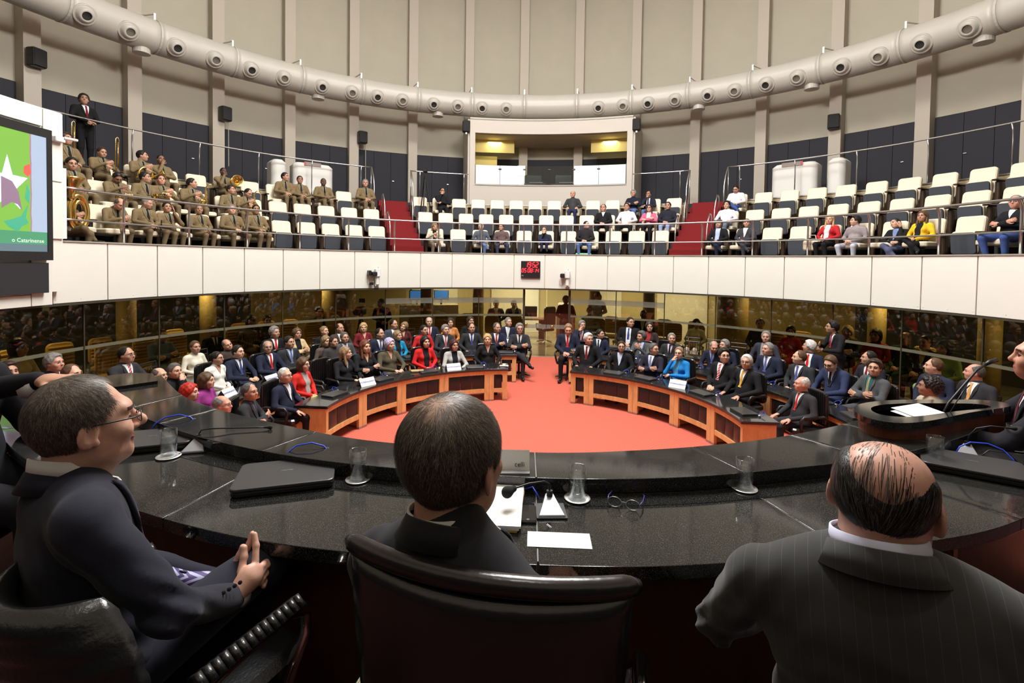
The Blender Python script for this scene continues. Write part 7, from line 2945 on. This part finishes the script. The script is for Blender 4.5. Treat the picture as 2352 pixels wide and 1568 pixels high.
def strands(name, V, Q, n, length, width, flow, keep, mats, parent, mtx, lift=.25, seed=1, jit=.3):
    """thin tapering hairs laid over a hair surface"""
    r = np.random.default_rng(seed)
    A, B, C_, D_ = V[Q[:, 0]], V[Q[:, 1]], V[Q[:, 2]], V[Q[:, 3]]
    N = np.cross(C_ - A, D_ - B)
    ar = np.linalg.norm(N, axis=1)
    N = N / (ar[:, None] + 1e-12)
    cen = (A + C_) / 2 - np.array([0, -.014, .026])
    cen /= np.linalg.norm(cen, axis=1)[:, None]
    ar = ar * ((cen * N).sum(1) > .72)
    idx = r.choice(len(Q), n * 3, p=ar / ar.sum())
    u, v = r.random((2, len(idx), 1))
    P = (A[idx] * (1 - u) + B[idx] * u) * (1 - v) + (D_[idx] * (1 - u) + C_[idx] * u) * v
    Nn = N[idx]
    k = keep(P, r)
    P, Nn = P[k][:n], Nn[k][:n]
    c0, rad = np.array([0, -.014, .026]), np.array([.077, .098, .099])
    jv = r.normal(0, jit, P.shape)
    L_ = (length * (.6 + .8 * r.random(len(P))))[:, None]
    lf = lift * (.4 + r.random(len(P)))[:, None]
    q0 = (P - c0) / rad
    lvl = np.linalg.norm(q0, axis=1)[:, None]
    ns = 4
    cur, pts_, sds = P + Nn * .0007, [], []
    lvl = np.linalg.norm((cur - c0) / rad, axis=1)[:, None]
    for k in range(ns + 1):
        qn = (cur - c0) / (rad * rad)
        nn = qn / np.linalg.norm(qn, axis=1)[:, None]
        T = flow(cur) + jv
        T = T - nn * (T * nn).sum(1)[:, None]
        T /= np.linalg.norm(T, axis=1)[:, None] + 1e-9
        pts_.append(cur)
        sds.append(np.cross(T, nn))
        nx = cur + T * L_ / ns
        qq = (nx - c0) / rad
        cur = c0 + qq * (lvl / np.linalg.norm(qq, axis=1)[:, None]) * rad + nn * L_ * lf * (k + 1) / ns * .3
    m = len(P)
    i = np.arange(m)
    vs, qs = [], []
    for k in range(ns + 1):
        wk = width * (1, 1, .9, .7, .25)[k]
        vs += [pts_[k] - sds[k] * wk, pts_[k] + sds[k] * wk]
        if k:
            qs.append(np.stack([i + (2 * k - 2) * m, i + (2 * k - 1) * m, i + (2 * k + 1) * m, i + 2 * k * m], 1))
    vs = np.concatenate(vs)
    mi = r.integers(0, len(mats), m)
    me = np_mesh(name, vs, np.concatenate(qs), np.concatenate([mi] * ns), nslots=0)
    for mm in mats:
        me.materials.append(mm)
    o = bpy.data.objects.new(name, me)
    COL.objects.link(o)
    o.parent = parent
    if mtx is not None:
        o.matrix_local = mtx
    o['kind'] = 'stuff'
    return o


def ring_collar(rx, ry, z_back, z_front, hgt, cy, flare, th=.004, gap=20, n=40, tilt=0.0):
    """band standing round the neck, open at the throat (+y)"""
    vs, fs = [], []
    for i in range(n + 1):
        a = math.radians(90 + gap + (360 - 2 * gap) * i / n)
        c, s = math.cos(a), math.sin(a)
        f = (1 + s) / 2            # 1 in front, 0 behind
        z0 = z_back + (z_front - z_back) * f
        h = hgt * (1 - .25 * f)
        for rr, z in ((flare, z0), (0, z0 + h), (-th, z0 + h), (flare - th, z0)):
            vs.append(((rx + rr) * c, cy + (ry + rr) * s, z))
    for i in range(n):
        for k in range(4):
            fs.append((4 * i + k, 4 * i + (k + 1) % 4, 4 * i + 4 + (k + 1) % 4, 4 * i + 4 + k))
    fs += [(3, 2, 1, 0), (4 * n, 4 * n + 1, 4 * n + 2, 4 * n + 3)]
    return MB().add(vs, fs)


STZ = -.195
ARMS['steeple'] = (((.285, .085, .715), (.120, .285, .800 + STZ), (-.45, .55, .55), (.75, .3, .2)), ((-.255, .110, .710), (.010, .310, .800 + STZ), (.35, .45, .65), (-.8, .3, .2)))
ARMS['front'] = (((.270, .16, .760), (.150, .40, .770), (-.3, .9, 0), (0, .2, 1)), ((-.270, .16, .760), (-.150, .40, .770), (.3, .9, 0), (0, .2, 1)))
ARMS['hang'] = (((.300, .12, .730), (.200, .36, .690), (-.3, .9, 0), (0, .2, 1)), ((-.310, .10, .720), (-.200, .36, .690), (.3, .9, 0), (0, .2, 1)))
ARMS['low'] = (((.225, .10, .735), (.13, .32, .62), (-.5, .8, -.1), (0, .2, 1)), ((-.225, .10, .735), (-.13, .32, .62), (.5, .8, -.1), (0, .2, 1)))
ARMS['reach'] = (((.20, .22, .985), (.13, .47, 1.03), (-.1, 1, .1), (.1, 0, 1)), ((-.27, .05, .745), (-.1, .3, .66), (.6, .6, 0), (0, .2, 1)))


def steeple_hands():
    """two clasped hands, index fingers and thumbs pressed together and pointing up"""
    S = Sdf()
    for s, bx in ((1, .105), (-1, .045)):
        wr = (bx + s * .020, .372, .800)
        kn = (bx + s * .012, .452, .845)
        S.cap(wr, ((wr[0] + kn[0]) / 2, .42, .828), .026, .030, SK_, .02)
        S.ell(((wr[0] + kn[0]) / 2, .425, .832), (.018, .040, .036), SK_, .02, np.array(Matrix.Rotation(.5, 3, 'X')))
        # index finger upward
        S.chain([(bx + s * .008, .446, .868), (bx + s * -.008, .458, .905), (bx + s * -.022, .462, .935)], [.0105, .0095, .0080], SK_, .006)
        # thumb
        S.chain([(bx - s * .004, .408, .852), (bx - s * .016, .424, .884), (bx - s * .024, .430, .908)], [.012, .0105, .009], SK_, .008)
        # three folded fingers lacing across the other hand
        for k in range(3):
            z = .846 - .022 * k
            S.chain([(bx + s * .012, .462 - .004 * k, z), (bx - s * .020, .492 - .006 * k, z - .004), (bx - s * .058, .484 - .006 * k, z - .010), (bx - s * .074, .462, z - .014)], [.0105, .0098, .0090, .0080], SK_, .005)
    sh = np.array([0, -.085, STZ], np.float32)
    S.p = [(q[0], q[1] + sh, q[2] + sh if q[0] == 'c' else q[2]) + tuple(q[3:]) for q in S.p]
    return S


def fore_man(label, pos, head_to, body_to, w, arms, legs, cloth_m, shirt_m, skin_m, hairstyle, hair_h, hair_m, head_kw, lean=0.0, pitch=0.0, roll=0.0, hands=True, custom_hands=None, fold=0.006, neck=0.0, tie_m=None, tilt=0.0, gap=.0, shift=0.0, hs=1.0, drop=0.0):
    """pos: head centre; headings are clockwise bearings from +y in degrees"""
    rb = -math.radians(body_to)
    yaw = -math.radians(head_to - body_to)
    S, T, hd, head, U = body_sdf(arms, legs, False, w, lean, False, drop=drop)
    head = (head[0] + shift, head[1], head[2] - neck)
    R = rot_head(yaw, pitch, roll)
    piv = np.array([0, -.035, -.13])
    HS = fine_head(**head_kw)
    HV, HQ, _ = sdf_mesh(HS, .0036, .012)
    hm = head_paint(HV[HQ].mean(1))
    hm[hm == BR_] = BR_
    HV2 = ((HV - piv) * hs) @ R.T + piv + np.array(head)
    # one body: trousers and shoes, hands and head
    L_ = Sdf()
    for q in S.p:
        if q[5] in (T_, SH_):
            L_.p.append(q)
    LV, LQ, lm = sdf_mesh(L_, .012, .03)
    vs, qs, ms, k = [HV2, LV], [HQ, LQ + len(HV2)], [hm, lm], len(HV2) + len(LV)
    if custom_hands is not None:
        CV, CQ, cm_ = sdf_mesh(custom_hands, .0034, .012)
        vs.append(CV)
        qs.append(CQ + k)
        ms.append(np.full(len(CQ), SK_))
        k += len(CV)
    elif hands:
        for r_, fd_, bn, s in hd:
            AV, AQ = hand_mesh(.5, .005)
            AV = AV * np.array([s, 1, 1])
            if s < 0:
                AQ = AQ[:, ::-1]
            AV = AV @ basis(fd_, bn).T + np.array(r_) + np.array(Vector(fd_).normalized()) * .022
            vs.append(AV)
            qs.append(AQ + k)
            ms.append(np.full(len(AQ), SK_))
            k += len(AV)
    me = np_mesh('person', np.concatenate(vs), np.concatenate(qs), np.concatenate(ms), nslots=0)
    for m in (cloth_m, cloth_m, M_SHOE, skin_m, M_EYE, mat('lips_fore', (.42, .19, .15), .45), hair_m[0], cloth_m):
        me.materials.append(m)
    o = link('person', me)
    Rz = Matrix.Rotation(rb, 3, 'Z')
    o.rotation_euler = (0, tilt, rb)
    o.location = Vector(pos) - o.rotation_euler.to_matrix() @ Vector(head)
    tag(o, label, 'person', 'men seated at the dais desk')
    # jacket with folds
    Jk = Sdf()
    for q in S.p:
        if q[5] == J_:
            Jk.p.append(q)
    Jk.ell(U((0, .005, .58)), (.178 * w, .152, .10), J_, .05)
    els = [np.array(U((a[0][0] * (.5 + .5 * w), a[0][1], a[0][2]))) for a in ARMS[arms]]
    shs = [np.array(U((s * (.19 * w), -.045, .95))) for s in (1, -1)]

    def jd(P):
        d = Jk.d(P)
        f = np.zeros(P.shape[:-1], np.float32)
        for e in els:
            g2 = np.exp(-((P - e) ** 2).sum(-1) / .012)
            f += g2 * np.sin((P[..., 2] * 1.0 + P[..., 1] * .8 - P[..., 0] * .3) * 105)
        for e in shs:
            g2 = np.exp(-((P - e - np.array([0, .0, -.08])) ** 2).sum(-1) / .016)
            f += .5 * g2 * np.sin((P[..., 2] * .8 + np.abs(P[..., 0]) * 1.4) * 75)
        g3 = np.exp(-((P[..., 2] - .70) ** 2) / .03)
        f += .55 * g3 * np.sin(P[..., 2] * 62 + np.sin(P[..., 0] * 16) * 1.6)
        f += .35 * np.sin(P[..., 0] * 23 + 1.1) * np.sin(P[..., 2] * 19 + P[..., 1] * 14)
        return d + fold * f
    lo, hi = Jk.bounds(.04)
    JV, JQ = surface_nets(jd, lo, hi, .0095)
    jm = np_mesh('jacket', JV, JQ)
    jm.materials.append(cloth_m)
    jk = link('jacket', jm, None, o)
    hz = head[2] - 1.205 + neck + .023
    lapels(T, U, jk, o, cloth_m, shirt_m, tie_m)
    cy = head[1] - .043
    nk = head_kw.get('thick', 1.0)
    c1 = ring_collar(.069 * nk, .074 * (.5 + .5 * nk), 1.046 + gap + hz, 1.030 + hz, .046, cy, .006, gap=14)
    co = c1.build('shirt_collar', shirt_m, o, smooth=True)
    co.location.x = shift
    c2 = ring_collar(.076 * nk, .080 * (.5 + .5 * nk), 1.036 + hz, .985 + hz, .046, cy, .024 + .05 * (nk - 1), .006, gap=20)
    co = c2.build('jacket_collar', cloth_m, jk, smooth=True)
    co.location.x = shift * .7
    for r_, fd_, bn, s in hd:
        el = els[0 if s > 0 else 1]
        d_ = (np.array(r_) - el)
        d_ = d_ / np.linalg.norm(d_)
        q = MB()
        p0 = Vector(np.array(r_) + d_ * .010)
        q.tube([p0, p0 + Vector(d_) * .042], [.0345, .0335], 18)
        q.build('shirt_cuff', shirt_m, o, smooth=True)
    # hair
    HM = Matrix.Translation(Vector(head)) @ Matrix.Translation(Vector(piv)) @ Matrix(R).to_4x4() @ Matrix.Scale(hs, 4) @ Matrix.Translation(-Vector(piv))
    V, Q = surface_nets(hairstyle, (-.13, -.16, -.16), (.13, .14, .17), .0042)
    hme = np_mesh('hair', V, Q)
    hme.materials.append(hair_m[0])
    ho = link('hair', hme, None, o)
    ho.matrix_local = HM
    return o, ho, V, Q, HM, U


def surf_patch(T, rows, off, th=.006):
    """rows of (x, z) laid on the front of a torso"""
    nx = len(rows[0])
    ys = np.linspace(.36, -.16, 261).astype(np.float32)
    pts = np.array([p for r_ in rows for p in r_], np.float32)
    P = np.zeros((len(pts), len(ys), 3), np.float32)
    P[..., 0], P[..., 2], P[..., 1] = pts[:, None, 0], pts[:, None, 1], ys[None]
    D = T.d(P) < 0
    y = ys[D.argmax(1)]
    y[~D.any(1)] = -.03
    V = np.stack([pts[:, 0], y + off, pts[:, 1]], 1)
    n = len(V)
    Q = [(i * nx + j, (i + 1) * nx + j, (i + 1) * nx + j + 1, i * nx + j + 1) for i in range(len(rows) - 1) for j in range(nx - 1)]
    fs = Q + [tuple(n + k for k in f[::-1]) for f in Q]
    edge = [i * nx for i in range(len(rows))] + [(len(rows) - 1) * nx + j for j in range(1, nx)] + [i * nx + nx - 1 for i in range(len(rows) - 2, -1, -1)] + [j for j in range(nx - 2, 0, -1)]
    for a_, b_ in zip(edge, edge[1:] + edge[:1]):
        fs.append((a_, b_, n + b_, n + a_))
    return MB().add(np.concatenate([V, V - np.array([0, th, 0])]).tolist(), fs)


def lapels(T, U, jk, o, cloth_m, shirt_m, tie_m):
    zt, zb = U((0, 0, .998))[2], U((0, 0, .74))[2]
    n = 16
    rows = [[(.078 * (1 - t) ** .85 * (2 * j / 8 - 1), zt + .012 - (zt - zb) * t) for j in range(9)] for t in np.linspace(0, .97, n)]
    surf_patch(T, rows, .010).build('shirt_front', shirt_m, o, smooth=True)
    if tie_m:
        rows = [[((.015 + .020 * t) * (j - 1), zt - .01 - (zt - zb) * t) for j in range(3)] for t in np.linspace(0, 1.15, n)]
        surf_patch(T, rows, .018).build('tie', tie_m, o, smooth=True)
    for s in (-1, 1):
        rows = []
        for t in np.linspace(0, 1, n):
            a_ = .074 * (1 - t) ** .85 + .002
            wd = .050 * (1 - t) + .012 if t > .28 else .026 + .06 * t
            rows.append([(s * (a_ + wd * k / 4), zt + .015 - (zt - zb) * t + .012 * k / 4 * (t < .3)) for k in range(5)])
        surf_patch(T, rows, .015, .010).build('lapel', cloth_m, jk, smooth=True)


def flow_from(cr):
    cr = np.array(cr)

    def f(P):
        d = P - cr
        d = d / (np.linalg.norm(d, axis=1)[:, None] + 1e-6)
        d[:, 2] -= .35
        return d
    return f


# materials for them
M_NAVYSUIT = mat('navy_suit', (.017, .018, .030), .85, noise=.18, nscale=400, bump=.08, bscale=900, sheen=.08, spec=.2)
M_CHARSUIT = mat('charcoal_suit', (.020, .020, .024), .85, noise=.15, nscale=400, bump=.08, bscale=900, sheen=.08, spec=.2)


def pinstripe():
    m, N, L, b = _new('pinstripe_suit')
    tc = N.new('ShaderNodeTexCoord')
    sp = N.new('ShaderNodeSeparateXYZ')
    L.new(tc.outputs['Object'], sp.inputs[0])
    mu = N.new('ShaderNodeMath')
    mu.operation = 'MULTIPLY'
    mu.inputs[1].default_value = 38.0
    L.new(sp.outputs[0], mu.inputs[0])
    fr = N.new('ShaderNodeMath')
    fr.operation = 'FRACT'
    L.new(mu.outputs[0], fr.inputs[0])
    lt = N.new('ShaderNodeMath')
    lt.operation = 'LESS_THAN'
    lt.inputs[1].default_value = .05
    L.new(fr.outputs[0], lt.inputs[0])
    mx = N.new('ShaderNodeMix')
    mx.data_type = 'RGBA'
    mx.inputs[6].default_value = (.036, .036, .036, 1)
    mx.inputs[7].default_value = (.062, .066, .082, 1)
    L.new(lt.outputs[0], mx.inputs[0])
    L.new(mx.outputs[2], b.inputs['Base Color'])
    b.inputs['Roughness'].default_value = .8
    b.inputs['Specular IOR Level'].default_value = .2
    b.inputs['Sheen Weight'].default_value = .2
    _mats['pinstripe_suit'] = m
    return m


M_PIN = pinstripe()
M_SHIRT = mat('white_shirt', (.72, .71, .72), .75)
M_SHIRTB = mat('pale_blue_shirt', (.60, .62, .78), .75)
SK_L = mat('skin_ruddy', (.66, .37, .275), .45, noise=.10, nscale=35, bump=.05, bscale=300, spec=.4)
SK_C = mat('skin_tan', (.58, .31, .21), .45, noise=.10, nscale=35, bump=.05, bscale=300, spec=.4)
SK_R = mat('skin_pink', (.58, .31, .23), .42, noise=.08, nscale=35, bump=.05, bscale=300, spec=.4)


def hmat(n, c):
    return mat(n, c, .42, spec=.45, noise=.25, nscale=120)


HB1, HB2, HB3 = hmat('strand_brown', (.062, .044, .033)), hmat('strand_greybrown', (.125, .098, .078)), hmat('strand_grey', (.27, .235, .20))
HC1, HC2, HC3 = hmat('strand_dark', (.044, .031, .022)), hmat('strand_mid', (.092, .068, .050)), hmat('strand_light', (.21, .17, .135))
HD1, HD2 = hmat('strand_black', (.012, .009, .008)), hmat('strand_steel', (.12, .115, .11))


def ell_h(P, t):
    d = ellf(P, (0, -.014, .026), (.077, .098, .099))
    for s in (-1, 1):
        d = smin(d, ellf(P, (s * .024, -.030, .050), (.056, .074, .066)), .03)
    return d - t


def hair_left(P):
    x, y, z = P[..., 0], P[..., 1], P[..., 2]
    d = ell_h(P, .009) + wob(P, 60, .002)
    d = np.maximum(d, (y * 1.3 + .010 - z) * .6)
    d = np.maximum(d, -ellf(P, (0, .095, .090), (.085, .085, .055)))
    for s in (-1, 1):
        d = np.maximum(d, -ellf(P, (s * .090, .000, -.014), (.034, .038, .046)))
    return d


def hair_centre(P):
    y, z = P[..., 1], P[..., 2]
    d = ell_h(P, .011) + wob(P, 55, .002)
    d = np.maximum(d, (y * 1.0 - .040 - z) * .7)
    d = np.maximum(d, -ellf(P, (0, .105, .09), (.06, .05, .05)))
    for s in (-1, 1):
        d = np.maximum(d, -ellf(P, (s * .087, .0, -.012), (.03, .030, .040)))
    return d


def hair_right(P):
    y, z = P[..., 1], P[..., 2]
    x = P[..., 0]
    ln = np.minimum(ellf(P, (.012, -.030, .130), (.058, .125, .105)), z - (y * .75 - .052))
    d = np.maximum(ell_h(P, 0) - (-.004 + .014 * np.clip(ln / .035, 0, 1)) + wob(P, 50, .0015), -ln * .7)
    for s in (-1, 1):
        d = np.maximum(d, -ellf(P, (s * .088, .002, -.014), (.03, .030, .042)))
    return d


# left man: profile to the right, steepled fingers
manL, hoL, V, Q, HM, U = fore_man('man in navy suit and glasses with steepled fingers at the left of the desk', (-1.197, -5.925, 2.432), 38, 36, 1.08, 'steeple', 'legx',
                               M_NAVYSUIT, M_SHIRT, SK_L, hair_left, .004, (HB1, HB2, HB3), dict(nose=1.55, chin=1.1), custom_hands=steeple_hands(), pitch=.02, neck=.012, tilt=-.16, roll=.16, gap=.02, drop=.015)
strands('hair_strands', V, Q, 20000, .022, .00036, flow_from((0, -.06, .13)), lambda P, r: np.ones(len(P), bool), (HB1, HB1, HB2, HB2, HB3), manL, HM, .22, 3)
# his wire glasses, striped tie, sleeve buttons
b = MB()
for s in (-1, 1):
    b.tube([(s * .033 + .024 * math.cos(x), .112 - .004 * abs(math.cos(x)), .008 + .017 * math.sin(x)) for x in np.linspace(0, 2 * PI, 21)[:-1]], .0013, 6, closed=True)
    b.tube([(s * .058, .106, .014), (s * .082, .085, .017), (s * .088, .0, .018), (s * .088, -.02, .010), (s * .086, -.03, -.008)], .0022, 6)
b.tube([(-.009, .113, .012), (0, .117, .014), (.009, .113, .012)], .0013, 6)
o = b.build('eyeglasses', M_BLACK, manL, smooth=True)
o.matrix_local = HM
M_TIEBLUE = striped('tie_violet_stripe', (.05, .03, .16), (.42, .42, .62), 40.0)
b = MB()
b.tube([(.0, .12, .76), (.01, .15, .705), (.02, .20, .665), (.03, .26, .640), (.04, .30, .625)], [.020, .028, .030, .030, .024], 8)
b.build('tie', M_TIEBLUE, manL, smooth=True)
b = MB()
b.lathe([(.010, 0), (.010, .004), (.003, .005)], (.09, .175, .72), 12, Matrix.Rotation(-.6, 3, 'X'))
b.build('jacket_button', M_BLACK, manL)
for k in range(4):
    b = MB()
    b.lathe([(.0055, 0), (.0055, .004), (.002, .005)], (.225 - .014 * k, .225 + .020 * k, .675 - .004 * k), 10, Matrix.Rotation(1.4, 3, 'Y'))
    b.build('cuff_button', M_BLACK, manL)

# centre man from behind, turning right
manC, hoC, V, Q, HM, U = fore_man('man in charcoal suit seen from behind in the high leather chair', (-.160, -6.150, 2.440), 27, 26, 1.03, 'low', 'sit',
                               M_CHARSUIT, M_SHIRT, SK_C, hair_centre, .004, (HC1, HC2, HC3), dict(nose=1.0), neck=.040, gap=-.012, shift=-.020, hs=1.09, drop=.062)
strands('hair_strands', V, Q, 20000, .018, .00036, flow_from((.0, -.055, .12)), lambda P, r: r.random(len(P)) < np.clip((np.linalg.norm(P - np.array([.004, -.060, .115]), axis=1) - .012) / .05, .10, 1), (HC1, HC1, HC2, HC2, HC3), manC, HM, .3, 5)
# thinning crown: the short hair there lets the scalp show


def crown_hair():
    m, N, L, b = _new('thinning_hair')
    tc = N.new('ShaderNodeTexCoord')
    vm = N.new('ShaderNodeVectorMath')
    vm.operation = 'DISTANCE'
    vm.inputs[1].default_value = (.004, -.060, .115)
    L.new(tc.outputs['Object'], vm.inputs[0])
    n = N.new('ShaderNodeTexNoise')
    n.inputs['Scale'].default_value = 140
    L.new(tc.outputs['Object'], n.inputs['Vector'])
    ad = N.new('ShaderNodeMath')
    ad.operation = 'MULTIPLY_ADD'
    ad.inputs[1].default_value = .03
    L.new(n.outputs['Fac'], ad.inputs[0])
    L.new(vm.outputs['Value'], ad.inputs[2])
    r = N.new('ShaderNodeValToRGB')
    r.color_ramp.elements[0].position = .03
    r.color_ramp.elements[0].color = (.34, .20, .13, 1)
    r.color_ramp.elements[1].position = .075
    r.color_ramp.elements[1].color = (.044, .031, .022, 1)
    L.new(ad.outputs[0], r.inputs['Fac'])
    L.new(r.outputs['Color'], b.inputs['Base Color'])
    b.inputs['Roughness'].default_value = .5
    return m


hoC.data.materials[0] = crown_hair()

# right man: broad, balding, thin combed hair
manR, hoR, V, Q, HM, U = fore_man('broad balding man in pinstriped grey suit seen from behind', (.775, -6.085, 2.375), 43, 31, 1.40, 'hang', 'sit',
                               M_PIN, M_SHIRTB, SK_R, hair_right, .004, (HD1, HD1, HD2), dict(wide=1.07, jowl=.006, thick=1.28), fold=.008, lean=.06, pitch=.0, neck=.045, gap=.004, tilt=-.10, roll=.10, drop=.05)


def flow_back(P):
    d = np.zeros_like(P)
    d[:, 1] = -1.0
    d[:, 2] = -1.2 * (P[:, 1] < .02) - .1
    d[:, 0] = .10 * np.sign(P[:, 0])
    return d


strands('hair_strands', V, Q, 11000, .030, .00050, flow_back, lambda P, r: np.ones(len(P), bool), (HD1, HD1, HD1, HD2), manR, HM, .03, 8, .08)
V3, Q3 = surface_nets(lambda P: ell_h(P, .0018), (-.12, -.15, .0), (.12, .12, .16), .006)
strands('combed_strands', V3, Q3, 420, .085, .00062, flow_back, lambda P, r: (P[:, 2] > .05) & (r.random(len(P)) < .30 + 3.2 * np.abs(P[:, 0] - .01) * 2), (HD1, HD1, HD2), manR, HM, .03, 9, .10)
strands('nape_strands', V, Q, 260, .055, .0007, flow_back, lambda P, r: (P[:, 2] < -.045) & (P[:, 1] < -.03), (HD1,), manR, HM, .05, 11, .22)

# ------------------------------------------------------------------ dais chairs
ch = thing('executive_chair', 'high black leather chair of the centre man', 'chair', (-.098, -6.355, DZ0 + .012), -math.radians(11))
nu, nv = 28, 22
vs, fs = [], []
for side in (0, 1):
    for j in range(nv + 1):
        v = j / nv
        z = .46 + .585 * v
        hw = .225 + .058 * v ** .8
        for i in range(nu + 1):
            u = -1 + 2 * i / nu
            e = max(0, (abs(u) - .86) / .14)
            y = .075 * u * u - .02 * math.sin(PI * v) - .05 * v + .06
            th = .030 * (1 - e ** 2 * .8) * (1 - .25 * max(0, (v - .9) / .1))
            seam = -.006 * math.exp(-((v - .66) / .012) ** 2)
            vs.append((hw * u, y + (th + seam if side else -(th + seam)), z))
K = (nu + 1) * (nv + 1)
for j in range(nv):
    for i in range(nu):
        a_ = j * (nu + 1) + i
        fs.append((a_, a_ + 1, a_ + nu + 2, a_ + nu + 1))
        fs.append((K + a_ + nu + 1, K + a_ + nu + 2, K + a_ + 1, K + a_))
rim = [j * (nu + 1) for j in range(nv + 1)] + [nv * (nu + 1) + i for i in range(1, nu + 1)] + [j * (nu + 1) + nu for j in range(nv - 1, -1, -1)] + [i for i in range(nu - 1, 0, -1)]
for a_, b_ in zip(rim, rim[1:] + rim[:1]):
    fs.append((a_, b_, K + b_, K + a_))
b = MB()
b.add(vs, fs)
M_EXEC = mat('executive_leather', (.0105, .008, .009), .24, bump=.06, bscale=60, spec=.6)
b.build('backrest', M_EXEC, ch, smooth=True)
b = MB()
pts, rad = [], []
for i in range(41):
    u = -1.03 + 2.06 * i / 40
    pts.append((.284 * u, .075 * u * u + .008, 1.068 - .010 * u * u))
    rad.append(.020 if abs(u) < .93 else (.013 if abs(u) < .965 else (.017 if abs(u) < 1.0 else .010)))
b.tube(pts, rad, 16)
b.build('top_roll', M_EXEC, ch, smooth=True)
b = MB()
b.rbox((0, .30, .47), (.52, .52, .12), .09, axis=2, seg=5)
b.build('seat', M_EXEC, ch)
for s in (-1, 1):
    b = MB()
    b.tube([(s * .27, .08, .62), (s * .31, .12, .66), (s * .31, .42, .66), (s * .29, .47, .58), (s * .25, .42, .46)], .022, 10)
    b.build('armrest', M_CHROME, ch, smooth=True)
b = MB()
b.tube([(0, .28, .08), (0, .28, .42)], .032, 10)
for k in range(5):
    an = k * 2 * PI / 5
    b.tube([(0, .28, .11), (.30 * math.cos(an), .28 + .30 * math.sin(an), .05)], [.03, .016], 8)
b.build('star_base', M_CHROME, ch, smooth=True)


def ribbed_exec(label, loc, rz, zt=.93, arms=True):
    t = thing('dais_chair', label, 'chair', loc, rz)
    b = MB()
    n, mseg = 15, 30
    # cushion bent in plan, horizontal ribs
    vs, fs = [], []
    for side in (0, 1):
        for j in range(mseg + 1):
            v = j / mseg
            z = .46 + (zt - .46) * v
            rib = .012 * abs(math.sin(v * PI * 9))
            for i in range(n + 1):
                u = -1 + 2 * i / n
                y = -.25 + .10 * u * u - .06 * v
                e = max(0, (abs(u) - .85) / .15)
                th = (.030 + rib) * (1 - .6 * e * e) * (1 - .7 * max(0, (v - .93) / .07))
                hw = .265 * (1 - .38 * max(0, (v - .55) / .45) ** 2)
                vs.append((hw * u, y + (th if side else -th), z))
    K = (n + 1) * (mseg + 1)
    for j in range(mseg):
        for i in range(n):
            a_ = j * (n + 1) + i
            fs.append((a_, a_ + 1, a_ + n + 2, a_ + n + 1))
            fs.append((K + a_ + n + 1, K + a_ + n + 2, K + a_ + 1, K + a_))
    rim = [j * (n + 1) for j in range(mseg + 1)] + [mseg * (n + 1) + i for i in range(1, n + 1)] + [j * (n + 1) + n for j in range(mseg - 1, -1, -1)] + [i for i in range(n - 1, 0, -1)]
    for a_, b_ in zip(rim, rim[1:] + rim[:1]):
        fs.append((a_, b_, K + b_, K + a_))
    b.add(vs, fs)
    b.build('backrest', M_LEATHER, t, smooth=True)
    b = MB()
    b.rbox((0, .05, .45), (.52, .52, .10), .09, axis=2)
    b.build('seat', M_LEATHER, t)
    for s in ((-1, 1) if arms else ()):
        b = MB()
        L_ = [(s * .29, -.20, .60), (s * .31, -.12, .655), (s * .315, .0, .675), (s * .315, .16, .675), (s * .305, .23, .64), (s * .29, .25, .56), (s * .27, .20, .44)]
        b.tube(L_, .020, 10)
        b.build('armrest', M_CHROME, t, smooth=True)
        b = MB()
        for k in range(14):
            y = -.10 + .022 * k
            b.tube([(s * .315 - .024, y, .680), (s * .315, y, .700), (s * .315 + .024, y, .680)], .012, 6)
        b.build('arm_pad', M_LEATHER, t, smooth=True)
    b = MB()
    b.tube([(0, 0, .08), (0, 0, .42)], .03, 8)
    for k in range(5):
        an = k * 2 * PI / 5
        b.tube([(0, 0, .11), (.3 * math.cos(an), .3 * math.sin(an), .05)], [.03, .016], 8)
    b.build('star_base', M_CHROME, t, smooth=True)
    return t


ribbed_exec('ribbed black leather chair of the man in navy', (-1.0, -5.94, DZ0), -math.radians(20), .91)
ribbed_exec('ribbed black leather chair under the broad man', (manR.location.x, manR.location.y, DZ0), -math.radians(30), .70, False)

# speaker at the lectern and the man reaching in at the left edge
_sp = Vector((2.68, -4.53, 2.415))
_rz = math.atan2(-(EYE.x - _sp.x), EYE.y - _sp.y) - PI / 2 * .92
person('speaker in dark suit in profile at the lectern microphone', 'people at the dais', _sp, .84, _rz, arms='front', stand=True, fine=True, yaw=0, hair='reced', hc='b', sk='r', top=(.016, .016, .022), shirt=(.7, .7, .72), tie=(.1, .02, .03), w=1.08)
_sp = Vector((-2.56, -5.12, 2.53))
_pr = person('man in dark suit at the left edge stretching out his arm', 'people at the dais', _sp, DZ0, -math.radians(88), arms='reach', fine=True, hair='short', hc='b', sk='m', top=(.012, .012, .016), shirt=(.7, .7, .76), tie=(.05, .02, .1))
q = MB()
q.tube([(.135, .435, 1.005), (.131, .478, 1.012)], [.041, .040], 16)
q.build('shirt_cuff', M_SHIRT, _pr, smooth=True)
ribbed_exec('ribbed black leather chair at the left edge of the dais', (-2.60, -5.15, DZ0), -math.radians(80), .8)
